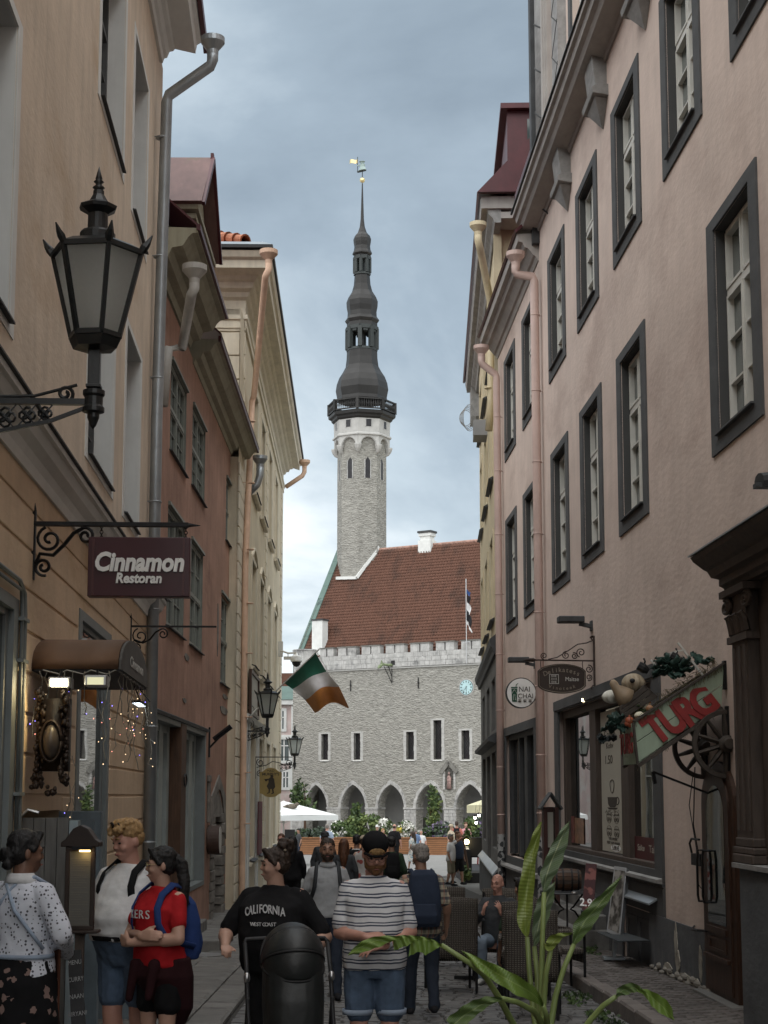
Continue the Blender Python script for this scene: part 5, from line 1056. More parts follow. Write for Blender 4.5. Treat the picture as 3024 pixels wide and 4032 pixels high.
mk('spireframe', (0.032, 0.038, 0.037), .6, var=.15)
mk('gold', (0.72, 0.60, 0.32), .35, metal=.55, var=.1)
def rooft(n, co, b, t):
 p = n('ShaderNodeNewGeometry').outputs['Position']
 a = n('ShaderNodeTexNoise', {'Vector': p, 'Scale': 3.1, 'Detail': 2.0}).outputs[0]
 wn = n('ShaderNodeTexWhiteNoise', {'Vector': n('ShaderNodeVectorMath', {0: p, 1: (4.5, 4.5, 2.8)}, operation='MULTIPLY').outputs[0]}).outputs[0]
 base = mixc(n, a, (.095, .046, .032), (.225, .112, .078)); base = mixc(n, mth(n, 'MULTIPLY', wn, .75), base, (.085, .048, .036))
 mp = n('ShaderNodeMapping', {'Vector': p, 'Scale': (.22, .22, .035), 'Rotation': (0, .25, 0)}).outputs[0]
 s = n('ShaderNodeTexNoise', {'Vector': mp, 'Scale': 3.2, 'Detail': 7.0, 'Roughness': .62}).outputs[0]
 base = mixc(n, n('ShaderNodeMapRange', {'Value': s, 'From Min': .50, 'From Max': .78}).outputs[0], base, (.05, .036, .03))
 return base
TILE = custom('pantile', rooft, .85, .2)
TX0, TX1 = -10.6, 20.0
th_ = thing('town_hall', 'grey limestone town hall with arcade, battlements, red tiled roof and tall dark spire', 'town hall', TW, (0, 0, -4.4))
TWN = [(-7.46, -6.09, 3.34, 6.1), (-3.69, -2.36, 3.30, 6.1), (2.2, 3.62, 3.26, 6.11), (5.18, 6.62, 3.23, 7.13), (8.17, 9.59, 3.20, 6.12), (12.2, 13.6, 3.2, 6.1)]
AR = [(-7.77, 1.28), (-3.48, 1.41), (.77, 1.45), (5.03, 1.5), (9.3, 1.45), (13.6, 1.45), (17.9, 1.45)]
SP, AP_, GB, ZB = -1.12, 1.06, -4.7, 1.45
tops = [(a + .27, b - .27, c + .14, d - .15, -.45) for a, b, c, d in TWN]
m = wall_mb(TX0, TX1, ZB, 12.0, tops, -.45)
m.build('wall', RUB, th_)
m = MB(); DP = 1.3
def arch_pts(c, w, n=10):
 L = [(c - w + w * (1 - math.cos(i / n * math.pi / 2)) * 1.0, SP + (AP_ - SP) * math.sin(i / n * math.pi / 2) ** .92) for i in range(n + 1)]
 # pointed: blend towards straight near the apex
 L = [(x + (0) , z) for x, z in L]
 R = [(2 * c - x, z) for x, z in L[::-1]]
 return L + R[1:]
def pointed(c, w, n=9, dz=0.0):
 pts = []; H = AP_ - SP; R = (w * w + H * H) / (2 * w)      # arc centred on the spring line
 a1 = math.asin(H / R)
 for i in range(n + 1): a = a1 * i / n; pts.append((c - w + R * (1 - math.cos(a)), SP + R * math.sin(a)))
 return pts + [(2 * c - x, z) for x, z in pts[:-1][::-1]]
px_ = TX0
for c, w in AR:
 m.quad((px_, 0, GB), (px_, 0, ZB), (c - w, 0, ZB), (c - w, 0, GB))
 P = pointed(c, w)
 for (a, z0), (b, z1) in zip(P[:-1], P[1:]): m.quad((a, 0, z0), (a, 0, ZB), (b, 0, ZB), (b, 0, z1))
 full = [(c - w, GB)] + P + [(c + w, GB)]
 for (a, z0), (b, z1) in zip(full[:-1], full[1:]): m.quad((a, 0, z0), (b, 0, z1), (b, DP, z1), (a, DP, z0))
 px_ = c + w
m.quad((px_, 0, GB), (px_, 0, ZB), (TX1, 0, ZB), (TX1, 0, GB))
m.build('arcade_wall', RUB, th_)
for c, w in AR:
 P = pointed(c, w, 8); Q = [(c + (x - c) * 1.16, SP + (z - SP) * 1.16) for x, z in P]
 for i in range(len(P) - 1):
  m = MB(); e_ = ru(.97, 1.05); q0 = (c + (Q[i][0] - c) * e_, SP + (Q[i][1] - SP) * e_); q1 = (c + (Q[i + 1][0] - c) * e_, SP + (Q[i + 1][1] - SP) * e_)
  m.prism([P[i], q0, q1, P[i + 1]], -.05 - ru(0, .03), .3); m.build('voussoir', MT['limestone'], th_, bevel=.015)
gaps = [(AR[i][0] + AR[i][1], AR[i + 1][0] - AR[i + 1][1]) for i in range(len(AR) - 1)] + [(TX0, AR[0][0] - AR[0][1])]
for a, b in gaps:
 m = MB(); m.box(a - .06, b + .06, -.10, 1.34, SP - .14, SP + .02); m.build('impost', MT['limestone'], th_)
 z = -4.5
 while z < SP - .2:
  h = ru(.28, .42); x = a
  while x < b - .05:
   w = min(ru(.4, .75), b - x); m = MB(); m.box(x + .012, x + w - .012, -.05 - ru(0, .035), .1, z + .012, min(z + h, SP - .14) - .012); m.build('pier_stone', MT['limestone'], th_, bevel=.012); x += w
  z += h
m = MB(); m.box(TX0, TX1, 4.6, 4.8, GB, 3); m.box(TX0, TX1, DP, 4.6, 1.2, 1.4); m.build('gallery_wall', MT['hallpaint'], th_)
for c, w in AR:
 m = MB(); m.box(c - .9, c + 1.0, 4.52, 4.59, GB, -2.15); m.build('gallery_door', MT['lattice'], th_); m = MB(); ring(m, c - 1.0, c + 1.1, GB, -2.05, .1, 4.5, 4.62); m.build('door_frame', MT['darkstone'], th_)
for k, (a, b, c, d) in enumerate(TWN):
 m = MB(); m.box(a + .27, b - .27, .38, .42, c + .14, d - .15); w_ = m.build('window', MT['lattice'], th_)
 m = MB()
 for s in range(-3, 12):
  z = c + s * .34
  for q in (-1, 1):
   x0, x1 = a + .28, b - .28; z0, z1 = (z, z + (x1 - x0) * 1.3) if q > 0 else (z + (x1 - x0) * 1.3, z)
   if min(z0, z1) > c + .14 and max(z0, z1) < d - .15: m.bar((x0, .372, z0), (x1, .372, z1), .02)
 m.build('lead_lattice', MT['spireframe'], w_, loc=(0, 0, 0))
 for x0, x1 in ((a, a + .27), (b - .27, b)):
  z = c
  while z < d - .05:
   h = min(ru(.35, .55), d - z); MB().box(x0 - ru(0, .05), x1 + ru(-.0, .0), -.045, .4, z + .008, z + h - .008).build('surround_stone', MT['limepale'], w_, loc=(0, 0, 0), bevel=.01); z += h
 MB().box(a + .27, b - .27, -.05, .4, d - .15, d).build('surround_stone', MT['limepale'], w_, loc=(0, 0, 0)); m = MB(); sweep(m, [(.4, c + .14), (-.1, c + .03), (-.1, c - .02), (.4, c)], a + .2, b - .2); m.build('sill', MT['white'], w_, loc=(0, 0, 0))
for x in (-3.76, 3.85): m = MB(); m.bar((x, -.08, 10.0), (x, -.08, 11.05), .07); m.bar((x - .12, -.05, 10.55), (x + .12, -.05, 10.5), .05); m.build('wall_anchor', MT['iron'], th_)
# parapet
m = MB(); sweep(m, [(.3, 11.9), (-.12, 11.98), (-.14, 12.08), (.3, 12.12)], -8.3, TX1); m.build('string_course', MT['limepale'], th_)
m = MB(); m.box(-8.3, TX1, -.02, .7, 12.12, 13.47); m.build('parapet', MT['limestone'], th_)
for k in range(3):
 x = -8.2
 while x < 16:
  w = ru(.5, 1.1); m = MB(); m.box(x + .015, x + w - .015, -.045 - ru(0, .03), 0, 12.15 + k * .44, 12.15 + k * .44 + .42); m.build('parapet_stone', MT['limestone'], th_, bevel=.015); x += w
ME = [(-7.35, -5.8), (-5.26, -3.18), (-2.51, -.44), (.22, 2.25), (2.98, 5.05), (5.77, 7.73), (8.5, 10.66), (11.4, 13.4), (14.1, 16.1), (16.8, 19)]
for a, b in ME:
 c = (a + b) / 2; m = MB(); s = .07
 m.box(a, c - s, -.06, .66, 13.47, 14.24); m.box(c + s, b, -.06, .66, 13.47, 14.24); m.box(c - s, c + s, .2, .66, 13.47, 14.24); r = m.build('merlon', MT['limestone'], th_, bevel=.012)
 MB().box(c - s, c + s, .17, .195, 13.3, 14.05).build('arrow_slit', MT['black'], r, loc=(0, 0, 0)); MB().box(a - .06, b + .06, -.13, .72, 14.24, 14.34).build('cap_stone', MT['darkstone'], r, loc=(0, 0, 0))
m = MB(); m.lathe([(1.15, 11.2), (1.25, 12), (1.25, 14.2), (1.33, 14.2), (1.33, 14.32), (.01, 14.36)], (-9.65, .75, 0), 8, math.radians(22.5)); tt = m.build('corner_turret', MT['limestone'], th_)
MB().box(-9.72, -9.60, -.47, -.40, 13.2, 13.85).build('arrow_slit', MT['black'], tt, loc=(0, 0, 0))
# roof with single pantiles
RB, RZ, RE = 8.1, 24.95, 13.2
sl_ = (RZ - RE) / (RB - .7); nrm = V((0, -(RZ - RE), RB - .7)).normalized(); up_ = V((0, RB - .7, RZ - RE)).normalized(); Lr = math.hypot(RB - .7, RZ - RE)
m = MB(); m.quad((TX0 + .1, .7, RE), (TX1, .7, RE), (TX1, RB, RZ), (TX0 + .1, RB, RZ)); m.quad((TX0 + .1, RB, RZ), (TX1, RB, RZ), (TX1, 2 * RB - .7, RE), (TX0 + .1, 2 * RB - .7, RE)); rf = m.build('roof', mk('roofunder', (.10, .05, .035)), th_)
tw, tl = .30, .37
tmv = [];
for v in (0, 1):
 for u in range(6):
  x = -tw / 2 + tw * 1.08 * u / 5; h = .045 * math.sin(u / 5 * 2 * math.pi * .95 + .3) + .03 + (.095 if v == 0 else .008)
  tmv.append(V((x, 0, 0)) + up_ * (v * (tl + .05)) + nrm * h)
 if v == 0:
  for u in range(6): x = -tw / 2 + tw * 1.08 * u / 5; tmv.append(V((x, 0, 0)) + nrm * .0)
tf = [(u, u + 1, 12 + u + 1, 12 + u) for u in range(5)] + [(u + 6, u + 7, u + 1, u) for u in range(5)]
tme = bpy.data.meshes.new('roof_tile'); tme.from_pydata([tuple(v) for v in tmv], [], tf); tme.polygons.foreach_set('use_smooth', [True] * 5 + [False] * 5); tme.materials.append(TILE); tme.update()
rest = MB(); cnt = 0
TY = RB + .35; TCX = hit(TW, 1424, 2200, TY).x
for j in range(int(Lr / tl)):
 i = 0; x = TX0 + .5
 while x < 12:
  o = V((x, .7, RE)) + up_ * (j * tl) + nrm * .02 + V((ru(-.012, .012), 0, 0))
  if cnt < 300 and x < 11.5: inst('roof_tile', tme, rf, Matrix.Translation(o)).location = o; cnt += 1
  else:
   M = Matrix.Translation(o) @ Matrix.Rotation(ru(-.03, .03), 4, nrm); rest.add([M @ v for v in tmv], tf)
  x += tw
o = rest.build('upper_tiles', TILE, rf, smooth=True, loc=(0, 0, 0)); tag(o, kind='stuff')
m = MB(); x = -9.6
while x < 18: m.tube([(x, RB, RZ + .02), (x + .44, RB, RZ + .05)], [.17, .15], 8); x += .4
m.build('ridge_tiles', mk('ridgetile', (.33, .2, .16), .85, var=.4, sc=2.5, dirt=(.6, .58, .55), dsc=1.5, dthr=.62), rf, loc=(0, 0, 0))['kind'] = 'stuff'
# gable with copper verge, chimneys
m = MB(); m.add([(TX0, 0, GB), (TX0, 2 * RB, GB), (TX0, 2 * RB, 13), (TX0, RB, RZ + .2), (TX0, 0, 13)], [(0, 1, 2, 3, 4)]); m.build('gable_wall', RUB, th_)
ua = V((0, .3, 13.0)); ub = V((0, RB, RZ + .35)); nn = 9
for i in range(nn):
 a = ua.lerp(ub, i / nn); b = ua.lerp(ub, (i + 1) / nn); m = MB(); e_ = V((0, -.25, .16))
 m.add([a + V((TX0 - .25, 0, .1)), a + V((TX0 + .42, 0, .1)), b + V((TX0 + .42, 0, .08)), b + V((TX0 - .25, 0, .08)), a + V((TX0 - .25, .3, -.25)), a + V((TX0 + .42, .3, -.25)), b + V((TX0 + .42, .3, -.25)), b + V((TX0 - .25, .3, -.25))], [(0, 1, 2, 3), (7, 6, 5, 4), (0, 4, 5, 1), (1, 5, 6, 2), (2, 6, 7, 3), (3, 7, 4, 0)]); m.build('copper_sheet', MT['copper'], th_)
m = MB(); m.box(-9.0, -7.75, .9, 1.9, 13, 17.2); c_ = m.build('chimney', MT['limewhite'], th_, bevel=.02); MB().box(-9.08, -7.67, .82, 1.98, 17.2, 17.35).build('chimney_cap', MT['darkgrey'], c_, loc=(0, 0, 0))
p, q = hit(TW, 1659, 2164, RB), hit(TW, 1705, 2090, RB)
m = MB(); m.box(p.x + .1, q.x - .1, RB - .45, RB + .45, RZ - .6, q.z - .2); m.box(p.x - .05, q.x + .05, RB - .6, RB + .6, RZ - .8, RZ + .5); m.box(p.x - .02, q.x + .02, RB - .55, RB + .55, q.z - .55, q.z - .2); c_ = m.build('chimney', MT['limewhite'], th_, bevel=.03); MB().box(p.x - .1, q.x + .1, RB - .65, RB + .65, q.z - .2, q.z).build('chimney_cap', MT['darkgrey'], c_, loc=(0, 0, 0))
# clock
ck = thing('wall_clock', 'round pale blue clock with roman numerals on the town hall wall', 'clock', TW, (9.01, 0, 9.93))
def disc(r, y0, y1, n=36): m = MB(); m.tube([(9.01, y0, 9.93), (9.01, y1, 9.93)], r, n); return m
disc(.80, .02, -.06).build('rim', MT['limepale'], ck); disc(.72, -.06, -.075).build('ring', MT['black'], ck); disc(.68, -.075, -.085).build('face', mk('clockblue', (.42, .60, .62), .5), ck)
m = MB()
for k in range(12):
 a = k * math.pi / 6; s_, c_ = math.sin(a), math.cos(a)
 for d_ in ((-.035, 0, .035) if k not in (1, 5, 11) else (-.015, .02)): m.bar((9.01 + s_ * .45 + c_ * d_, -.09, 9.93 + c_ * .45 - s_ * d_), (9.01 + s_ * .62 + c_ * d_, -.09, 9.93 + c_ * .62 - s_ * d_), .022)
m.build('numerals', MT['black'], ck)
for a, L, w in ((math.radians(222), .6, .045), (math.radians(177), .42, .06)): m = MB(); m.bar((9.01 - math.sin(a) * .12, -.10, 9.93 - math.cos(a) * .12), (9.01 + math.sin(a) * L, -.10, 9.93 + math.cos(a) * L), w, .01); m.build('hand', MT['black'], ck)
# gabled niche with a standing figure
ni = thing('wall_niche', 'gabled stone niche holding a painted standing figure above the arcade', 'niche', TW, (7.16, 0, .5))
m = MB()
for z in [.55 + i * .3 for i in range(6)]:
 for a in (6.5, 7.62): MB().box(a, a + .2, -.12, .1, z + .01, z + .29).build('jamb_stone', MT['limepale'], ni, bevel=.012)
m.box(6.7, 7.62, .0, .02, .55, 2.6); m.build('recess', MT['darkstone'], ni)
m = MB(); m.bar((6.3, -.15, 2.1), (7.16, -.15, 3.12), .16, .4); m.bar((8.02, -.15, 2.1), (7.16, -.15, 3.12), .16, .4); m.build('gable_hood', MT['darkstone'], ni)
m = MB(); m.loft([(7.16, -.12, .6, .26, .14), (7.16, -.12, 1.2, .2, .12), (7.16, -.12, 1.6, .24, .13), (7.16, -.12, 1.85, .1, .08)], 10); m.ell((7.16, -.13, 2.02), (.11, .11, .15), 8, 6); fgm = m.build('figure', mk('robe', (.30, .20, .18), .8, var=.5, sc=5), ni, smooth=True)
# water spout
gr = thing('water_spout', 'green copper dragon head water spout with a drain hole under the battlements', 'spout', TW, (.9, 0, 12.2))
m = MB(); m.tube([(.95, .1, 12.35), (.8, -.5, 12.3), (.55, -1.0, 12.35), (.35, -1.3, 12.15)], [.14, .13, .12, .18], 8); m.tube([(.35, -1.3, 12.15), (.28, -1.5, 11.95)], [.18, .08], 8); m.prism([(.3, 12.3), (.45, 12.75), (.62, 12.35)], -1.2, -1.1); m.build('dragon_head', mk('dragon', (.16, .20, .11), .6, var=.4, sc=5), gr)
MB().box(.85, 1.25, -.12, -.06, 12.35, 12.75).build('drain_hole', MT['black'], gr)
m = MB(); m.bar((.95, -.1, 10.6), (.6, -1.0, 12.2), .05); m.bar((.95, -.1, 11.2), (.8, -.5, 12.2), .05); m.bar((.95, -.1, 10.6), (.95, -.1, 12.2), .05); m.build('stay', MT['iron'], gr)
# flagpole on the parapet
fx = 9.25; fp2 = thing('flagpole', 'tall thin flagpole with limp blue black and white flag on the battlements', 'flag', TW, (fx, -.4, 12.1))
m = MB(); m.tube([(fx, -.4, 12.1), (fx, -.4, 20.0)], .045, 7); m.bar((fx - .4, -.4, 14.1), (fx + .4, -.4, 14.1), .06); m.bar((fx, -.4, 12.9), (fx, 0, 12.9), .06); m.bar((fx, -.4, 14.1), (fx, 0, 14.1), .06); m.build('pole', MT['steel'], fp2)
for k, (c, z0, z1) in enumerate((((.03, .07, .2), 18.6, 19.0), ((.012, .012, .014), 17.9, 18.6), ((.6, .6, .6), 17.2, 17.9), ((.012, .012, .014), 16.2, 17.2), ((.6, .6, .6), 15.8, 16.25))):
 m = MB(); m.grid(lambda u, v: (fx + .05 + u * .42 * (1 - .25 * math.sin(v * 3 + k)), -.4 + .10 * math.sin(u * 9 + k * 1.3), z0 + (z1 - z0) * v - .35 * u * (1 + .4 * k)), 8, 4); m.build('flag_band', mk('flagband%d' % k, c, .85), fp2, smooth=True)
# ---------------------------------------------------------------- tower, in the town hall frame
tw_ = thing('spire_tower', 'slender octagonal stone tower with dark baroque spire and gilded vane behind the tiled roof', 'tower', TW, (TCX, TY, 20))
TCW = TW @ V((TCX, TY, 0)); TCY = TCW.y
va = TW.to_3x3().inverted() @ V((-TCW.x, -TCW.y, 0)); PH = math.atan2(va.x, -va.y) + math.radians(-7.8)
def tz(py): d = ray(1430, py); return d.z / d.y * TCY
def tr(hw, py): d = ray(1430, py); return hw / F * (TCY / d.y) * 1.005
def oct_(prof, mat, name, par=tw_, n=8, smooth=False, caps=True):
 m = MB(); m.lathe([(tr(h, y), tz(y)) for y, h in prof], (TCX, TY, 0), n, PH, caps); return m.build(name, mat, par, smooth=smooth, **({} if par is tw_ else {'loc': (0, 0, 0)}))
sh = oct_([(2420, 98), (2000, 97), (1900, 97), (1730, 96)], RUB, 'shaft')
oct_([(1732, 117), (1727, 117), (1722, 112)], MT['limepale'], 'string_course')
oct_([(1724, 110), (1664, 112)], MT['limepale'], 'watch_storey')
oct_([(1668, 113), (1662, 120), (1655, 122), (1650, 132), (1640, 134), (1637, 130)], MT['spiremetal'], 'balcony')
m = MB()
def ov(k, hw, py, f=1.0): a = PH + math.pi / 4 * k; r = tr(hw, py) * f; return V((TCX + r * math.sin(a), TY - r * math.cos(a), tz(py)))
def face(k, hw, py, u): return ov(k, hw, py).lerp(ov(k + 1, hw, py), u)
for k in range(8):
 m = MB(); m.bar(ov(k, 131, 1636), ov(k, 131, 1592), .30); m.build('baluster_post', MT['spiremetal'], tw_)
 m = MB(); m.bar(ov(k, 131, 1595), ov(k + 1, 131, 1595), .22, .14); m.bar(ov(k, 131, 1632), ov(k + 1, 131, 1632), .18, .12); m.build('balcony_rail', MT['spiremetal'], tw_)
 m = MB()
 for i in range(1, 11):
  a, b = face(k, 131, 1630, i / 11), face(k, 131, 1597, i / 11); c = a.lerp(b, .45); m.tube([a, a.lerp(b, .15), c, a.lerp(b, .8), b], [.04, .05, .10, .035, .05], 6)
 m.build('balusters', MT['spiremetal'], tw_)['kind'] = 'stuff'
 # windows of the watch storey, corbel arches, slender lights
 fw = (ov(k, 112, 1690) - ov(k + 1, 112, 1690)).length
 def fbox(u0, u1, y0, y1, hw, off, name, mat, topy=None):
  a, b, c, d = face(k, hw, y1, u0), face(k, hw, y1, u1), face(k, hw, y0, u1), face(k, hw, y0, u0)
  n_ = (a + b) / 2 - V((TCX, TY, 0)); n_.z = 0; n_.normalize(); poly = [a, b, c, d] if topy is None else [a, b, c, (c + d) / 2 + V((0, 0, tz(topy) - tz(y0))), d]
  q = MB(); L = len(poly); q.add([p_ + n_ * off for p_ in poly] + [p_ - n_ * .3 for p_ in poly], [tuple(range(L))] + [(i, (i + 1) % L, (i + 1) % L + L, i + L) for i in range(L)]); return q.build(name, mat, tw_)
 fbox(.38, .62, 1672, 1700, 111, .03, 'watch_window', MT['lattice'])
 fbox(.355, .38, 1670, 1702, 111, .06, 'window_jamb', MT['limestone']); fbox(.62, .645, 1670, 1702, 111, .06, 'window_jamb', MT['limestone'])
 fbox(.37, .63, 1830, 1898, 96.5, .02, 'tower_light', MT['lattice'], 1816)
 fbox(.325, .37, 1828, 1900, 96.5, .06, 'light_jamb', MT['limestone'], 1826); fbox(.63, .675, 1828, 1900, 96.5, .06, 'light_jamb', MT['limestone'], 1826)
 m = MB(); HW = 108; ys_, ya, yt = 1775, 1738, 1730
 U = [.10 + .40 * (1 - math.cos(i / 6 * math.pi / 2)) if False else .10 + .40 * (i / 6) ** 1.7 for i in range(7)]
 Yv = [ys_ + (ya - ys_) * math.sin(math.acos(max(0, 1 - (u - .10) / .40)) if u < .5 else math.pi / 2) for u in U]
 pr = list(zip(U, Yv)); pr = pr + [(1 - u, y) for u, y in pr[::-1][1:]]
 nrm_ = (face(k, HW, 1750, .5) - V((TCX, TY, 0))); nrm_.z = 0; nrm_.normalize()
 for (u0, y0), (u1, y1) in zip(pr[:-1], pr[1:]):
  a, b, c, d = face(k, HW, y0, u0), face(k, HW, y1, u1), face(k, HW, yt, u1), face(k, HW, yt, u0); m.quad(a, b, c, d); dd = nrm_ * -(tr(12, 1750)); m.quad(a, b, b + dd, a + dd)
 for u0, u1 in ((0, .10), (.90, 1)): m.quad(face(k, HW, ys_, u0), face(k, HW, ys_, u1), face(k, HW, yt, u1), face(k, HW, yt, u0))
 m.build('corbel_arch', MT['limepale'], tw_, solid=.12)
 a = PH + math.pi / 4 * k; o_ = V((math.sin(a), -math.cos(a), 0)); b0 = ov(k, 98, 1800); m = MB()
 m.tube([b0 + o_ * -.15, ov(k, 101, 1793), ov(k, 105, 1783), ov(k, 106.5, 1772), ov(k, 106.5, 1768)], [.1, .2, .30, .38, .38], 8); m.build('corbel', MT['limepale'], tw_)
Zq = lambda z: 550 + .5202 * z
sp = oct_([(Zq(1985), 100), (Zq(1960), 98), (Zq(1900), 104), (Zq(1850), 100), (Zq(1800), 90), (Zq(1760), 76), (Zq(1720), 65), (Zq(1660), 61), (Zq(1605), 60)], MT['spiremetal'], 'lower_dome')
oct_([(Zq(1605), 62), (Zq(1598), 62), (Zq(1585), 58)], MT['spireframe'], 'cornice', sp)
for k in range(8):
 m = MB(); m.bar(ov(k, 58, Zq(1590)), ov(k, 58, Zq(1435)), .42); m.build('lantern_post', MT['spireframe'], sp, loc=(0, 0, 0))
 m = MB()
 for i in range(6):
  u = i / 5; y = Zq(1440 + 26 * abs(math.cos(i * math.pi / 2.5)) + 8); m.bar(face(k, 58, Zq(1436), max(0, u - .1)), face(k, 58, y, u), .22)
 m.bar(face(k, 58, Zq(1438), 0), face(k, 58, Zq(1438), 1), .4); m.build('tracery', MT['spireframe'], sp, loc=(0, 0, 0))
m = MB(); m.tube([(TCX, TY, tz(Zq(1590))), (TCX, TY, tz(Zq(1430)))], .22, 8); m.build('inner_post', MT['spiremetal'], sp, loc=(0, 0, 0))
oct_([(Zq(1440), 61), (Zq(1430), 61), (Zq(1395), 60), (Zq(1385), 64), (Zq(1372), 68), (Zq(1366), 66), (Zq(1345), 58), (Zq(1310), 57), (Zq(1270), 61), (Zq(1230), 62), (Zq(1195), 55), (Zq(1150), 40), (Zq(1100), 33), (Zq(1050), 31), (Zq(1030), 30)], MT['spiremetal'], 'middle_dome')
oct_([(Zq(1028), 34), (Zq(1018), 34), (Zq(1010), 30)], MT['spireframe'], 'cornice', sp)
for k in range(8):
 m = MB(); m.bar(ov(k, 29, Zq(1012)), ov(k, 29, Zq(895)), .30); m.bar(face(k, 29, Zq(903), .0), face(k, 29, Zq(897), 1), .36); m.build('lantern_post', MT['spireframe'], sp, loc=(0, 0, 0))
oct_([(Zq(898), 31), (Zq(880), 31), (Zq(868), 39), (Zq(858), 38), (Zq(838), 33), (Zq(810), 31), (Zq(780), 34), (Zq(755), 35), (Zq(730), 30), (Zq(705), 18), (Zq(660), 10), (Zq(600), 6.5), (Zq(450), 4), (Zq(330), 2)], MT['spiremetal'], 'upper_spire')
bz = tz(Zq(307)); m = MB(); m.ell((TCX, TY, bz), tr(10.5, 710), 16, 10); m.build('gilded_ball', MT['gold'], tw_, smooth=True)
vm = MB(); Z = lambda z: tz(Zq(z)); X = lambda x: TCX + (x - 346) * .5202 / F * (TCY + 20) * 1.18
vm.tube([(TCX, TY, Z(290)), (TCX, TY, Z(235))], .05, 6); vm.box(X(312), X(370), TY - .12, TY + .12, Z(240), Z(232)); vm.tube([(X(312), TY, Z(240)), (X(312), TY, Z(122))], .04, 6)
vane = vm.build('vane_rod', MT['spireframe'], tw_)
m = MB(); m.loft([(X(346), TY, Z(232), .5, .25), (X(346), TY, Z(205), .3, .2), (X(348), TY, Z(190), .35, .2), (X(346), TY, Z(182), .12, .1)], 8); m.ell((X(344), TY, Z(174)), .2, 8, 6); m.ell((X(344), TY, Z(167)), (.34, .3, .07), 10, 4); m.bar((X(346), TY, Z(192)), (X(312), TY, Z(188)), .12); m.bar((X(352), TY, Z(215)), (X(372), TY, Z(230)), .08); m.build('vane_figure', mk('verdigris', (.30, .38, .36), .6), vane, loc=(0, 0, 0))
m = MB(); m.grid(lambda u, v: (X(312 - 55 * u), TY + .1 * math.sin(u * 6), Z(163 - 28 * v + 4 * math.sin(u * 6))), 8, 2); m.build('vane_flag', MT['gold'], vane, loc=(0, 0, 0), solid=.04)
# white flashing where tower and roof meet
def roofpt(px, py, off=.3):
 i = TW.inverted(); o = i @ V((0, 0, 0)); d = i.to_3x3() @ ray(px, py); n_ = nrm; c = V((0, .7, RE)) + nrm * off; t_ = (c - o).dot(n_) / d.dot(n_); return o + d * t_
fl_ = [roofpt(*p_) for p_ in ((1325, 2277), (1404, 2275), (1440, 2225), (1478, 2176), (1488, 2152))]
m = MB()
for a, b in zip(fl_[:-1], fl_[1:]): m.bar(a, b, .28, .3)
m.build('flashing', MT['limewhite'], tw_)
# ---------------------------------------------------------------- pale house behind the left edge of the square
pb = thing('pink_corner_house', 'pale pinkish classical house with green metal roof beyond the left end of the square', 'house', ID, (-12, 80 * K, -4.5))
BY = 80 * K; A_ = at(1085, 3000, 80); B_ = at(1158, 3000, 80); xa, xb = A_.x - 9, B_.x + 3
zt = lambda py: at(1120, py, 80).z; xt = lambda px: at(px, 3000, 80).x
MB().box(xa, xb, BY, BY + 12, -4.6, zt(2775)).build('wall', mk('palepink', (.50, .40, .38), .9, var=.2, sc=.6, dirt=(.55, .53, .5), dsc=.5, dthr=.5), pb)
m = MB(); m.box(xa, xb, BY - .5, BY + .2, zt(2775), zt(2758)); m.box(xa, xb, BY - .25, BY + .1, zt(2912), zt(2900)); m.box(xt(1146), xb, BY - .3, BY + .1, -4.6, zt(2780)); m.build('cornice', MT['limewhite'], pb)
m = MB(); m.add([(xa, BY - .6, zt(2756)), (xb, BY - .6, zt(2756)), (xb, BY + 5, zt(2690)), (xa, BY + 5, zt(2690))], [(0, 1, 2, 3)]); m.build('roof', MT['copper'], pb)
m = MB(); m.box(xa, xb, BY + 7, BY + 9, zt(2740), zt(2632)); m.build('tiled_roof', TILE, pb)
for (a, b, y0, y1) in ((1099, 1116, 2800, 2870), (1099, 1137, 2905, 2995), (1116, 1135, 3040, 3100), (1068, 1090, 2905, 2995)):
 m = MB(); ring(m, xt(a) - .3, xt(b) + .3, zt(y1) - .3, zt(y0) + .3, .3, BY - .12, BY); w_ = m.build('window', MT['limewhite'], pb); MB().box(xt(a), xt(b), BY - .04, BY - .02, zt(y1), zt(y0)).build('pane', MT['dimglass'], w_); m = MB(); xm = (xt(a) + xt(b)) / 2; m.box(xm - .06, xm + .06, BY - .1, BY - .03, zt(y1), zt(y0)); m.box(xt(a), xt(b), BY - .1, BY - .03, zt(y0 + (y1 - y0) * .35) - .05, zt(y0 + (y1 - y0) * .35) + .05); m.build('glazing_bar', MT['white'], w_)
 for o in w_.children: o.location = (0, 0, 0)
sb = thing('square_side_house', 'plain grey house closing the right side of the square', 'house', ID, (40, 110, -4)); MB().box(24, 60, 75, 230, -5, 14).build('wall', MT['cream'], sb)
sb = thing('square_side_house', 'plain pale house closing the left side of the square', 'house', ID, (-40, 110, -4)); MB().box(-60, -22, 75, 165, -5, 13).build('wall', MT['palepink'], sb)
for (n_, x0, x1, y0, y1) in (('rear house across the street behind the camera', -14, 14, -26, -16),): pass
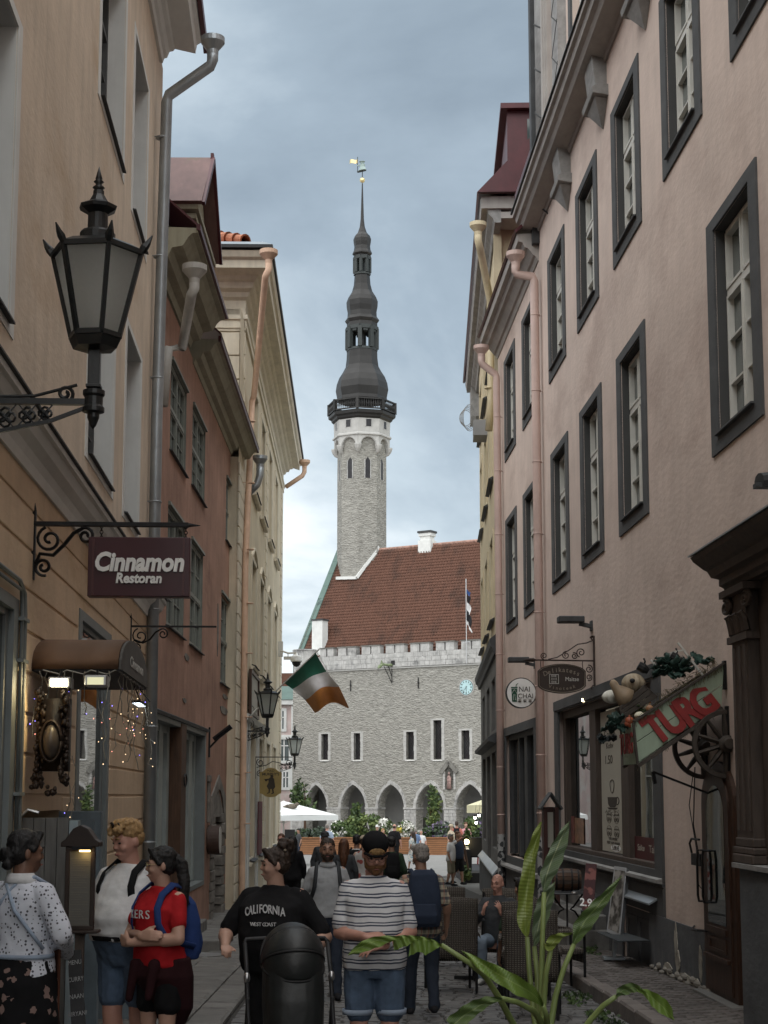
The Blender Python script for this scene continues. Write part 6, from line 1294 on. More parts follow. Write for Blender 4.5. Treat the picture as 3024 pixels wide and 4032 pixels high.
# ---------------------------------------------------------------- planters, plants, parasols on the square
mk('slatwood', (0.27, 0.125, 0.055), .65, var=.25, sc=2.5, stretch=(.5, 3, 6), streak=.2)
LEAFM = [mk('leafdark', (.035, .06, .022), .6, var=.3, sc=2), mk('leafmid', (.065, .105, .032), .6, var=.3, sc=2), mk('leaflight', (.13, .17, .05), .6, var=.3, sc=2), mk('leafblue', (.075, .10, .075), .7, var=.25), mk('lily', (.75, .75, .70), .7), mk('lavender', (.17, .13, .22), .8, var=.3), mk('flower_yellow', (.55, .45, .08), .7)]
def foliage(par, name, c, r, n, size, mats, weights, cl=14, up=.3):
 m = MB(); idx = []; C = [(V((ru(-1, 1), ru(-1, 1), ru(-1, 1))), random.choices(mats, weights)[0]) for _ in range(cl)]
 for i in range(n):
  q, mm = random.choice(C); p = q * .75 + V((random.gauss(0, .26), random.gauss(0, .26), random.gauss(0, .24)))
  if p.length > 1.25: p *= 1.1 / p.length
  p = V(c) + V((p.x * r[0], p.y * r[1], p.z * r[2])); d = V((random.gauss(0, 1), random.gauss(0, 1), random.gauss(0, 1) + up)).normalized(); s = d.cross(V((random.gauss(0, 1), random.gauss(0, 1), random.gauss(0, .4)))).normalized(); L = size * ru(.6, 1.3)
  m.add([p - d * L * .5, p + s * L * .28, p + d * L * .5, p - s * L * .28], [(0, 1, 2, 3)]); idx.append(mm if rnd() < .75 else random.choices(mats, weights)[0])
 o = m.build(name, None, par)
 for k in LEAFM: o.data.materials.append(k)
 o.data.polygons.foreach_set('material_index', idx); return o
PY = 43.5
for k, (a, b, lb, dy) in enumerate(((1164, 1418, 'long slatted wooden planter at the left of the square under the left arches', 0), (1423, 1655, 'slatted wooden planter in the middle of the square behind the walkers', .4), (1659, 1905, 'slatted wooden planter at the right end of the row near the yellow parasol', -.3))):
 A_, B_ = at(a, 3300, PY + dy), at(b, 3300, PY + dy); g0 = go(PY) - .02; y0 = A_.y
 pt = thing('planter', lb, 'planter', ID, ((A_.x + B_.x) / 2, y0, g0), 'slatted planters on the square')
 zt_ = A_.z; n_ = 9; h = (zt_ - g0) / n_
 m = MB(); m.box(A_.x + .04, B_.x - .04, y0 + .02, y0 + 1.6, g0, zt_ - .1); m.build('soil', mk('soil', (.04, .03, .022)), pt)
 for i in range(n_): MB().box(A_.x, B_.x, y0 - .03, y0 + .015, g0 + i * h + .018, g0 + (i + 1) * h - .004).build('slat', MT['slatwood'], pt, bevel=.006)
 for i in range(n_): MB().box(A_.x - .03, A_.x, y0 - .03, y0 + 1.6, g0 + i * h + .018, g0 + (i + 1) * h - .004).build('slat', MT['slatwood'], pt)
 for x in [A_.x, (A_.x + B_.x) / 2, B_.x]: MB().box(x - .05, x + .05, y0 - .055, y0 - .032, g0, zt_).build('post', MT['slatwood'], pt)
 m = MB(); m.box(A_.x - .08, B_.x + .05, y0 - .1, y0 + .12, zt_, zt_ + .05); m.build('top_rail', MT['slatwood'], pt)
def shrub(px, py, rx, ry, n, mats, wts, label, name='shrub', cat='shrub', D=44.3, size=.22, stem=True, group='plants in the planters'):
 c = at(px, py, D); s = D * K / F; t = thing(name, label, cat, ID, (c.x, c.y, at(px, 3300, D).z), group)
 foliage(t, 'foliage', c, (rx * s, min(rx * s, .8), ry * s), n, size, mats, wts)
 m = MB()
 for k in range(3): m.tube([(c.x + ru(-.15, .15), c.y, at(px, 3302, D).z), (c.x + ru(-.3, .3), c.y, c.z)], .02, 5)
 m.build('stem', MT['oldpost'], t); return t
GR, GD, GL = (1, 2, 0), (0, 1, 3), (2, 1)
for a in ((1195, 3288, 34, 22, 700, (0, 3, 1), (3, 3, 1), 'dark feathery shrub at the left end of the left planter'), (1255, 3284, 34, 24, 700, (3, 0, 5), (4, 2, 1), 'grey green shrub in the left planter beside the man in a blue shirt'),
   (1330, 3272, 34, 34, 900, (1, 4, 0), (4, 3, 2), 'bush of white lilies left of the parting of the planters'), (1390, 3262, 38, 40, 1100, (1, 2, 0), (3, 3, 1), 'bright green leafy bush rising above the left planter'),
   (1455, 3252, 38, 48, 1100, (1, 2, 0), (3, 2, 1), 'tall mid green bush behind the white baseball cap'), (1520, 3264, 34, 34, 900, (1, 4, 0), (3, 4, 1), 'bush of white lilies behind the black baseball cap'),
   (1592, 3268, 36, 30, 900, (1, 4, 6, 0), (3, 4, .6, 1), 'low white and green flower clump right of the man in black'), (1640, 3290, 30, 18, 500, (0, 3, 4), (3, 2, 1), 'low dark clump at the start of the right planter'),
   (1745, 3276, 44, 34, 1000, (3, 5, 0), (3, 3, 2), 'lavender coloured shrub left of the straw hat'), (1690, 3284, 30, 26, 600, (3, 0, 5), (3, 3, 1), 'grey lavender clump at the foot of the young tree'),
   (1862, 3262, 34, 42, 1000, (0, 1, 2), (3, 3, 1), 'round dark green bush below the yellow parasol'), (1905, 3250, 28, 50, 800, (5, 3, 0), (3, 2, 2), 'purple flowering shrub beside the corner of the yellow house')): shrub(*a)
for px, py, rx, ry, n_, lb in ((1198, 3145, 46, 68, 900, 'young dark leaved tree in front of the leftmost arch'), (1708, 3185, 30, 86, 800, 'slim young tree with yellowish leaves in front of the fourth arch'), (1408, 3205, 22, 44, 350, 'thin young tree in front of the second arch')):
 t = shrub(px, py, rx, ry, n_, (0, 1, 2), (2, 3, 2), lb, 'young_tree', 'tree', 44.6, .26, group='young trees in the planters'); c = at(px, py, 44.6)
 MB().tube([(c.x, c.y, at(px, 3302, 44.6).z), (c.x + .05, c.y, c.z), (c.x, c.y, at(px, py - ry * .8, 44.6).z)], [.05, .035, .012], 6).build('trunk', MT['oldpost'], t)
def parasol(label, px, py, D, half, rot, zdrop, val, mat, cat='parasol'):
 c = at(px, py, D); g0 = gz(c.y); t = thing('parasol', label, cat, ID, (c.x, c.y, g0))
 R = Matrix.Rotation(rot, 3, 'Z'); cs_ = [c + R @ V((sx * half, sy * half, -zdrop)) for sx, sy in ((-1, -1), (1, -1), (1, 1), (-1, 1))]
 m = MB(); tp = c.copy()
 for k in range(4):
  a, b = cs_[k], cs_[(k + 1) % 4]; md = (a + b) / 2 + V((0, 0, .02))
  m.add([tp, a, md], [(0, 1, 2)]); m.add([tp, md, b], [(0, 1, 2)])
 t0 = m.build('canopy', mat, t, loc=tuple(-V(t['_b'])))
 m = MB()
 for k in range(4):
  a, b = cs_[k], cs_[(k + 1) % 4]; n_ = 8
  m.grid(lambda u, v: a.lerp(b, u) + V((0, 0, -val * v - .03 * math.sin(u * 25) * v)) , n_, 1)
 m.build('valance', mat, t)
 m = MB(); m.tube([c + V((0, 0, .05)), (c.x, c.y, g0)], .035, 8); m.build('pole', MT['offwhite'], t)
 m = MB()
 for q in cs_: m.bar(c + V((0, 0, -zdrop * 1.6)), c.lerp(q, .55) + V((0, 0, -.05)), .03)
 m.build('rib', MT['offwhite'], t); m = MB(); m.box(c.x - .4, c.x + .4, c.y - .4, c.y + .4, g0, g0 + .08); m.build('base', MT['darkgrey'], t); return t, cs_, c
PWH = mk('parasolwhite', (.72, .74, .73), .8, var=.06, sc=1.5); PYE = mk('parasolcream', (.66, .63, .42), .8, var=.06, sc=1.5)
_, cs_, c = parasol('large white square parasol with a gull standing on it at the left of the square', 1117, 3154, 33, 1.75, .62, .62, .22, PWH)
gu = thing('gull', 'brown speckled young gull standing on the white parasol', 'gull', ID, at(1157, 3184, 32.6)); c = at(1150, 3175, 32.6); s = 1.0
m = MB(); m.ell(c, (.24, .11, .12), 12, 8); m.ell(c + V((.22, 0, .09)), (.09, .075, .08), 10, 7); m.tube([c + V((-.18, 0, .02)), c + V((-.42, 0, -.03))], [.08, .02], 7); m.tube([c + V((.14, 0, .03)), c + V((.22, 0, .09))], [.09, .075], 8); m.build('body', mk('gullbrown', (.13, .11, .085), .8, var=.4, sc=12), gu, smooth=True)
m = MB(); m.tube([c + V((.29, 0, .09)), c + V((.37, 0, .07))], [.025, .008], 6); m.build('beak', MT['black'], gu);
for q in (-.04, .05): MB().tube([c + V((q, 0, -.1)), c + V((q + .01, 0, -.24)), c + V((q + .06, 0, -.25))], .012, 5).build('leg', mk('gullleg%d' % int(q * 100 + 9), (.5, .32, .2)), gu)
pa, cs_, c = parasol('cream yellow parasol with a beer brand on its edge beside the yellow house', 2110, 3075, 29, 2.0, .45, .95, .30, PYE)
a, b = cs_[0], cs_[1]; q = cs_[3]
e0, e1 = (q, a) if (q - a).length and ((q + a) / 2).y < ((a + b) / 2).y else (a, b)
vv = (b - a).normalized(); text('A.Le Coq', pa, INK, .27, a.lerp(b, .27) + V((0, 0, -.15)) + vv.cross(V((0, 0, 1))) * .03, vv, bold=.006)
t = thing('hanging_bulbs', 'three glowing bulbs hanging below the cream yellow parasol', 'lamps', ID, at(1878, 3225, 28.6)); GLB = emit('bulbglow', (1, .93, .75), 9)
for px, py in ((1886, 3211), (1870, 3220), (1875, 3240)):
 c = at(px, py, 28.6); m = MB(); m.ell(c, .05, 10, 7); m.build('bulb', GLB, t, smooth=True); m = MB(); m.tube([c + V((0, 0, .03)), c + V((0, 0, .12))], .035, 6); m.tube([c + V((0, 0, .1)), c + V((.05, 0, .5))], .008, 4); m.build('socket', MT['iron'], t)
te = thing('terrace_platform', 'low black wooden terrace platform at the corner of the square', 'platform', ID, at(1880, 3468, 23.6)); a, b = at(1828, 3468, 23.5), at(1990, 3468, 23.5); MB().box(a.x, b.x, a.y, a.y + 7, a.z - .3, at(1828, 3437, 23.5).z).build('deck', MT['black'], te, bevel=.01); TZ = at(1828, 3437, 23.5).z
def black_chair(px, D, label, mat, rz=0, z=None):
 c = at(px, 3430, D); z = TZ if z is None else z; t = thing('terrace_chair', label, 'chair', ID, (c.x, c.y, z), 'chairs on the terrace'); T = Matrix.Translation((c.x, c.y, z)) @ Matrix.Rotation(rz, 4, 'Z')
 for sx in (-1, 1):
  for sy in (-1, 1): m = MB(T); m.bar((sx * .22, sy * .22, 0), (sx * .21, sy * .2, .44), .05); m.build('leg', mat, t)
 m = MB(T); m.box(-.26, .26, -.26, .26, .43, .50); m.build('seat', mat, t, bevel=.02); m = MB(T); m.box(-.26, .26, -.29, -.22, .46, 1.08); m.build('backrest', mat, t, bevel=.02); return t
black_chair(1879, 24.2, 'black high backed chair with its back to the street on the terrace', MT['black'])
black_chair(1912, 26.5, 'red chair half hidden behind the black terrace chair', mk('chairred', (.25, .025, .025), .7), 1.2)
lp_ = thing('post_lamp', 'dark wooden post with a glowing round lamp on the terrace', 'lamp', ID, at(1837, 3437, 24)); c = at(1837, 3330, 24); m = MB(); m.box(c.x - .12, c.x + .12, c.y - .12, c.y + .12, TZ, at(1837, 3345, 24).z); m.build('post', MT['black'], lp_); m = MB(); m.ell(at(1837, 3315, 24), .085, 12, 8); m.build('globe', emit('globe', (1, .8, .42), 6), lp_, smooth=True); m = MB(); m.lathe([(.10, 0), (.06, .05), (.05, .09)], at(1837, 3344, 24), 10); m.build('collar', MT['offwhite'], lp_)
shrub(1838, 3300, 15, 34, 400, (1, 2, 0), (3, 3, 1), 'tall fern like plant behind the glowing post lamp', D=25, size=.12); shrub(1835, 3437, 20, 26, 400, (2, 1, 0), (3, 3, 1), 'low leafy plant at the corner of the terrace', D=23.3, size=.12)
shrub(1885, 3312, 32, 12, 400, (4, 1, 2), (3, 3, 2), 'white flowers in a dark window box on the terrace', D=27, size=.10); m = MB(); a, b = at(1853, 3322, 27), at(1918, 3322, 27); m.box(a.x, b.x, a.y - .1, a.y + .25, a.z - .25, a.z); tag(m.build('window_box', MT['black']), 'dark box holding the white flowers on the terrace', 'planter')
c = at(1141, 3285, 30); m = MB(); q = at(1121, 3266, 30); r_ = at(1161, 3304, 30); m.box(q.x, r_.x, q.y, q.y + .06, gz(q.y) + .02, q.z); tag(m.build('menu_screen', MT['black']), 'plain dark board standing under the white parasol', 'board')
# ---------------------------------------------------------------- signs and fittings on the pink house
LOC = lambda x, y: (2200 + .4972 * x, 2400 + .4972 * y)
E7 = lambda x, y: (1800 + .7378 * x, 3000 + .7378 * y)
de = thing('hanging_sign', 'dark brown oval delicatessen board hanging from a rusty scroll bracket', 'sign', RW, (10.63, 0, 1.95))
X = 10.63; zr = onx(RW, 2300, 2602, X).z; m = MB(); pl = lambda a, b: (X, a, b)
m.bar((X, 0, zr), (X, .98, zr + .01), .02); m.tube([(X, .86, zr + .01), (X, .90, zr + .01), (X, .95, zr + .01), (X, 1.05, zr + .01)], [.012, .03, .028, .004], 6); m.bar((X, .012, zr - .40), (X, .012, zr + .36), .022)
m.tube([(X, .02, zr + .30), (X, .12, zr + .26), (X, .25, zr + .24), (X, .4, zr + .14), (X, .55, zr + .05), (X, .68, zr + .02)], .009, 5)
for c_, r_, s_, a_ in (((.74, zr + .07), .05, 1, -1.5), ((.42, zr + .08), .06, -1, 1.8), ((.30, zr + .07), .05, 1, 1.2), ((.20, zr + .12), .07, 1, -1.2), ((.09, zr - .12), .06, 1, 1.4), ((.09, zr - .24), .05, -1, -1.2), ((.03, zr + .33), .035, 1, 0), ((.03, zr - .38), .035, -1, 0)): m.tube(spiral(c_, r_, .012, 1.5, a_, pl, 20, s_), .008, 5)
m.build('bracket', MT['ironrust'], de)
pa_, pb_ = onx(RW, 2117, 2672, X), onx(RW, 2306, 2672, X); cy_, cz_ = (pa_.y + pb_.y) / 2, pa_.z; hw = abs(pa_.y - pb_.y) / 2; hh = .215
ov_ = [(hw * q * .93, s * (hh * (1 - .32 * (abs(q)) ** 2.0))) for s, Q in ((1, [i / 8 for i in range(-8, 9)]), (-1, [i / 8 for i in range(8, -9, -1)])) for q in Q]
ov_ = [(-hw * .93, -hh * .62), (-hw * .93, hh * .62)][1:] + ov_[1:16] + [(hw * .93, hh * .62), (hw, hh * .5), (hw, -hh * .5), (hw * .93, -hh * .62)] + ov_[18:33] + [(-hw * .93, -hh * .62), (-hw, -hh * .5), (-hw, hh * .5)]
def yzp(poly, x0, x1, mb, cy=cy_, cz=cz_): n = len(poly); return mb.add([(x0, cy + a, cz + b) for a, b in poly] + [(x1, cy + a, cz + b) for a, b in poly], [tuple(range(n)), tuple(range(2 * n - 1, n - 1, -1))] + [(i, i + n, (i + 1) % n + n, (i + 1) % n) for i in range(n)])
m = MB(); yzp(ov_, X - .01, X + .01, m); m.build('board', mk('choco', (.032, .019, .014), .5, var=.15), de)
m = MB(); pts = [(X - .012, cy_ + a * .95, cz_ + b * .93) for a, b in ov_]; m.tube(pts + [pts[0]], .0045, 4); m.build('gilt_line', mk('tan', (.26, .22, .17), .6), de)
R_ = (0, -1, 0); DX = X - .012
for i, ch in enumerate('Delikatess'):
 f = (i - 4.5) / 4.5; text(ch, de, MT['tan'], .095, (DX, cy_ - f * hw * .68, cz_ + .125 - .055 * f * f), (0, -1, -.28 * f), (0, -.28 * f, 1), ext=.002)
for i, ch in enumerate('Vinoteek'):
 f = (i - 3.5) / 3.5; text(ch, de, MT['tan'], .07, (DX, cy_ - f * hw * .5, cz_ - .145 + .03 * f * f), (0, -1, .2 * f), (0, .2 * f, 1), ext=.002)
text('Maitse', de, MT['offwhite'], .085, (DX, cy_ - hw * .42, cz_ - .01), R_, ext=.002, sx=.9)
m = MB(); q = cy_ + hw * .33
for a, b in ((-.068, -.062), (.062, .068)): m.box(DX - .002, DX + .002, q + a, q + b, cz_ - .078, cz_ + .062); m.box(DX - .002, DX + .002, q - .068, q + .068, cz_ - .008 + a, cz_ - .008 + b)
m.build('logo_square', MT['offwhite'], de)
for r_, s_ in ((.035, 'EHE'), (-.008, 'H H'), (-.051, 'EHE')): text(s_, de, MT['offwhite'], .045, (DX, q, cz_ + r_), R_, ext=.002)
m = MB()
for y_ in (pa_.y + (-.05 if pa_.y > pb_.y else .05), pb_.y + (.04 if pa_.y > pb_.y else -.04)): m.tube([(X, y_, zr), (X, y_ + .006, zr - .04), (X, y_, cz_ + .15)], .006, 5)
m.build('chain', MT['ironrust'], de)
na = thing('round_sign', 'round white Nai Chai tea sign with a green cup behind the pink downpipe', 'sign', RW, (13.6, .3, 1.95)); X = 13.56
c_ = onx(RW, 2051, 2729, X); r_ = 60 / F * (RW @ c_).y
def cyl(r, x0, x1, mat, name): m = MB(); m.tube([(x0, c_.y, c_.z), (x1, c_.y, c_.z)], r, 40); return m.build(name, mat, na)
cyl(r_, X - .03, X + .03, MT['black'], 'rim'); cyl(r_ * .94, X - .034, X - .031, MT['white'], 'face')
DX = X - .036; GRN = mk('signgreen', (.012, .075, .04), .6)
def yq(poly, mat, name): m = MB(); yzp([(-a * r_, b * r_) for a, b in poly], DX - .002, DX, m, c_.y, c_.z); return m.build(name, mat, na)
yq([(-.68, .30), (-.25, .30), (-.25, .38), (-.68, .38)], GRN, 'cup_lid'); yq([(-.66, .26), (-.27, .26), (-.31, -.58), (-.62, -.58)], GRN, 'cup'); yq([(-.38, .38), (-.34, .38), (-.31, .52), (-.20, .60), (-.22, .63), (-.35, .55)], GRN, 'straw')
m = MB()
for a, b, c, d in ((-.47, .22, -.64, -.05), (-.47, .22, -.30, -.05), (-.52, -.1, -.54, -.5), (-.44, -.1, -.40, -.5)): m.bar((DX - .004, c_.y - a * r_, c_.z + b * r_), (DX - .004, c_.y - c * r_, c_.z + d * r_), .008, .004)
m.build('cup_lines', MT['white'], na)
text('NAI', na, INK, .135, (DX, c_.y - .2 * r_, c_.z + .22 * r_), R_, ext=.002, sx=.95); text('CHAI', na, INK, .125, (DX, c_.y - .27 * r_, c_.z - .22 * r_), R_, ext=.002)
m = MB()
for k in range(3):
 y0 = c_.y - (-.12 + k * .34) * r_; z0 = c_.z - .52 * r_
 for a, b in (((-.03, .02), (.03, .02)), ((-.03, -.005), (.03, -.005)), ((0, .035), (0, -.035)), ((-.025, -.03), (.0, .0)), ((.025, -.03), (.0, .0))): m.bar((DX - .003, y0 + a[0], z0 + a[1]), (DX - .003, y0 + b[0], z0 + b[1]), .008, .004)
m.build('tea_characters', INK, na)
m = MB(); m.bar((X, 0, c_.z + .12), (X, c_.y, c_.z + .12), .03); m.bar((X, 0, c_.z - .12), (X, c_.y, c_.z - .12), .03); m.build('arm', MT['iron'], na)
for px, py, lb in ((2285, 2440, 'dark box floodlight on the pink wall above the big shop window'), (2062, 2598, 'dark box floodlight on the pink wall above the round white sign')):
 p = hit(RW, px + 45, py, 0); t = thing('wall_floodlight', lb, 'floodlight', RW, (p.x, 0, p.z)); m = MB(); m.box(p.x - .06, p.x + .06, .12, .50, p.z - .05, p.z + .045); m.build('housing', MT['darkgrey'], t, bevel=.015); m = MB(); m.bar((p.x, .0, p.z - .1), (p.x, .18, p.z - .06), .05); m.box(p.x - .04, p.x + .04, 0, .02, p.z - .16, p.z - .02); m.build('arm', MT['darkgrey'], t)
p = hit(RW, 2297, 2756, .04); t = thing('spot_lamp', 'small bright spot lamp under the lintel of the big shop window', 'lamp', RW, (p.x, 0, p.z)); m = MB(); m.ell(p, (.012, .026, .026), 10, 7); m.build('bulb', emit('spotglow', (1, .8, .5), 14), t, smooth=True); m = MB(); m.tube([(p.x, 0, p.z + .05), (p.x, .05, p.z + .03)], .02, 8); m.build('socket', MT['iron'], t)
p = hit(RW, 2908, 0, 0)
wl_ = thing('wall_lamp', 'dark wall lamp cut by the right edge of the picture above the timber cornice', 'lamp', RW, (6.32, .1, 3.0)); p = hit(RW, 3016, 1886, .1); m = MB(); m.tube([(p.x, .0, p.z), (p.x, .16, p.z - .02)], .07, 10); m.box(p.x - .03, p.x + .03, 0, .2, p.z - .08, p.z - .04); m.build('housing', MT['darkgrey'], wl_)
# ---------------------------------------------------------------- market cart on the wall
ct = thing('market_cart', 'pale green wooden cart nose marked TURG mounted on the pink wall with two half wheels', 'cart', RW, (7.3, 0, .6))
mk('cartgreen', (.33, .41, .31), .75, var=.15, sc=3, streak=.4, dirt=(.13, .12, .08), dsc=4, dthr=.62); mk('cartred', (.23, .018, .016), .65, var=.2, sc=8); mk('wheelwood', (.055, .045, .037), .75, var=.3, sc=6, bump=.3); mk('straw', (.12, .10, .055), .9, var=.4, sc=9)
X0, X1 = 7.22, 7.56
TL, TR, BL, BR = [onx(RW, *LOC(*p), X0) for p in ((590, 895), (1310, 430), (625, 1222), (1290, 765))]
FTL, FBL = [onx(RW, *LOC(*p), X1) for p in ((415, 1062), (480, 1272))]
FTL, FBL = V((X1, TL.y - .02, TL.z - .02)), V((X1, BL.y - .0, BL.z))
def slabq(a, b, c, d, n_, th, mat, name, par=ct):
 n_ = V(n_).normalized() * th; q = [a, b, c, d]; m = MB(); m.add([p for p in q] + [p + n_ for p in q], [(0, 1, 2, 3), (7, 6, 5, 4), (0, 4, 5, 1), (1, 5, 6, 2), (2, 6, 7, 3), (3, 7, 4, 0)]); return m.build(name, mat, par, bevel=.004)
L = lambda a, b, t: a.lerp(b, t)
for i, (f0, f1) in enumerate(((0, .49), (.505, 1))): slabq(L(TL, BL, f0), L(TR, BR, f0), L(TR, BR, f1), L(TL, BL, f1), (1, 0, 0), .012, MT['cartgreen'], 'side_plank')
for i, (f0, f1) in enumerate(((0, .49), (.505, 1))): slabq(L(TL, BL, f0), L(FTL, FBL, f0), L(FTL, FBL, f1), L(TL, BL, f1), (0, -1, 0), .02, MT['cartgreen'], 'front_plank')
far = [V((X1, p.y, p.z)) for p in (TL, TR, BR, BL)]; slabq(*far, (-1, 0, 0), .012, MT['wheelwood'], 'far_side'); slabq(BL, BR, V((X1, BR.y, BR.z)), FBL, (0, 0, 1), .02, MT['wheelwood'], 'floor')
for a_, b_, w_ in ((TL + V((-.005, 0, .01)), TR + V((-.005, 0, .01)), .022), (BL + V((-.006, 0, -.02)), BR + V((-.006, 0, -.02)), .035), (V((X1, BL.y, BL.z - .02)), V((X1, BR.y, BR.z - .02)), .03), (TL, BL, .02)): MB().bar(a_, b_, w_).build('edge_rail', MT['wheelwood'], ct)
m = MB(); m.box(X0 - .012, X0 + .03, -.0, .025, TR.z - .25, TR.z + .03); m.bar((7.5, .0, .0), (7.5, .62, .24), .02); m.bar((7.5, .62, .24), (7.5, .60, .12), .03); m.build('wall_iron', MT['iron'], ct)
rd = (TR - TL).normalized(); ud = (TL - BL); ud = (ud - rd * ud.dot(rd)).normalized(); cc = (TL + TR + BL + BR) / 4
for k, (chh, f) in enumerate(zip('TURG', (-.27, -.085, .085, .265))): text(chh, ct, MT['cartred'], .40, V((X0 - .004, cc.y, cc.z)) + rd * f + ud * (-.005 - .01 * k), rd, ud - rd * .12, ext=.006, bold=.018, sx=.82)
fr_ = V((-(X1 - X0), TL.y - FTL.y, TL.z - FTL.z)).normalized(); fc = (TL + FTL + BL + FBL) / 4
text('TURG', ct, MT['cartred'], .28, fc + V((0, .024, 0)), (-1, 0, 0), ext=.003, bold=.006, sx=.42)
def half_wheel(x, c, r):
 m = MB(); pl = lambda a: (x, max(.02, c.y + r * math.cos(a)), c.z + r * math.sin(a)); n_ = 22
 w_ = None
 for i in range(n_):
  a0, a1 = -math.pi / 2 + math.pi * i / n_, -math.pi / 2 + math.pi * (i + 1) / n_
 rim = MB(); vs = []
 for i in range(n_ + 1):
  a = -math.pi / 2 * 1.02 + math.pi * 1.02 * i / n_
  for rr_, xx in ((r, -.014), (r, .014), (r * .86, .014), (r * .86, -.014)): vs.append((x + xx, .03 + rr_ * math.cos(a), c.z + rr_ * math.sin(a)))
 rim.add(vs, [(i * 4 + k, i * 4 + (k + 1) % 4, (i + 1) * 4 + (k + 1) % 4, (i + 1) * 4 + k) for i in range(n_) for k in range(4)] + [(3, 2, 1, 0), tuple(n_ * 4 + k for k in range(4))])
 w = rim.build('wheel', MT['wheelwood'], ct, bevel=.004)
 for k in range(6): a = -math.pi / 2 + math.pi * (k + .1) / 5.2; m = MB(); m.tube([(x, .03 + r * .15 * math.cos(a), c.z + r * .15 * math.sin(a)), (x, .03 + r * .5 * math.cos(a), c.z + r * .5 * math.sin(a)), (x, .03 + r * .88 * math.cos(a), c.z + r * .88 * math.sin(a))], [.024, .026, .016], 7); m.build('spoke', MT['wheelwood'], w, loc=(0, 0, 0))
 m = MB(); m.tube([(x + .03, .03, c.z), (x - .035, .03, c.z), (x - .045, .03, c.z), (x - .07, .03, c.z)], [.085, .085, .06, .05], 16); m.build('hub', MT['wheelwood'], w, loc=(0, 0, 0)); m = MB(); m.box(x - .012, x + .012, .0, .03, c.z - r * 1.12, c.z + r * 1.1); m.build('wall_bar', MT['iron'], w, loc=(0, 0, 0)); return w
half_wheel(7.2, onx(RW, *LOC(1300, 1066), 7.2), .335); half_wheel(7.62, onx(RW, *LOC(1050, 1092), 7.62), .325)
# the goods in the cart: each lies in it, each a thing
def cpt(x, y, X): return onx(RW, *LOC(x, y), X)
RS = RW  # stretched along the wall, so round goods are modelled in plain metres below
def world(p): return RW @ p
cr_ = thing('crate', 'small dark wooden crate tilted in the cart below the squashes', 'crate', ID, world(cpt(620, 720, 7.4)))
q = [world(cpt(x, y, 7.33)) for x, y in ((475, 775), (680, 595), (790, 690), (505, 870))]; nb = RW.to_3x3() @ V((.1, 0, 0))
for f0, f1 in ((0, .31), (.34, .64), (.67, 1)): slabq(L(q[0], q[3], f0), L(q[1], q[2], f0), L(q[1], q[2], f1), L(q[0], q[3], f1), nb, .02, MT['wheelwood'], 'slat', cr_)
slabq(q[0], q[3], q[3] + nb, q[0] + nb, (q[1] - q[0]), .02, MT['wheelwood'], 'side', cr_); slabq(q[1], q[2], q[2] + nb, q[1] + nb, (q[0] - q[1]), .02, MT['wheelwood'], 'side', cr_)
def veg(name, label, x, y, X, parts, mat, cat, group=None):
 c = world(cpt(x, y, X)); m = MB()
 for (dx, dz, r) in parts: m.ell(c + V((dx, 0, dz)), r, 16, 10)
 o = m.build(name, mat, loc=c);
 for v in o.data.vertices: v.co -= c
 o.data.polygons.foreach_set('use_smooth', [True] * len(o.data.polygons)); o.data.update(); return tag(o, label, cat, group)
m = MB(); c = world(cpt(500, 690, 7.36)); m.tube([c + V((.09, 0, -.05)), c + V((.05, 0, -.02)), c + V((-.0, 0, .03)), c + V((-.06, 0, .09)), c + V((-.085, 0, .14)), c + V((-.09, 0, .17))], [.05, .11, .085, .045, .04, .015], 14); tag(m.build('gourd', mk('gourdtan', (.27, .20, .13), .55, var=.2, sc=7), None, smooth=True), 'pear shaped tan gourd standing in the crate', 'gourd')
def ribbed(label, x, y, X, r, sq, mat, n_=10, name='squash'):
 c = world(cpt(x, y, X)); m = MB(); m.grid(lambda u, v: c + V((r * (1 + .07 * math.cos(n_ * u * 2 * math.pi)) * math.sin(math.pi * v) * math.cos(2 * math.pi * u), r * (1 + .07 * math.cos(n_ * u * 2 * math.pi)) * math.sin(math.pi * v) * math.sin(2 * math.pi * u), -r * sq * math.cos(math.pi * v) * (1 - .25 * math.sin(math.pi * v) ** 6 + 0))), 60, 12); return tag(m.build(name, mat, None, smooth=True), label, 'squash')
ribbed('round pale squash with a dark hollow in its top', 592, 582, 7.42, .115, .85, mk('squashtan', (.33, .27, .19), .6, var=.2, sc=6)); c = world(cpt(583, 563, 7.36)); m = MB(); m.ell(c, (.028, .02, .024), 10, 7); tag(m.build('squash_hollow', MT['black'], bpy.data.objects['squash'], loc=(0, 0, 0)))
ribbed('small white ribbed squash hanging at the front corner of the crate', 415, 690, 7.45, .09, .75, mk('squashwhite', (.62, .61, .54), .6, var=.1), 9); ribbed('small pale yellow squash lying among the straw', 640, 840, 7.3, .05, .8, mk('squashyel', (.60, .57, .44), .6, var=.1), 8)
for k, (x, y, r) in enumerate(((560, 880, .045), (575, 915, .035), (545, 905, .03), (720, 785, .04))): veg('onion', ('orange red onion beside the pale yellow squash', 'small red onion below the orange red onion', 'smallest red onion behind the front plank', 'lone brown onion further up in the straw')[k], x, y, 7.3, [(0, 0, (r, r, r * .9)), (0, r * .8, (r * .25, r * .25, r * .5))], mk('onion%d' % k, (.30, .075, .035) if k < 3 else (.28, .14, .07), .5, var=.3, sc=12), 'onion')
mk('kale', (.028, .062, .05), .55, var=.35, sc=6); mk('kaledark', (.013, .02, .02), .5, var=.3)
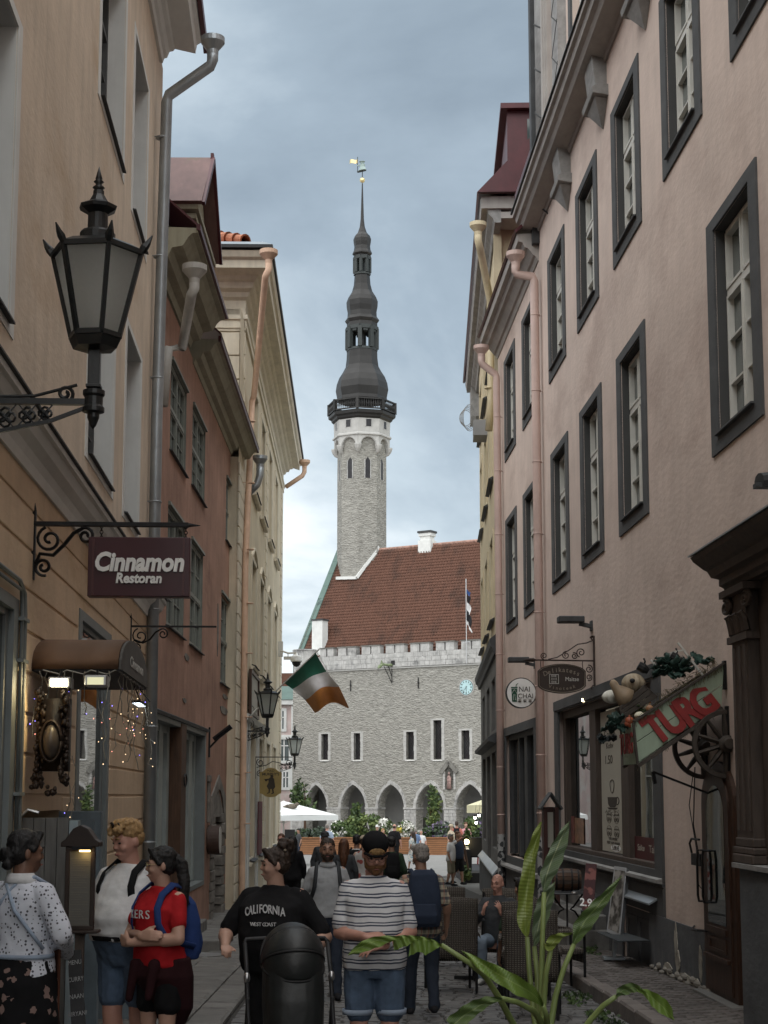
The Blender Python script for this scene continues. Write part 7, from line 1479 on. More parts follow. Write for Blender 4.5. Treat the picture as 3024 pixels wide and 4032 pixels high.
def leafy(name, label, x, y, X, n_, R, mat, size, cat='cabbage'):
 c = world(cpt(x, y, X)); m = MB()
 for i in range(n_):
  a = ru(0, 6.28); el = ru(-.2, 1.2); d = V((math.cos(a) * math.cos(el), .7 * math.sin(a) * math.cos(el), math.sin(el))); s = d.cross(V((0, 0, 1))).normalized(); b = c + d * R * ru(.1, .55); Lf = size * ru(.7, 1.2); w = Lf * .42; cu_ = ru(-.5, .8); pn = d.cross(s)
  m.grid(lambda u, v: b + d * Lf * v + s * w * (u - .5) * 2 * math.sin(math.pi * min(1, v * .85 + .12)) * (1 + .12 * math.sin(v * 17)) + pn * (Lf * cu_ * v * v * .5 + .18 * w * math.cos((u - .5) * 6) + .02 * math.sin(v * 14 + u * 9)), 4, 6)
 o = m.build(name, mat, None, smooth=True, solid=.003); return tag(o, label, cat)
leafy('kale', 'large heap of dark blue green kale leaves at the top of the cart', 900, 500, 7.42, 30, .16, MT['kale'], .17); leafy('kale', 'kale leaf bunch spilling over the lower end of the cart', 440, 930, 7.35, 16, .10, MT['kale'], .12); leafy('kale', 'upright curled kale leaf at the wall end of the cart', 1120, 430, 7.45, 5, .05, MT['kale'], .15); leafy('kale', 'black kale leaves drooping below the front plank', 370, 1030, 7.4, 7, .06, MT['kaledark'], .12); leafy('herbs', 'green herb bundle lying on the straw', 640, 810, 7.36, 14, .06, LEAFM[0], .08, 'herbs')
m = MB()
for i in range(260):
 f = ru(0, 1); e_ = rnd(); b = L(L(TL, TR, f), L(V((X1, TL.y, TL.z)), V((X1, TR.y, TR.z)), f), e_ * .9 + .02) + V((0, 0, ru(-.03, .05))); d = V((ru(-.03, .03), ru(-.09, .09), ru(-.05, .06))); m.tube([b, b + d * .5 + V((0, 0, .01)), b + d], .0025, 3)
for i in range(70): f = ru(0, 1); b = L(TL, TR, f) + V((-.012, 0, .0)); m.tube([b, b + V((0, ru(-.02, .02), -ru(.03, .07)))], .002, 3)
for i in range(60): f = ru(0, 1); b = L(BL, BR, f) + V((-.005, 0, -.02)); m.tube([b, b + V((0, ru(-.03, .03), -ru(.02, .06)))], .002, 3)
tag(m.build('straw', MT['straw'], None, mw=RW), 'loose straw filling the cart and fringing its planks', 'straw', kind='stuff')
m = MB(); a, b = world(cpt(945, 262, 7.4)), world(cpt(1140, 520, 7.4)); m.bar(a, b, .022); m.bar(world(cpt(880, 345, 7.4)), world(cpt(990, 320, 7.4)), .016); tag(m.build('wooden_stick', MT['offwhite']), 'pale wooden stick rising from the kale in the cart', 'stick')
m = MB(); m.bar(world(cpt(730, 400, 7.45)), world(cpt(800, 480, 7.45)), .02); tag(m.build('wooden_stick', MT['offwhite']), 'short pale stick leaning at the left of the kale', 'stick')
for x, y, lb in ((925, 385, 'small black spotlight among the kale leaves'), (670, 465, 'small black spotlight beside the round pale squash')):
 c = world(cpt(x, y, 7.4)); t = thing('spotlight', lb, 'spotlight', ID, c); m = MB(); m.tube([c + V((-.05, 0, .03)), c + V((.0, 0, .0)), c + V((.05, 0, -.03))], [.045, .05, .03], 10); m.build('head', MT['black'], t); m = MB(); m.tube([c, c + V((.02, 0, .07)), c + V((.01, .02, .10))], .01, 5); m.build('arm', MT['iron'], t)
# ---------------------------------------------------------------- things in front of the shop
mh_ = thing('menu_post', 'dark red wooden menu post with a small pitched roof by the shop window', 'menu board', ID, (2.9, 11.4 * K, go(11.4) + PH)); a, b = at(2140, 3178, 11.4), at(2200, 3178, 11.4); gz_ = go(11.4) + PH; y0 = a.y; zt_ = a.z; xm = (a.x + b.x) / 2
m = MB(); m.box(a.x, a.x + .06, y0, y0 + .3, gz_, zt_); m.box(b.x - .06, b.x, y0, y0 + .3, gz_, zt_); m.box(a.x + .06, b.x - .06, y0 + .2, y0 + .26, zt_ - .75, zt_); m.build('post', mk('darkred', (.05, .014, .010), .6, var=.25), mh_)
rz_ = at(2160, 3119, 11.4).z; m = MB(); m.prism([(a.x - .06, zt_ - .02), (xm, rz_), (b.x + .06, zt_ - .02), (b.x + .04, zt_ - .04), (xm, rz_ - .03), (a.x - .04, zt_ - .04)], y0 - .12, y0 + .45); m.build('roof', MT['darkgrey'], mh_); MB().box(a.x + .07, b.x - .07, y0 + .185, y0 + .195, zt_ - .62, zt_ - .08).build('page', PAPER, mh_)
tb = thing('bistro_table', 'small dark round table with curved iron legs below the little barrel', 'table', ID, (2.6, 10.2 * K, go(10.2) + PH)); c = at(2232, 3512, 10.2); g0 = go(10.2) + PH; m = MB(); m.lathe([(.30, -.02), (.31, -.01), (.30, 0), (.01, 0)], c, 28); m.build('top', MT['darkgrey'], tb)
for k in range(3):
 a = k * 2.1 + .4; d = V((math.cos(a), math.sin(a), 0)); m = MB(); m.tube([V((c.x, c.y, c.z - .02)) + d * .26, V((c.x, c.y, c.z - .2)) + d * .1, V((c.x, c.y, (c.z + g0) / 2)) + d * .05, V((c.x, c.y, g0 + .2)) + d * .12, V((c.x, c.y, g0)) + d * .27], .014, 7); m.build('leg', MT['iron'], tb, smooth=True)
ba = thing('small_barrel', 'little weathered wooden barrel with dark hoops lying on the bistro table', 'barrel', ID, c); r0 = .155; cz2 = c.z + r0 + .01; m = MB(); BX = [-.19, -.12, 0, .12, .19]; BRr = [.125, .145, .155, .145, .125]
for k in range(18):
 a0, a1 = 2 * math.pi * k / 18 + .02, 2 * math.pi * (k + 1) / 18 - .02; q = MB()
 q.add([(c.x + x_, c.y + r_ * f * math.cos(a), cz2 + r_ * f * math.sin(a)) for x_, r_ in zip(BX, BRr) for a, f in ((a0, 1), (a1, 1), (a1, .9), (a0, .9))], [(i * 4 + j, i * 4 + (j + 1) % 4, i * 4 + 4 + (j + 1) % 4, i * 4 + 4 + j) for i in range(4) for j in range(4)] + [(0, 1, 2, 3), (19, 18, 17, 16)]); q.build('stave', MT['oldpost'] if k % 3 else MT['brownwood'], ba)
for x_, r_ in ((-.15, .139), (.15, .139), (-.06, .153), (.06, .153)): q = MB(); q.tube([(c.x + x_ - .012, c.y, cz2), (c.x + x_ + .012, c.y, cz2)], r_ + .004, 20, caps=False); q.build('hoop', MT['iron'], ba, solid=.004)
q = MB(); q.tube([(c.x - .16, c.y, cz2), (c.x - .155, c.y, cz2)], .12, 18); q.tube([(c.x + .155, c.y, cz2), (c.x + .16, c.y, cz2)], .12, 18); q.build('head', MT['oldpost'], ba)
c2 = at(2285, 3508, 10.0); m = MB(); m.lathe([(.035, 0), (.045, .012), (.04, .03), (.03, .03), (.03, .01), (.01, .01)], (c2.x - .08, c2.y, c.z), 14); tag(m.build('ashtray', MT['steel']), 'small metal ashtray on the edge of the bistro table', 'ashtray')
mb_ = thing('price_banner', 'dark red advertising board with a white price leaning beside the steps', 'banner', ID, at(2325, 3585, 10.0)); q = [at(x, y, D) for x, y, D in ((2307, 3398, 10.1), (2350, 3402, 10.1), (2338, 3590, 9.9), (2292, 3584, 9.9))]; rr = (q[1] - q[0]).normalized(); uu = (q[0] - q[3]).normalized(); nn = rr.cross(uu)
BAN = custom('bannerprint', lambda n, co, b, t: mixc(n, n('ShaderNodeMapRange', {'Value': n('ShaderNodeTexNoise', {'Vector': co, 'Scale': 7.0, 'Detail': 3.0}).outputs[0], 'From Min': .52, 'From Max': .6}).outputs[0], (.05, .012, .014), (.20, .07, .06)), .5)
slabq(*q, nn * -1, .03, BAN, 'board', mb_); text('2.90', mb_, MT['white'], .17, L(L(q[3], q[2], .5), L(q[0], q[1], .5), .16) + nn * .004, rr, uu, ext=.001, bold=.004, sx=.8)
gb = go(9.9) + PH; m = MB(); m.bar(q[2], (q[2].x, q[2].y, gb), .03); m.bar(q[3], (q[3].x, q[3].y + .1, gb), .03); m.build('leg', MT['darkgrey'], mb_)
st = thing('display_stand', 'tall leaning aluminium display stand with dim pictures on a dark mat', 'display stand', ID, at(2405, 3770, 9.4)); q = [at(*E7(x, y), D) for x, y, D in ((838, 556, 9.5), (905, 566, 9.45), (868, 938, 9.35), (797, 905, 9.4))]; rr = (q[1] - q[0]).normalized(); uu = (q[0] - q[3]).normalized(); nn = rr.cross(uu)
slabq(*q, nn * -1, .09, mk('alu', (.32, .33, .34), .45, metal=.4, var=.1), 'frame', st); ins = [L(L(q[a], q[b], .1), L(q[c], q[d], .1), .05) + nn * .003 for a, b, c, d in ((0, 1, 3, 2), (1, 0, 2, 3), (2, 3, 1, 0), (3, 2, 0, 1))]
DSP = custom('displayprint', lambda n, co, b, t: mixc(n, n('ShaderNodeMapRange', {'Value': n('ShaderNodeTexNoise', {'Vector': n('ShaderNodeMapping', {'Vector': co, 'Scale': (7, 7, 3)}).outputs[0], 'Scale': 2.2, 'Detail': 3.0}).outputs[0], 'From Min': .42, 'From Max': .6}).outputs[0], (.05, .045, .04), (.26, .245, .225)), .3)
slabq(*ins, nn, .004, DSP, 'picture', st); f0, f1 = at(*E7(845, 935), 9.38), at(*E7(835, 1040), 9.38); m = MB(); m.bar(f0, f1, .13, .04); m.box(f1.x - .13, f1.x + .13, f1.y - .1, f1.y + .1, f1.z - .03, f1.z + .0); m.build('foot', MT['zinc'], st)
mq = [at(*E7(x, y), D) for x, y, D in ((745, 1036, 9.6), (862, 1104, 8.85), (1035, 1096, 8.9), (905, 1045, 9.5))]
for p in mq: p.z = gz(p.y) + PH + .006
tag(slabq(*mq, (0, 0, 1), .014, mk('rubber', (.04, .045, .048), .8, var=.2, sc=6, bump=.6, bsc=70), 'door_mat', None), 'dark ribbed rubber mat on the pavement below the display stand', 'mat')
for lb, x0, x1, z0, z1, hue in (('food poster with fried snacks in the lower left shop window', 11.55, 11.95, -.75, -.35, (.35, .17, .09)), ('narrow pink food poster next to the fried snacks', 11.98, 12.1, -.75, -.33, (.3, .1, .1))):
 cm_ = custom('food%d' % int(x0 * 10), lambda n, co, b, t: mixc(n, n('ShaderNodeTexVoronoi', {'Vector': co, 'Scale': 11.0}).outputs['Distance'], tuple(c * 1.1 for c in hue), (.10, .05, .03)), .4); tag(MB().box(x0, x1, -.132, -.126, z0, z1).build('food_poster', cm_, None, mw=RW), lb, 'poster')
# wicker chairs
def wick(n, co, b, t):
 w1 = n('ShaderNodeTexWave', {'Vector': co, 'Scale': 16.0, 'Distortion': .4}, wave_type='BANDS', bands_direction='Z').outputs[0]; w2 = n('ShaderNodeTexWave', {'Vector': co, 'Scale': 12.0}, wave_type='BANDS', bands_direction='X').outputs[0]
 h = mth(n, 'MULTIPLY', w1, w2); bp = n('ShaderNodeBump', {'Height': h, 'Strength': .8, 'Distance': .01}); t.links.new(bp.outputs[0], b.inputs['Normal']); return mixc(n, h, (.05, .042, .035), (.17, .15, .125))
WICK = custom('wicker', wick, .7)
def wicker_chair(px, py, D, rz, label):
 c = at(px, py, D); g0 = gz(c.y) + (PH if c.x > kerb_r(c.y) else 0); t = thing('wicker_chair', label, 'chair', ID, (c.x, c.y, g0), 'wicker cafe chairs')
 T = Matrix.Translation((c.x, c.y, g0)) @ Matrix.Rotation(rz, 4, 'Z') @ Matrix.Rotation(0, 4, 'X')
 for sx in (-1, 1):
  m = MB(T); m.tube([(sx * .25, -.24, 0), (sx * .25, -.24, .64)], .016, 7); m.build('leg', MT['iron'], t); m = MB(T); m.tube([(sx * .24, .26, 0), (sx * .24, .24, .45), (sx * .23, .30, .98)], .016, 7); m.build('leg', MT['iron'], t)
  m = MB(T); m.grid(lambda u, v: (sx * (.25 + .035 * math.sin(math.pi * v)), -.24 + .5 * u, .62 + .03 * math.sin(math.pi * u) + .025 * math.cos(v * 6.28)), 8, 4); m.build('armrest', WICK, t, smooth=True, solid=.02)
 m = MB(T); m.box(-.25, .25, -.25, .24, .40, .46); m.build('seat', WICK, t, bevel=.02)
 m = MB(T); m.grid(lambda u, v: ((u - .5) * .50, .25 + .06 * v + .03 * math.sin(math.pi * u), .38 + .64 * v + (.015 * math.sin(math.pi * u) if v > .9 else 0)), 10, 8); m.build('backrest', WICK, t, smooth=True, solid=.025); m = MB(T); m.grid(lambda u, v: ((u - .5) * .50, -.25 + .01 * v, .30 + .12 * v), 6, 2); m.build('apron', WICK, t, solid=.02)
 return t
# local front is -y (towards the camera at rz = 0)
wicker_chair(1776, 3800, 8.3, math.pi + .12, 'wicker chair with its back to the camera right of the plaid shirted man')
wicker_chair(1752, 3720, 9.7, math.pi, 'wicker chair showing only its top behind the other chairs')
wicker_chair(1962, 3800, 9.1, -.25, 'wicker chair in which the bald man sits')
wicker_chair(2068, 3800, 7.95, math.pi - .05, 'wicker chair in which the dark haired man sits with his back turned')
wicker_chair(2098, 3900, 7.2, math.pi - .12, 'empty wicker chair with its back to the camera behind the tall green leaves')
wicker_chair(2195, 3850, 8.4, math.pi / 2 + .2, 'wicker chair standing sideways at the kerb below the bistro table')
ta = thing('cafe_table', 'dark square cafe table between the seated men', 'table', ID, at(1950, 3700, 8.45)); c = at(1870, 3700, 8.9); g0 = gz(c.y); m = MB(); m.box(c.x - .32, c.x + .32, c.y - .3, c.y + .3, g0 + .70, g0 + .73); m.build('top', MT['darkgrey'], ta, bevel=.008); m = MB(); m.tube([(c.x, c.y, g0 + .02), (c.x, c.y, g0 + .7)], .035, 8); m.bar((c.x - .25, c.y, g0 + .02), (c.x + .25, c.y, g0 + .02), .05); m.bar((c.x, c.y - .25, g0 + .02), (c.x, c.y + .25, g0 + .02), .05); m.build('pedestal', MT['iron'], ta)
# weeds along the kerb
for x, y, D, lb in ((650, 1275, 7.75, 'small weeds in the joint at the kerb'), (790, 1362, 7.0, 'small weeds at the foot of the kerb nearest the camera'), (710, 995, 10.0, 'small weeds growing at the foot of the shop steps')):
 c = at(*E7(x, y), D); c.z = gz(c.y) + (.14 if D > 9 else .03); t = thing('weed', lb, 'weed', ID, c); foliage(t, 'leaves', c + V((0, 0, .02)), (.16, .5, .05), 160, .05, (0, 1), (2, 1), 8)
 for o in t.children: tag(o, kind='stuff')
# ---------------------------------------------------------------- the big leafed plant close to the camera
pt = thing('leafy_pot_plant', 'tall strelitzia like pot plant with large green leaves close to the camera', 'plant', ID, (.6, 2.2 * K, gz(5)))
def leafmat(name, c0, c1, rib):
 def fn(n, co, b, t):
  uv = n('ShaderNodeTexCoord').outputs['UV']; sp_ = n('ShaderNodeSeparateXYZ', {'Vector': uv})
  d = mth(n, 'ABSOLUTE', mth(n, 'SUBTRACT', sp_.outputs[0], .5)); nz_ = n('ShaderNodeTexNoise', {'Vector': co, 'Scale': 14.0, 'Detail': 5.0}).outputs[0]
  vein = n('ShaderNodeTexWave', {'Vector': n('ShaderNodeMapping', {'Vector': uv, 'Scale': (.0, 1, 1), 'Rotation': (0, 0, 0)}).outputs[0], 'Scale': 14.0, 'Distortion': .8}, bands_direction='Y').outputs[0]
  k = mixc(n, nz_, c0, c1); k = mixc(n, mth(n, 'MULTIPLY', vein, .07), k, tuple(c * .5 for c in c0)); bp = n('ShaderNodeBump', {'Height': vein, 'Strength': .25, 'Distance': .004}); t.links.new(bp.outputs[0], b.inputs['Normal'])
  return mixc(n, n('ShaderNodeMapRange', {'Value': d, 'From Min': .012, 'From Max': .04, 'To Min': .8, 'To Max': 0.0}).outputs[0], k, rib)
 m = custom(name, fn, .42, .45); m.node_tree.nodes['Principled BSDF'].inputs['Transmission Weight'].default_value = 0; m.node_tree.nodes['Principled BSDF'].inputs['Subsurface Weight'].default_value = .0; return m
LM = {'y': leafmat('leafyoung', (.125, .17, .03), (.20, .25, .05), (.27, .32, .11)), 'g': leafmat('leafgrey', (.085, .125, .065), (.13, .18, .095), (.36, .39, .22)), 'b': leafmat('leafbright', (.095, .165, .025), (.155, .235, .045), (.23, .30, .09)), 'd': leafmat('leafdeep', (.055, .10, .028), (.11, .16, .05), (.20, .26, .09))}
STEM = mk('stemgreen', (.17, .22, .075), .45, var=.25, sc=6); PD = 2.2
def big_leaf(pts, WL, WR, mat, dz=0.0, fold=.35, arch=0.0, wav=.06):
 P = [V((*E7(x, y), 0)) for x, y in pts]; n_ = len(P) - 1
 def cr(L_, t):
  i = min(int(t * n_), n_ - 1); f = t * n_ - i; a = L_[max(i - 1, 0)]; b = L_[i]; c = L_[i + 1]; d = L_[min(i + 2, n_)]; return .5 * ((2 * b) + (c - a) * f + (2 * a - 5 * b + 4 * c - d) * f * f + (3 * b - a - 3 * c + d) * f ** 3)
 m = MB(); NU, NV = 8, 30; uv = []
 for j in range(NV + 1):
  v = j / NV; p = cr(P, v); e_ = .01; tg = (cr(P, min(1, v + e_)) - cr(P, max(0, v - e_))).normalized(); s = V((-tg.y, tg.x, 0)); wl, wr = max(0, cr(WL, v)), max(0, cr(WR, v))
  for i in range(NU + 1):
   u = i / NU * 2 - 1; w = (wl if u < 0 else wr) * .80; q = p - s * (u * w) * (1 + wav * math.sin(v * 31 + u)); m.v.append(at(q.x, q.y, PD + dz + arch * math.sin(math.pi * v)) + V((0, -fold * abs(u) * w / F * PD * K + .006 * math.sin(v * 19 + u * 3), 0)) ); uv.append((i / NU, v))
 W = NU + 1
 for j in range(NV):
  for i in range(NU): m.f.append((j * W + i, j * W + i + 1, (j + 1) * W + i + 1, (j + 1) * W + i))
 o = m.build('leaf', LM[mat], pt, smooth=True); lay_ = o.data.uv_layers.new(name='UVMap')
 for l in o.data.loops: lay_.data[l.index].uv = uv[l.vertex_index]
 return o
z6 = lambda x, y: ((850 + .693 * x - 1800) / .7378, (3200 + .693 * y - 3000) / .7378)
big_leaf([(374, 935), (362, 860), (372, 700), (398, 520), (428, 400), (450, 320)], [4, 28, 32, 22, 14, 2], [4, 36, 44, 38, 28, 6], 'y', .02, .5)
big_leaf([(464, 695), (474, 615), (500, 540), (532, 460), (566, 385), (598, 316)], [4, 34, 46, 44, 28, 1], [4, 30, 34, 30, 22, 1], 'g', -.02, .3)
big_leaf([(412, 985), (428, 900), (455, 800), (490, 710), (522, 640)], [4, 32, 36, 26, 1], [4, 26, 42, 34, 1], 'g', .05, .4)
big_leaf([(624, 972), (662, 880), (722, 800), (795, 715), (880, 606)], [8, 42, 36, 22, 1], [10, 40, 36, 26, 1], 'd', -.01, .45)
big_leaf([(612, 912), (560, 930), (520, 955), (488, 990), (462, 968)], [3, 18, 34, 26, 2], [3, 10, 20, 18, 2], 'y', -.04, .5)
big_leaf([(458, 1302), (400, 1236), (300, 1178), (150, 1092), (20, 1006)], [6, 30, 40, 30, 1], [6, 36, 44, 30, 1], 'b', -.10, .35, -.03)
big_leaf([(240, 1262), (150, 1288), (60, 1338), (-30, 1410)], [6, 34, 44, 44], [6, 20, 36, 40], 'd', -.16, .4)
big_leaf([(848, 1252), (880, 1222), (940, 1206), (985, 1222)], [3, 24, 22, 8], [3, 26, 24, 10], 'd', -.06, .4); big_leaf([(960, 1216), (1010, 1235), (1060, 1275), (1110, 1320), (1160, 1380)], [6, 16, 32, 30, 1], [6, 20, 34, 32, 1], 'b', -.08, .4)
big_leaf([z6(1282, 752), z6(1225, 728), z6(1165, 714), z6(1110, 706)], [4, 8, 10, 6], [4, 70, 66, 96], 'b', -.12, .2, wav=.03); big_leaf([z6(1150, 712), z6(1100, 706), z6(1050, 706), z6(1005, 710)], [4, 8, 8, 6], [4, 38, 52, 64], 'b', -.13, .2, wav=.03)
big_leaf([z6(1050, 706), z6(980, 712), z6(900, 730), z6(820, 766), z6(750, 812)], [4, 12, 22, 22, 1], [6, 22, 34, 26, 1], 'b', -.14, .3)
def stem(pts, r0, r1): m = MB(); P = [at(*E7(x, y), PD + d) for x, y, d in pts]; n_ = len(P); m.tube(P, [r0 + (r1 - r0) * i / (n_ - 1) for i in range(n_)], 9); m.build('leaf_stem', STEM, pt, smooth=True)
RT = (455, 1680, -.02)
for pts in ([(374, 935, .02), (384, 1100, .02), (402, 1280, .01), (425, 1450, 0), RT], [(464, 695, -.02), (456, 900, -.02), (452, 1100, -.02), (446, 1300, -.02), (444, 1450, 0), RT], [(412, 985, .05), (428, 1150, .04), (430, 1400, .02), RT], [(624, 972, -.01), (570, 1100, -.01), (525, 1250, -.01), (500, 1400, -.01), RT], [(500, 1002, -.04), (474, 1130, -.03), (460, 1300, -.02), RT],
   [(458, 1302, -.10), (478, 1360, -.08), (485, 1450, -.05), RT], [(240, 1262, -.16), (320, 1282, -.13), (410, 1330, -.09), (470, 1420, -.05), RT], [(848, 1252, -.06), (780, 1300, -.05), (710, 1380, -.04), (640, 1480, -.03), RT], [(*z6(1282, 752), -.12), (60, 1070, -.11), (150, 1145, -.10), (225, 1260, -.08), (300, 1400, -.05), (380, 1530, -.03), RT]): stem(pts, .0068, .011)
c = at(*E7(455, 1680), PD); m = MB(); m.lathe([(.01, c.z - .35), (.15, c.z - .35), (.19, c.z + .04), (.17, c.z + .04), (.165, c.z + .0), (.01, c.z)], (c.x, c.y, 0), 24); m.build('pot', MT['rust'], pt, smooth=False); m = MB(); m.box(c.x - .22, c.x + .22, c.y - .22, c.y + .22, gz(c.y), c.z - .35); m.build('stand', MT['brownwood'], pt)
# ---------------------------------------------------------------- people
PEND = []; FOLD = (('CLOUDS', .13, .022), ('MARBLE', .10, .007))
TXC = {}
def tex(kind, sc_):
 if (kind, sc_) not in TXC: q = bpy.data.textures.new(kind.lower(), kind); q.noise_scale = sc_; TXC[(kind, sc_)] = q
 return TXC[(kind, sc_)]
def rem(mb, name, mat, parent, vox, sm=4, fac=.5, folds=None):
 o = mb.build(name, mat, parent, smooth=True, loc=(0, 0, 0)); r = o.modifiers.new('r', 'REMESH'); r.mode = 'VOXEL'; r.voxel_size = vox; r.use_smooth_shade = True
 for kd, sz, st_ in (folds or ()): d = o.modifiers.new('d', 'DISPLACE'); d.texture = tex(kd, sz); d.strength = st_; d.mid_level = .5; d.texture_coords = 'LOCAL'
 if sm: s = o.modifiers.new('s', 'SMOOTH'); s.factor = fac; s.iterations = sm
 PEND.append(o); return o
def skin(n_, c): return mk(n_, c, .5, var=.08, sc=9, bump=.08, bsc=60)
SK = {'fair': skin('skin_fair', (.45, .27, .20)), 'pink': skin('skin_pink', (.47, .25, .19)), 'tan': skin('skin_tan', (.30, .17, .115)), 'brown': skin('skin_brown', (.17, .09, .06))}
HM = {k: mk('hair_' + k, c, .55, var=.45, sc=18, stretch=(3, 3, .7), bump=.7, bsc=40) for k, c in dict(black=(.010, .009, .009), brown=(.035, .022, .015), blond=(.34, .21, .09), ginger=(.16, .075, .03), grey=(.22, .20, .18), auburn=(.09, .035, .015)).items()}
def cloth(n_, c, var=.12, sc=7, **k): return mk('cloth_' + n_, c, .9, var=var, sc=sc, bump=.35, bsc=11, bdist=.02, spec=.15, **k)
CL = {n_: cloth(n_, c) for n_, c in dict(white=(.62, .62, .62), black=(.011, .011, .012), grey=(.36, .37, .38), red=(.38, .016, .02), navy=(.03, .04, .065), jeans=(.028, .035, .05), darkgrey=(.05, .053, .057), blue=(.14, .20, .33), pinkc=(.45, .22, .24), khaki=(.21, .19, .14), maroon=(.03, .010, .012), jeanslight=(.16, .20, .25), lightblue=(.30, .36, .45), brownapron=(.085, .035, .022), green=(.03, .05, .03), coral=(.42, .14, .11), beige=(.42, .36, .27)).items()}
CL['denim'] = mk('cloth_denim', (.085, .125, .19), .9, var=.3, sc=9, bump=.4, bsc=30, streak=.4)
def bump_folds(n, co, b, t): bp = n('ShaderNodeBump', {'Height': n('ShaderNodeTexNoise', {'Vector': co, 'Scale': 9.0, 'Detail': 3.0}).outputs[0], 'Strength': .4, 'Distance': .02}); t.links.new(bp.outputs[0], b.inputs['Normal'])
def stripes(n, co, b, t):
 bump_folds(n, co, b, t); s = n('ShaderNodeSeparateXYZ', {'Vector': co}); w = n('ShaderNodeTexNoise', {'Vector': co, 'Scale': 4.0}).outputs[0]
 z = mth(n, 'ADD', s.outputs[2], mth(n, 'MULTIPLY', w, .05)); f = mth(n, 'FRACT', mth(n, 'MULTIPLY', z, 1 / .062))
 a = mth(n, 'LESS_THAN', f, .17); c = mth(n, 'MULTIPLY', mth(n, 'GREATER_THAN', f, .34), mth(n, 'LESS_THAN', f, .48)); return mixc(n, mth(n, 'MAXIMUM', a, c), (.60, .60, .61), (.06, .068, .10))
CL['striped'] = custom('cloth_striped', stripes, .9, .15)
def plaid(n, co, b, t):
 bump_folds(n, co, b, t); s = n('ShaderNodeSeparateXYZ', {'Vector': co})
 def ln(v, p, o, w): return mth(n, 'LESS_THAN', mth(n, 'FRACT', mth(n, 'ADD', mth(n, 'MULTIPLY', v, 1 / p), o)), w)
 x = mth(n, 'ADD', s.outputs[0], mth(n, 'MULTIPLY', s.outputs[1], .6)); z = s.outputs[2]
 k = mixc(n, mth(n, 'MULTIPLY', ln(x, .075, 0, .4), .5), (.40, .36, .27), (.03, .035, .06)); k = mixc(n, mth(n, 'MULTIPLY', ln(z, .075, .2, .4), .75), k, (.03, .033, .055)); k = mixc(n, mth(n, 'MULTIPLY', ln(x, .075, .5, .12), .7), k, (.30, .08, .06)); return mixc(n, mth(n, 'MULTIPLY', ln(z, .075, .75, .1), .7), k, (.45, .40, .28))
CL['plaid'] = custom('cloth_plaid', plaid, .9, .15)
def eyelet(n, co, b, t):
 bump_folds(n, co, b, t); d = n('ShaderNodeTexVoronoi', {'Vector': co, 'Scale': 42.0, 'Randomness': .55}).outputs['Distance']; d2 = n('ShaderNodeTexVoronoi', {'Vector': co, 'Scale': 11.0}).outputs['Distance']
 h = mth(n, 'MULTIPLY', mth(n, 'LESS_THAN', d, .30), mth(n, 'GREATER_THAN', d2, .34)); return mixc(n, h, (.62, .64, .70), (.10, .10, .12))
CL['eyelet'] = custom('cloth_eyelet', eyelet, .9, .15)
def floral(n, co, b, t):
 bump_folds(n, co, b, t); v = n('ShaderNodeTexVoronoi', {'Vector': co, 'Scale': 13.0}); nz = n('ShaderNodeTexNoise', {'Vector': co, 'Scale': 40.0}).outputs[0]; return mixc(n, mth(n, 'LESS_THAN', mth(n, 'ADD', v.outputs['Distance'], mth(n, 'MULTIPLY', nz, .5)), .52), (.010, .010, .011), (.22, .15, .13))
CL['floral'] = custom('cloth_floral', floral, .9, .15)
CL['dress'] = custom('cloth_dress', lambda n, co, b, t: mixc(n, mth(n, 'LESS_THAN', n('ShaderNodeTexVoronoi', {'Vector': co, 'Scale': 12.0}).outputs['Distance'], .4), (.50, .48, .44), (.16, .28, .34)), .9, .15)
CL['dress2'] = custom('cloth_dress2', lambda n, co, b, t: mixc(n, mth(n, 'LESS_THAN', n('ShaderNodeTexVoronoi', {'Vector': co, 'Scale': 9.0}).outputs['Distance'], .4), (.42, .40, .38), (.28, .07, .06)), .9, .15)
SHOE = cloth('shoe', (.02, .02, .022)); SHOEW = cloth('shoewhite', (.45, .45, .43)); LIP = mk('lip', (.26, .09, .08), .5); EYE = mk('eye', (.02, .015, .012), .2, spec=.6); EYEW = mk('eyewhite', (.45, .43, .41), .3)
TOR = [(1.49, .058, .056, .012), (1.46, .078, .064, .012), (1.43, .118, .078, .008), (1.39, .162, .096, .002), (1.32, .182, .115, -.006), (1.22, .17, .118, -.010), (1.12, .162, .115, -.010), (1.02, .168, .12, -.006), (.93, .178, .128, .004), (.86, .17, .125, .01), (.80, .13, .105, .01)]
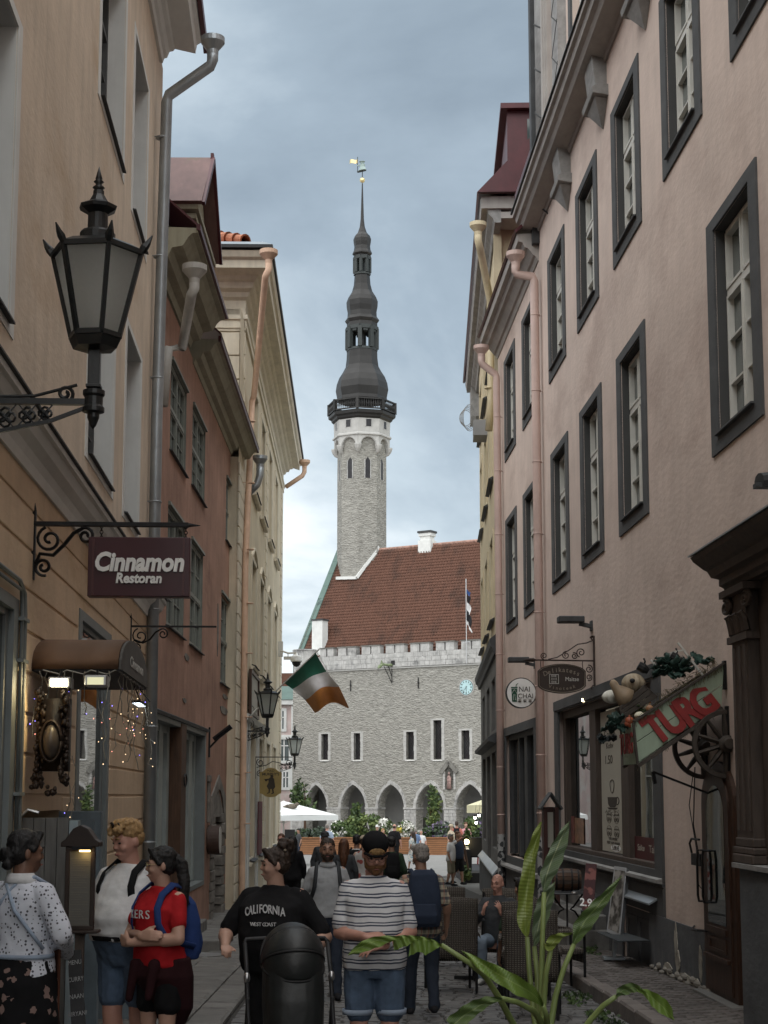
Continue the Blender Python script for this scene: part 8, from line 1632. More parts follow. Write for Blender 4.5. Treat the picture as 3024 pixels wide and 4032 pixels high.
def hand(mb, w, d, pn, curl=.35, ts=1, s_=1.0, spread=.0):
 w, d, pn = V(w), V(d).normalized(), V(pn); pn = (pn - d * pn.dot(d)).normalized(); s = d.cross(pn)
 for i in range(4):
  o = (i - 1.5); kn = w + (d * (.088 - .006 * abs(o)) + s * o * .020) * s_; mb.cap(w + (d * .012 + s * o * .012) * s_, .017 * s_, kn, .0125 * s_, 8)
  L = (.076, .084, .078, .062)[i] * s_ if ts > 0 else (.062, .078, .084, .076)[i] * s_; c = curl * (1 + .12 * o); dd = (d + s * o * spread).normalized(); d1 = dd * math.cos(c) + pn * math.sin(c); d2 = dd * math.cos(c * 2.2) + pn * math.sin(c * 2.2); k2 = kn + d1 * L * .52; mb.cap(kn, .0105 * s_, k2, .0092 * s_, 8); mb.cap(k2, .0092 * s_, k2 + d2 * L * .5, .0075 * s_, 8)
 t0 = w + (d * .022 - s * ts * .020) * s_; t1 = t0 + (d * .035 - s * ts * .03 + pn * .012) * s_; mb.cap(t0, .016 * s_, t1, .0125 * s_, 8); mb.cap(t1, .0125 * s_, t1 + (d * .036 - s * ts * .012 + pn * .012) * s_, .0095 * s_, 8)
def person(label, px, py, D, face, skin='fair', hair='brown', style='short', b=1.0, belly=0.0, shirt=('white', .5, .86), low=('pants', 'jeans', .09), arms=None, head=(0, 0), vox=.011, beard=None, stride=0.0, lift=0.0, seated=False, shoes=None, female=False, hat=None, group=None, lean=0.0, hscale=1.0, legw=1.0):
 c = at(px, py, D); g = gz(c.y) + lift; h = c.z - g; S = h / (1.765 if not seated else 1.385)
 t = thing('person', label, 'person', ID, (0, 0, 0), group); t['_b'] = [0, 0, 0]
 a0 = math.radians(face); t.matrix_world = Matrix.Translation((c.x, c.y, g)) @ Matrix.Rotation(a0, 4, 'Z') @ Matrix.Diagonal((S, S, S, 1))
 DZ = -.385 if seated else 0.0; far_ = vox > .018; U = lambda x, y, z: V((x, y, z + DZ))
 Ln = Matrix.Translation((0, 0, .95 + DZ)) @ Matrix.Rotation(math.radians(lean), 4, 'X') @ Matrix.Translation((0, 0, -.95 - DZ))
 def rings(inf, z0, z1, flare=0.0):
  R = []
  zs_ = [z1] + [q[0] for q in TOR if z0 < q[0] < z1] + [z0]
  for z in zs_:
   for i in range(len(TOR) - 1):
    if TOR[i + 1][0] <= z <= TOR[i][0]: f = (TOR[i][0] - z) / (TOR[i][0] - TOR[i + 1][0]); q = [TOR[i][k] * (1 - f) + TOR[i + 1][k] * f for k in range(4)]; break
   else: q = list(TOR[0] if z > TOR[0][0] else TOR[-3])
   k = belly * math.exp(-((z - 1.10) / .17) ** 2); bw = b * (1.0 if z < 1.36 else 1 + (b - 1) * .0) if z < 1.42 else 1 + (b - 1) * .5; fem = (1 - .10 * math.exp(-((z - 1.15) / .09) ** 2)) if female and b < 1.15 else 1
   bust = .035 * math.exp(-((z - 1.29) / .07) ** 2) * b if female else 0; fl_ = flare * max(0, (1.15 - z)) if z < 1.15 else 0
   R.append((0, q[3] - k * .55 - bust * .5, z + DZ, q[1] * bw * fem + inf + fl_ + k * .25, q[2] * (1 + (b - 1) * .9) + inf + fl_ * .7 + k * .6 + bust * .5))
  return R
 sw = .163 * (1 + (b - 1) * .65); SH = {s: Ln @ U(s * sw, .01, 1.39) for s in (-1, 1)}; ar = 1 + (b - 1) * .9
 AR_ = {}
 for s in (-1, 1):
  q = (arms or {}).get(s) or dict(e=(s * (.245 + .06 * (b - 1) * 2), .04, 1.13), w=(s * (.26 + .05 * (b - 1) * 2), -.05, .88)); AR_[s] = (V(q['e']) + V((0, 0, DZ)), V(q['w']) + V((0, 0, DZ)), q)
 bd = MB(Ln); bd.loft(rings(-.012, .80, 1.49)[::-1], 16); bd.T = None
 nk = Ln @ U(0, .012, 1.44); hd = U(0, -.005, 1.535); HT = Ln @ Matrix.Translation(hd) @ Matrix.Rotation(math.radians(head[0]), 4, 'Z') @ Matrix.Rotation(math.radians(head[1]), 4, 'X') @ Matrix.Diagonal((hscale, hscale, hscale, 1)) @ Matrix.Translation((0, 0, -1.535))
 bd.cap(nk, .062 * (1 + (b - 1) * .4), HT @ V((0, .0, 1.58)), .056 * (1 + (b - 1) * .3), 12)
 hm = MB(HT); fx = 1 + (b - 1) * .25
 hm.ell((0, .012, 1.655), (.076, .096, .092)); hm.ell((0, -.018, 1.615), (.068 * fx, .080, .098)); hm.ell((0, -.030, 1.565), (.052 * fx, .058, .05)); hm.ell((0, -.062, 1.532), (.026, .026, .022))
 for s in (-1, 1): hm.ell((s * .078, .012, 1.615), (.012, .022, .032), 8, 6); hm.ell((s * .036 * fx, -.062, 1.595), (.028, .03, .026), 8, 6); hm.cap((s * .012, -.094, 1.648), .010, (s * .045, -.080, 1.650), .009, 8)
 hm.cap((0, -.090, 1.640), .009, (0, -.106, 1.603), .0115, 8); hm.ell((0, -.098, 1.597), (.017, .012, .010), 8, 6); hm.ell((0, -.088, 1.556), (.026, .014, .013), 8, 6)
 bd.v += []; nb_ = len(bd.v); bd.v += hm.v; bd.f += [tuple(nb_ + i for i in f) for f in hm.f]
 for s in (-1, 1):
  e_, w_, q = AR_[s]; bd.chain([SH[s], e_, w_], [.052 * ar, .043 * ar, .029 * (1 + (b - 1) * .4)]); m_ = e_.lerp(w_, .28); bd.cap(e_, .043 * ar, m_, .046 * ar)
  d = V(q.get('d', tuple((w_ - e_).normalized()))); pn = V(q.get('p', (-s, 0, 0)))
  if far_: bd.cap(w_, .03, w_ + d.normalized() * .13, .022, 8)
  else: hand(bd, w_ + d.normalized() * .005, d, pn, q.get('c', .35), q.get('ts', 1 if s > 0 else -1), 1.06, q.get('sp', 0))
 K_ = {}
 for s in (-1, 1):
  if seated: hp, kn, an = V((s * .09, .03, .52)), V((s * .14, -.42, .53)), V((s * .15, -.38 - .06 * s * stride, .10))
  else: o = s * stride; hp, kn, an = V((s * .092 * b, 0, .88)), V((s * .10 * (1 + (b - 1) * .5), -.5 * o * .5 - .02, .49)), V((s * .105, -.5 * o + (.05 if o < 0 else 0), .10 + (.05 if o < 0 else 0)))
  K_[s] = (hp, kn, an); lw = (1 + (b - 1) * .8) * legw * (.84 if low and low[0] == 'pants' else 1); bd.chain([hp, kn, an], [.088 * lw, .058 * lw, .040 * lw]); bd.cap(kn.lerp(an, .05), .056 * lw, kn.lerp(an, .33) + V((0, .012, 0)), .060 * lw)
  bd.cap(an, .035, an + V((0, .02, -.06)), .035)
 body = rem(bd, 'body', SK[skin], t, vox if far_ else min(vox, .0085), 3)
 # clothes
 mt, sl_, hem = shirt
 sb_ = MB(Ln); sb_.loft(rings(.016 if sl_ != 'tank' else .012, hem, 1.475, .04 if not seated else 0)[::-1], 22, 2.2); sb_.T = None
 if sl_:
  for s in (-1, 1):
   e_, w_, _ = AR_[s]; r0 = .062 * ar
   if sl_ <= .6: p1 = SH[s].lerp(e_, sl_ * 1.45); sb_.chain([SH[s] + V((-s * .04, 0, .0)), SH[s] + V((0, 0, -.01)), p1], [.060 * ar, r0, .061 * ar])
   else: sb_.chain([SH[s] + V((-s * .04, 0, 0)), SH[s], e_, e_.lerp(w_, .92)], [.06 * ar, r0, .055 * ar, .045])
 rem(sb_, 'shirt', CL[mt], t, max(vox, .010), 2, .5, FOLD if not far_ else None)
 if low:
  kind, lm, hem2 = low; lb_ = MB()
  if kind == 'skirt':
   lb_.loft([(0, 0, 1.02, .185 * b, .14 * b), (0, 0, .85, .215 * b, .18 * b), (0, 0, hem2, .26 * b, .24 * b)][::-1], 20)
  else:
   lb_.loft(rings(.014, .80, 1.05)[::-1], 18) if not seated else lb_.ell((0, .02, .58), (.19 * b, .16, .13))
   for s in (-1, 1):
    hp, kn, an = K_[s]; lw = (1 + (b - 1) * .8) * legw
    if kind == 'shorts':
     f = min(1.0, (hp.z - hem2) / (hp.z - kn.z)); p1 = hp.lerp(kn, f); lb_.chain([hp, p1], [.108 * lw, (.090 if f > .7 else .100) * lw])
    else:
     lb_.chain([hp, kn, an], [.100 * lw, .074 * lw, .060])
     if not seated: lb_.cap(an, .060, an + V((0, -.0, -.03)), .062)
  rem(lb_, 'trousers' if kind == 'pants' else kind, CL[lm], t, max(vox, .010), 2, .5, FOLD if not far_ else None)
 for s in (-1, 1):
  an = K_[s][2]; f = MB(); f.cap(an + V((0, .045, -.06)), .042, an + V((s * .01, -.10, -.062)), .040); f.cap(an + V((s * .01, -.10, -.062)), .040, an + V((s * .015, -.16, -.068)), .030); f.cap(an + V((0, .0, -.02)), .044, an + V((0, .03, -.06)), .044); rem(f, 'shoe', shoes or SHOE, t, max(vox, .011), 3)
 # hair and face
 H = MB(HT); hc = HM[hair] if hair else None
 if style == 'short': H.ell((0, .022, 1.683), (.086, .100, .082)); H.ell((0, .045, 1.63), (.079, .075, .075)); H.cap((-.05, -.055, 1.725), .026, (.05, -.055, 1.73), .028)
 elif style == 'quiff': H.ell((0, .02, 1.688), (.087, .100, .084)); H.ell((0, .045, 1.64), (.080, .074, .07)); [H.ell((ru(-.06, .06), ru(-.09, .02), ru(1.715, 1.765)), (.025, .035, .022), 8, 6) for _ in range(22)]; [H.ell((ru(-.07, .07), -.085, ru(1.69, 1.715)), (.02, .02, .022), 8, 6) for _ in range(9)]
 elif style == 'buzz': H.ell((0, .02, 1.672), (.081, .098, .082)); H.ell((0, .045, 1.63), (.077, .068, .07))
 elif style == 'fringe': H.ell((0, .050, 1.63), (.080, .068, .055))
 elif style in ('long', 'pony', 'bun', 'lowbun'):
  H.ell((0, .020, 1.680), (.086, .102, .085)); H.ell((0, .04, 1.63), (.084, .080, .085))
  for s in (-1, 1): H.cap((s * .03, -.070, 1.735), .022, (s * .082, -.015, 1.64), .018)
  if style == 'long':
   H.chain([(0, .07, 1.66), (0, .085, 1.52), (0, .10, 1.38), (0, .11, 1.25)], [.08, .085, .085, .05])
   for s in (-1, 1): H.chain([(s * .078, .01, 1.66), (s * .085, .02, 1.52), (s * .09, .03, 1.40)], [.025, .03, .025])
  elif style == 'pony': H.chain([(0, .10, 1.68), (0, .15, 1.62), (0.02, .16, 1.50), (.03, .15, 1.36), (.04, .14, 1.24)], [.035, .045, .045, .038, .015])
  elif style == 'bun': [H.ell((ru(-.045, .045), .075 + ru(-.03, .05), 1.765 + ru(-.03, .035)), (.034, .034, .03), 8, 6) for _ in range(16)]
  else: [H.ell((ru(-.05, .05), .115 + ru(-.03, .02), 1.585 + ru(-.045, .04)), (.035, .03, .032), 8, 6) for _ in range(14)]
 if style != 'bald' and hc: rem(H, 'hair', hc, t, max(vox * .7, .006), 1, .3, (('CLOUDS', .022, .016),) if not far_ else None)
 if beard and hc:
  Bm = MB(HT); Bm.ell((0, -.045, 1.553), (.062 * fx, .058, .05)); Bm.ell((0, -.070, 1.530), (.036, .034, .03))
  for s in (-1, 1): Bm.cap((s * .066 * fx, -.01, 1.60), .012, (s * .055 * fx, -.045, 1.555), .02, 8); Bm.cap((s * .006, -.103, 1.577), .008, (s * .032, -.090, 1.562), .008, 8)
  rem(Bm, 'beard', HM[beard], t, .007, 2)
 if not far_:
  for s in (-1, 1):
   q = MB(HT); q.ell((s * .032, -.0845, 1.630), (.0135, .008, .008), 8, 6); q.build('eye', EYE, t, smooth=True, loc=(0, 0, 0)); q = MB(HT); q.tube([(s * .014, -.101, 1.656), (s * .032, -.0985, 1.662), (s * .052, -.082, 1.656)], [.004, .006, .003], 6); q.build('eyebrow', hc or HM['brown'], t, smooth=True, loc=(0, 0, 0))
  q = MB(HT); q.tube([(-.022, -.094, 1.556), (-.01, -.1015, 1.558), (.01, -.1015, 1.558), (.022, -.094, 1.556)], [.002, .0055, .0055, .002], 6); q.build('mouth', LIP, t, smooth=True, loc=(0, 0, 0))
 if hat == 'cap':      # worn back to front
  q = MB(HT); q.ell((0, .012, 1.700), (.094, .108, .082), 20, 10); cp_ = rem(q, 'cap', CL['black'], t, .008, 2); q = MB(HT); q.grid(lambda u, v: ((u - .5) * .15, .09 + .075 * v - .05 * (2 * u - 1) ** 2, 1.672 - .012 * v), 8, 4); q.build('cap_peak', CL['black'], cp_, smooth=True, solid=.006, loc=(0, 0, 0)); q = MB(HT); q.tube([(.05 * math.cos(a), -.099 + .012 * abs(math.cos(a)), 1.668 + .034 * math.sin(a)) for a in [i * math.pi / 12 for i in range(13)]], .006, 6); q.ell((0, -.092, 1.678), (.042, .014, .024), 10, 7); q.build('cap_opening', HM['blond'], cp_, smooth=True, loc=(0, 0, 0)); q = MB(HT); q.tube([(-.082, -.062, 1.662), (-.045, -.098, 1.655), (0, -.106, 1.653), (.045, -.098, 1.655), (.082, -.062, 1.662)], .010, 6); q.build('cap_strap', CL['black'], cp_, smooth=True, loc=(0, 0, 0))
 elif hat: q = MB(HT); q.ell((0, .01, 1.70), (.094, .11, .08)); q.lathe([(.001, 1.675), (.16 if hat[0] == 'brim' else .10, 1.672), (.16 if hat[0] == 'brim' else .10, 1.682), (.001, 1.69)], (0, 0 if hat[0] == 'brim' else -.05, 0), 18); q.build('hat', CL[hat[1]], t, smooth=True, loc=(0, 0, 0))
 t['_HT'] = 0
 return t, HT, rings, AR_, SH
def glasses(t, HT, mat, z=1.630, y=-.108, up=0, name='glasses'):
 M = HT @ Matrix.Translation((0, 0, up)); m = MB(M)
 for s in (-1, 1):
  m.tube([(s * .033 + .024 * math.cos(a), y + .008 * abs(math.cos(a)), z + .018 * math.sin(a)) for a in [i * .45 for i in range(15)]], .0013, 5); m.tube([(s * .057, y + .008, z + .006), (s * .078, -.03, z + .006), (s * .08, .02, z)], .0015, 5)
 m.tube([(-.010, y, z + .004), (.010, y, z + .004)], .002, 5); m.build(name, mat, t, loc=(0, 0, 0))
def lens(t, HT, mat, z, y, up=0):
 m = MB(HT @ Matrix.Translation((0, 0, up)))
 for s in (-1, 1): m.ell((s * .033, y, z), (.026, .006, .020), 12, 6)
 m.build('sunglasses', mat, t, smooth=True, loc=(0, 0, 0))
def backpack(owner, label, mat, straps_only=False, w=.15, z0=.98, z1=1.46, dpt=.14, yb=.15, b=1.0, shoulder=.11):
 t = thing('backpack', label, 'backpack', ID, (0, 0, 0)); t['_b'] = [0, 0, 0]; t.matrix_world = owner.matrix_world.copy()
 m = MB(); m.loft([(0, yb + dpt * .45, z0, w * .9, dpt * .5), (0, yb + dpt * .5, z0 + .08, w, dpt * .62), (0, yb + dpt * .45, (z0 + z1) / 2 + .05, w * .98, dpt * .58), (0, yb + dpt * .35, z1 - .05, w * .8, dpt * .45), (0, yb + dpt * .3, z1, w * .5, dpt * .28)], 20, 2.6); rem(m, 'bag', mat, t, .011, 5)
 m = MB(); m.loft([(0, yb + dpt * .95, z0 + .03, w * .7, dpt * .22), (0, yb + dpt * 1.05, z0 + .12, w * .75, dpt * .26), (0, yb + dpt * .92, z0 + .24, w * .66, dpt * .2)], 16, 2.6); rem(m, 'front_pocket', mat, t, .011, 4)
 for s in (-1, 1):
  x = s * shoulder; fy = -.118 - (b - 1) * .14
  m = MB(); pts = [(x * .9, yb + .02, z1 - .05), (x, .07, 1.475), (x * 1.05, .0, 1.485), (x * 1.12, fy + .045, 1.42), (x * 1.2, fy - .004, 1.33), (x * 1.3, fy - .002, 1.22), (x * 1.55, fy + .05, 1.12), (x * 1.75, .05, 1.08), (x * 1.4, yb + .03, z0 + .1)]
  P = [V(p) for p in pts]; vs = []
  for i, p in enumerate(P):
   tg = (P[min(i + 1, len(P) - 1)] - P[max(i - 1, 0)]).normalized(); nrm_ = V((p.x * .8, p.y, (p.z - 1.3) * .6)); sd_ = tg.cross(nrm_).normalized(); o_ = sd_.cross(tg).normalized() * .012
   if o_.dot(nrm_) < 0: o_ = -o_
   vs += [p - sd_ * .024, p + sd_ * .024, p + sd_ * .024 + o_, p - sd_ * .024 + o_]
  m.add(vs, [(i * 4 + k, i * 4 + (k + 1) % 4, i * 4 + 4 + (k + 1) % 4, i * 4 + 4 + k) for i in range(len(P) - 1) for k in range(4)]); m.build('strap', mat, t, smooth=True, loc=(0, 0, 0))
 return t
def chest_text(t, s, mat, size, z, R, dz=0.0, wsp=1.0, arch=0.0, **k):
 # letters set one by one on the curve of the chest; R = (cy, rx, ry) of the shirt there
 wd = {'I': .45, 'L': .75, 'R': .95, 'W': 1.25, ' ': .5}; tot = sum(wd.get(ch, .9) for ch in s) * size * .72 * wsp; x = -tot / 2
 cy, rx, ry = R
 for ch in s:
  w = wd.get(ch, .9) * size * .72 * wsp; xc = x + w / 2; x += w
  if ch == ' ': continue
  q = min(.97, abs(xc) / rx); yy = cy - ry * math.sqrt(1 - q ** 2.2) - .008; slope = (ry / rx) * (xc / rx) / math.sqrt(max(.08, 1 - (xc / rx) ** 2)); o = text(ch, None, mat, size, (xc, yy, z + arch * (1 - (2 * xc / tot) ** 2)), (1, slope, 0), ext=.002, **k); o.parent = t; o.name = 'print_letter'
A = lambda e, w, **k: dict(e=e, w=w, **k)
# --- near figures
t, HT, rg, ARM, SHD = person('woman seen from behind in a white eyelet shirt with brown apron and dark floral skirt', 98, 3262, 4.5, 148, 'brown', 'black', 'lowbun', 1.12, 0, ('eyelet', 1.0, .80), ('skirt', 'floral', .18), {1: A((.30, -.02, 1.16), (.14, -.26, 1.04), d=(-.8, -.4, 0), p=(0, .4, -1)), -1: A((-.30, -.02, 1.16), (-.10, -.28, 1.02), d=(.8, -.3, 0), p=(0, .4, -1))}, (-28, 4), .011, female=True, lift=.04)
m = MB(); m.grid(lambda u, v: ((u - .5) * .46, -.165 - .03 * math.cos((u - .5) * 5) + .10 * abs(u - .5) ** 2 * 4 * .6, 1.08 - .78 * v), 10, 8); m.build('apron', CL['brownapron'], t, smooth=True, solid=.01, loc=(0, 0, 0))
m = MB(); m.loft([(0, .0, 1.02, .215, .165), (0, .0, 1.045, .213, .163)], 24, caps=False); m.tube([(-.10, -.14, 1.42), (-.09, -.0, 1.485), (-.03, .10, 1.44), (.08, .145, 1.30), (.17, .12, 1.16), (.21, .05, 1.06)], .010, 6); m.tube([(.10, -.14, 1.42), (.09, -.0, 1.485), (.03, .105, 1.44), (-.08, .15, 1.30), (-.18, .12, 1.18), (-.22, .05, 1.08)], .010, 6); m.build('apron_strap', CL['lightblue'], t, smooth=True, loc=(0, 0, 0), solid=.004)
m = MB(); m.loft([(0, .012, 1.455, .088, .082), (0, .02, 1.50, .068, .066), (0, .02, 1.505, .075, .072), (0, .014, 1.45, .105, .098)], 20, caps=False); m.build('collar', CL['white'], t, smooth=True, solid=.004, loc=(0, 0, 0))
t, HT, rg, ARM, SHD = person('tall blond man in a white T shirt and denim shorts looking down to the left', 516, 3231, 5.4, -28, 'pink', 'blond', 'quiff', 1.22, .10, ('white', .5, .97), ('shorts', 'denim', .60), {-1: A((-.34, .02, 1.14), (-.40, -.10, .90), d=(-.22, -.25, -1), p=(.5, .6, 0), c=.25, sp=.12), 1: A((.29, .05, 1.13), (.25, -.08, .92))}, (-20, 12), .010, hscale=1.05)
lens(t, HT, EYE, 1.735, -.078, .012); backpack(t, 'black patterned backpack on the shoulders of the blond man', CL['black'], b=1.3); m = MB(); m.loft(rg(.022, .975, 1.005), 24, caps=False); m.build('belt', CL['black'], t, smooth=True, solid=.006, loc=(0, 0, 0))
t, HT, rg, ARM, SHD = person('woman in a red T shirt with crossed arms and a jacket tied round her hips', 640, 3329, 5.2, -42, 'fair', 'black', 'pony', 1.06, .02, ('red', .42, .92), ('shorts', 'black', .66), {-1: A((-.27, -.06, 1.13), (.06, -.235, 1.145), d=(1, .1, .05), p=(0, 1, -.2), c=.4), 1: A((.27, -.07, 1.12), (-.04, -.255, 1.09), d=(-1, .15, .1), p=(0, 1, 0), c=.3)}, (-38, 3), .010, female=True, legw=.95)
glasses(t, HT, MT['gold']); R = rg(.016, 1.26, 1.30)[0]; chest_text(t, 'KERS', CL['white'], .085, 1.285, (R[1] - .005, R[3], R[4] + .012))
m = MB(); m.loft([(0, .02, .98, .225, .175), (0, .03, .85, .24, .20), (0, .10, .62, .20, .13), (0, .13, .50, .10, .08)][::-1], 20); m.cap((.12, -.16, .94), .045, (.10, -.19, .72), .03); m.cap((-.05, -.19, .94), .04, (-.10, -.2, .70), .03); rem(m, 'tied_jacket', CL['maroon'], t, .012, 4)
backpack(t, 'royal blue backpack on the back of the woman in red', cloth('royal', (.025, .05, .16)), b=1.2, z0=.95, z1=1.40)
t, HT, rg, ARM, SHD = person('woman in a black California T shirt looking left and pushing a pram', 1085, 3332, 5.4, -14, 'fair', 'brown', 'bun', 1.30, .09, ('black', .58, .84), ('pants', 'black', .09), {-1: A((-.37, -.05, 1.12), (-.28, -.32, 1.04), d=(.4, -.9, .05), p=(0, 0, -1), c=.75), 1: A((.40, -.02, 1.10), (.30, -.28, .98), d=(-.6, -.8, -.1), p=(0, 0, -1), c=.7)}, (-62, 2), .010, female=True)
R = rg(.016, 1.22, 1.30)[0]; chest_text(t, 'CALIFORNIA', CL['white'], .088, 1.285, (R[1] - .012, R[3], R[4] + .020), wsp=.62, arch=.03, sx=.62, bold=.0015); R = rg(.016, 1.14, 1.18)[0]; chest_text(t, 'WEST COAST', CL['white'], .038, 1.205, (R[1] - .008, R[3], R[4] + .016), wsp=.8)
m = MB(HT)
for q in range(8): a = q * .8; m.ell((.05 * math.cos(a), .07 + .045 * math.sin(a), 1.735), (.014, .014, .010), 8, 5)
m.build('hair_band', CL['beige'], t, smooth=True, loc=(0, 0, 0))
t, HT, rg, ARM, SHD = person('man in a striped white T shirt with backward black cap looking down at his wrist', 1474, 3276, 5.15, 4, 'pink', 'ginger', 'buzz', 1.07, .05, ('striped', .55, .86), ('shorts', 'denim', .58), {-1: A((-.235, -.03, 1.10), (-.08, -.26, 1.09), d=(.80, -.22, .05), p=(.1, .5, -.9), c=.45, sp=.1), 1: A((.245, -.03, 1.10), (.05, -.25, 1.03), d=(-.95, -.2, -.18), p=(0, .1, -1), c=.30, sp=.12)}, (4, 22), .010, beard='ginger', hat='cap', hscale=1.0)
glasses(t, HT, MT['black']); e_, w_, _ = ARM[1]; m = MB(); d_ = (e_ - w_).normalized(); m.tube([w_ + d_ * .02, w_ + d_ * .045], .037, 14); m.build('wrist_watch', CL['grey'], t, loc=(0, 0, 0))
for s in (-1, 1): m = MB(); m.loft([(s * .113, -.02, .565, .098, .092), (s * .113, -.02, .60, .099, .094)], 20, caps=False); m.build('turned_hem', CL['lightblue'], t, smooth=True, solid=.008, loc=(0, 0, 0))
t, HT, rg, ARM, SHD = person('bearded man in a grey polo shirt with dark backpack walking towards the camera', 1290, 3297, 8.0, 3, 'tan', 'brown', 'buzz', 1.0, 0, ('grey', .5, .88), ('pants', 'jeans', .09), {-1: A((-.25, .06, 1.14), (-.27, -.02, .89)), 1: A((.25, .03, 1.14), (.26, -.10, .90))}, (0, 2), .010, beard='brown', stride=.35, hscale=1.05)
backpack(t, 'dark backpack with broad straps on the man in the grey polo', CL['darkgrey'], b=1.02); m = MB(); m.loft([(0, .005, 1.445, .085, .08), (0, .008, 1.485, .066, .064), (0, .008, 1.49, .074, .072), (0, .0, 1.44, .105, .10)], 20, caps=False); m.build('collar', CL['grey'], t, smooth=True, solid=.005, loc=(0, 0, 0))
t, HT, rg, ARM, SHD = person('grey haired man in a plaid shirt seen from behind with a navy rucksack', 1658, 3320, 7.25, 186, 'tan', 'grey', 'short', 1.05, .03, ('plaid', .55, .80), ('pants', 'jeans', .09), {-1: A((-.27, .02, 1.12), (-.28, -.10, .90)), 1: A((.27, .04, 1.12), (.28, -.06, .88))}, (22, 10), .010, stride=.25, shoes=SHOE)
bp3 = backpack(t, 'bulging navy rucksack on the back of the man in the plaid shirt', CL['navy'], w=.18, z0=.92, z1=1.50, dpt=.19, yb=.13, b=1.12); m = MB(); m.box(-.05, .0, .335, .345, 1.02, 1.05); m.build('patch', CL['grey'], bp3, loc=(0, 0, 0))
t, HT, rg, ARM, SHD = person('bald seated man in dark shirt and jeans gesturing with both raised hands', 1959, 3435, 8.8, -14, 'pink', 'brown', 'bald', 1.05, .03, ('darkgrey', .62, .88), ('pants', 'jeanslight', .09), {-1: A((-.30, -.10, 1.15), (-.14, -.30, 1.26), d=(.25, -.3, .9), p=(.7, .3, 0), c=.3, sp=.15), 1: A((.28, -.10, 1.15), (.10, -.30, 1.26), d=(-.2, -.35, .9), p=(-.7, .3, 0), c=.3, sp=.15)}, (-14, 4), .011, seated=True, shoes=SHOEW)
glasses(t, HT, MT['rust'], 1.72, -.085, .0, 'raised_glasses')
t, HT, rg, ARM, SHD = person('dark haired man seen from behind seated in a wicker chair', 2054, 3451, 8.0, 190, 'tan', 'black', 'short', 1.0, 0, ('green', .55, .88), ('pants', 'jeans', .09), None, (10, 0), .012, seated=True)
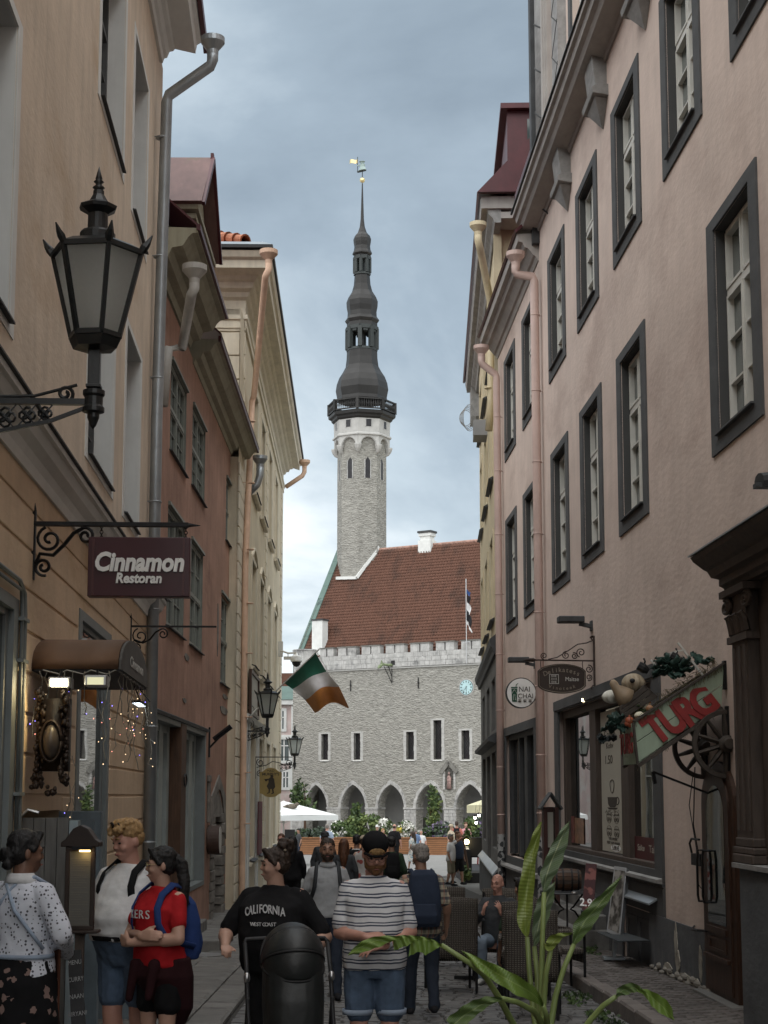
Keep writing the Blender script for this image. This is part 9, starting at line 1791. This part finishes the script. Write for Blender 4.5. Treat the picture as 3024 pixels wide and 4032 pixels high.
# --- people further away towards and on the square
BG = [('man in a dark shirt with receding hair facing the street by the left wall', 1107, 3279, 15, -10, 'pink', 'auburn', 'buzz', 1.08, ('black', .5, .86), ('pants', 'black', .09), {}),
  ('woman with long black hair and pink sleeve walking away by the left wall', 1152, 3289, 14, 175, 'tan', 'black', 'long', 1.0, ('black', 1.0, .84), ('pants', 'black', .09), dict(female=True)),
  ('man in a dark jacket and cap half hidden behind the man in the grey polo', 1279, 3274, 15, 8, 'tan', 'black', 'short', 1.05, ('darkgrey', 1.0, .84), ('pants', 'jeans', .09), dict(hat=('peak', 'darkgrey'))),
  ('white haired man in a pale blue shirt with dark straps by the planter', 1288, 3243, 31, 170, 'pink', 'grey', 'buzz', 1.1, ('lightblue', .5, .86), ('pants', 'khaki', .09), {}),
  ('woman with long auburn hair walking towards the square', 1354, 3300, 13, 180, 'fair', 'auburn', 'long', .95, ('darkgrey', 1.0, .84), ('pants', 'jeans', .09), dict(female=True)),
  ('dark haired man in a white T shirt carrying a black shoulder bag', 1405, 3285, 14, 170, 'tan', 'black', 'short', 1.0, ('white', .5, .86), ('pants', 'jeanslight', .09), {}),
  ('person in a cream cap and white dress with red print seen from behind', 1434, 3290, 13.5, 165, 'fair', 'brown', 'short', 1.0, ('dress2', .5, .80), ('skirt', 'dress2', .45), dict(female=True, hat=('peak', 'beige'))),
  ('man in a white baseball cap among the flowers', 1485, 3248, 38, 0, 'fair', 'brown', 'short', 1.0, ('khaki', .5, .86), ('pants', 'jeans', .09), dict(hat=('peak', 'white'))),
  ('woman in a pink top beside the white baseball cap', 1508, 3262, 36, 30, 'fair', 'blond', 'long', 1.0, ('pinkc', .5, .86), ('pants', 'jeans', .09), dict(female=True)),
  ('person in a dark green hooded jacket with a black rucksack walking away', 1541, 3293, 13, 185, 'tan', 'black', 'short', 1.05, ('green', 1.0, .84), ('pants', 'jeanslight', .09), {}),
  ('balding man in black standing before the middle planter', 1553, 3243, 31, 160, 'pink', 'brown', 'fringe', 1.12, ('black', .6, .82), ('pants', 'black', .09), {}),
  ('woman in a blue and white patterned dress walking across the square', 1625, 3272, 29, -120, 'tan', 'brown', 'long', 1.0, ('dress', .5, .80), ('skirt', 'dress', .40), dict(female=True, stride=.3)),
  ('grey haired man in a blue shirt behind the woman in the patterned dress', 1636, 3260, 33, 175, 'pink', 'grey', 'short', 1.0, ('blue', .5, .86), ('pants', 'khaki', .09), {}),
  ('man in a white shirt facing the street before the yellow flowers', 1658, 3266, 34, 0, 'pink', 'grey', 'buzz', 1.0, ('white', .5, .86), ('pants', 'khaki', .09), {}),
  ('man in a white T shirt and khaki shorts pointing with raised arm', 1774, 3282, 21.8, 75, 'tan', 'grey', 'short', 1.05, ('white', .5, .84), ('shorts', 'khaki', .50), dict(arms={1: A((.24, -.18, 1.50), (.08, -.42, 1.62)), -1: None}, stride=.1)),
  ('man in a navy T shirt and black shorts standing beside the pointing man', 1802, 3270, 22.3, 50, 'tan', 'auburn', 'buzz', 1.12, ('navy', .5, .84), ('shorts', 'black', .50), {}),
  ('woman in a straw hat before the lavender shrubs', 1776, 3245, 35, 60, 'fair', 'brown', 'short', 1.0, ('beige', .5, .86), ('pants', 'khaki', .09), dict(hat=('brim', 'beige'), female=True)),
  ('man with a dark rucksack on a coral shirt right of the straw hat', 1798, 3233, 36, 175, 'tan', 'brown', 'short', 1.05, ('coral', .5, .86), ('pants', 'jeans', .09), {}),
  ('woman in a rose coloured top at the edge of the purple flowers', 1834, 3236, 37, 10, 'fair', 'auburn', 'short', .98, ('pinkc', .5, .86), ('pants', 'jeans', .09), dict(female=True)),
  ('person crouched low behind the left end of the planter', 1176, 3262, 37, -60, 'tan', 'black', 'short', 1.0, ('darkgrey', .5, .86), ('pants', 'jeans', .09), {})]
for lb, px, py, D, fc, sk_, hr_, st_, b_, sh_, lw_, kw in BG: t = person(lb, px, py, D, fc, sk_, hr_, st_, b_, .02, sh_, lw_, kw.get('arms'), (0, 3), .017 if D < 16 else .024, stride=kw.get('stride', .2), female=kw.get('female', False), hat=kw.get('hat'))[0]; t['_D'] = D
for o in [o for o in bpy.data.objects if o.get('label', '').startswith(('dark haired man in a white T', 'person in a dark green hooded', 'man with a dark rucksack'))]: backpack(o, {'d': 'black bag on the back of the man in the white T shirt', 'p': 'black rucksack on the dark green hooded jacket', 'm': 'dark rucksack on the coral shirt'}[o['label'][0]], CL['black'])
# --- pram
sr = thing('pram', 'black folding pram with a big rounded hood pushed by the woman in the California shirt', 'pram', ID, (0, 0, 0)); c = at(1150, 3640, 4.75); gY = gz(c.y); sr['_b'] = [0, 0, 0]; sr.matrix_world = Matrix.Translation((c.x, c.y, gY)) @ Matrix.Rotation(math.radians(10), 4, 'Z'); zt_ = c.z - gY
BLK = mk('pramcloth', (.016, .018, .018), .5, var=.4, sc=9, bump=.4, bsc=6, bdist=.03, spec=.5); zc = zt_ - .24
for k, (a0, a1, sx_) in enumerate(((-.55, .45, 1.0), (.45, 1.15, 1.035), (1.15, 1.9, 1.0))):
 m = MB(); m.grid(lambda u, v: (lambda th, ph: (.19 * sx_ * math.cos(th), -.02 - .30 * math.sin(th) ** .8 * math.sin(ph), zc + .25 * sx_ * math.sin(th) ** .8 * math.cos(ph)))(.02 + (math.pi - .04) * u, a0 + (a1 - a0) * v), 22, 8); m.build('hood_panel', BLK, sr, smooth=True, solid=.012, loc=(0, 0, 0))
for ph in (-.55, .45, 1.15, 1.9): m = MB(); m.tube([(.196 * math.cos(th), -.02 - .306 * math.sin(th) ** .8 * math.sin(ph), zc + .256 * math.sin(th) ** .8 * math.cos(ph)) for th in [.02 + (math.pi - .04) * i / 20 for i in range(21)]], .009, 6); m.build('hood_rib', MT['black'], sr, smooth=True, loc=(0, 0, 0))
m = MB(); m.loft([(0, -.10, zc - .56, .15, .20), (0, -.10, zc - .48, .18, .25), (0, -.08, zc - .2, .19, .26), (0, -.04, zc + .02, .187, .24)], 22, 2.8); rem(m, 'seat_tub', BLK, sr, .014, 3)
for s in (-1, 1):
 m = MB(); m.tube([(s * .27, .30, zc + .10), (s * .27, .16, zc - .06), (s * .27, .05, zc - .30), (s * .26, -.30, .14)], .014, 8); m.build('frame_tube', MT['black'], sr, smooth=True, loc=(0, 0, 0)); m = MB(); m.tube([(s * .27, .06, zc - .22), (s * .27, .36, .14)], .014, 8); m.build('frame_tube', MT['black'], sr, smooth=True, loc=(0, 0, 0)); m = MB(); m.ell((s * .272, .13, zc - .10), (.022, .03, .035), 10, 7); m.build('hinge', MT['steel'], sr, smooth=True, loc=(0, 0, 0))
 for y_, r_ in ((-.34, .09), (.38, .12)):
  m = MB(); m.tube([(s * .27 - .02, y_, r_), (s * .27 + .02, y_, r_)], r_, 20); w_ = m.build('wheel', MT['black'], sr, loc=(0, 0, 0)); m = MB(); m.tube([(s * .27 - .024, y_, r_), (s * .27 + .024, y_, r_)], r_ * .5, 14); m.build('rim', MT['greytrim'], w_, loc=(0, 0, 0))
m = MB(); m.tube([(-.27, .30, zc + .10), (-.26, .34, zc + .12), (0, .36, zc + .13), (.26, .34, zc + .12), (.27, .30, zc + .10)], .017, 8); m.build('handlebar', MT['black'], sr, smooth=True, loc=(0, 0, 0))
m = MB(); m.box(-.16, .16, -.28, .2, .20, .34); m.build('basket', BLK, sr, bevel=.02, loc=(0, 0, 0)); m = MB(); m.box(-.06, -.01, -.375, -.37, .44, .53); m.build('care_label', CL['grey'], sr, loc=(0, 0, 0))
# ---------------------------------------------------------------- bake remeshed bodies and lettering to plain meshes
bpy.context.view_layer.update(); dg = bpy.context.evaluated_depsgraph_get()
new = [(o, bpy.data.meshes.new_from_object(o.evaluated_get(dg))) for o in PEND]
for o, me in new: o.modifiers.clear(); o.data = me; me.polygons.foreach_set('use_smooth', [True] * len(me.polygons))
for o in [o for o in bpy.data.objects if o.type == 'FONT']:
 me = bpy.data.meshes.new_from_object(o.evaluated_get(dg)); q = bpy.data.objects.new(o.name, me); COL.objects.link(q); q.parent = o.parent; q.matrix_basis = o.matrix_basis.copy(); nm = o.name; bpy.data.objects.remove(o); q.name = nm
for o in list(bpy.data.objects):
 for k in ('_b', '_HT', '_D'):
  if k in o: del o[k]
bpy.context.view_layer.update()
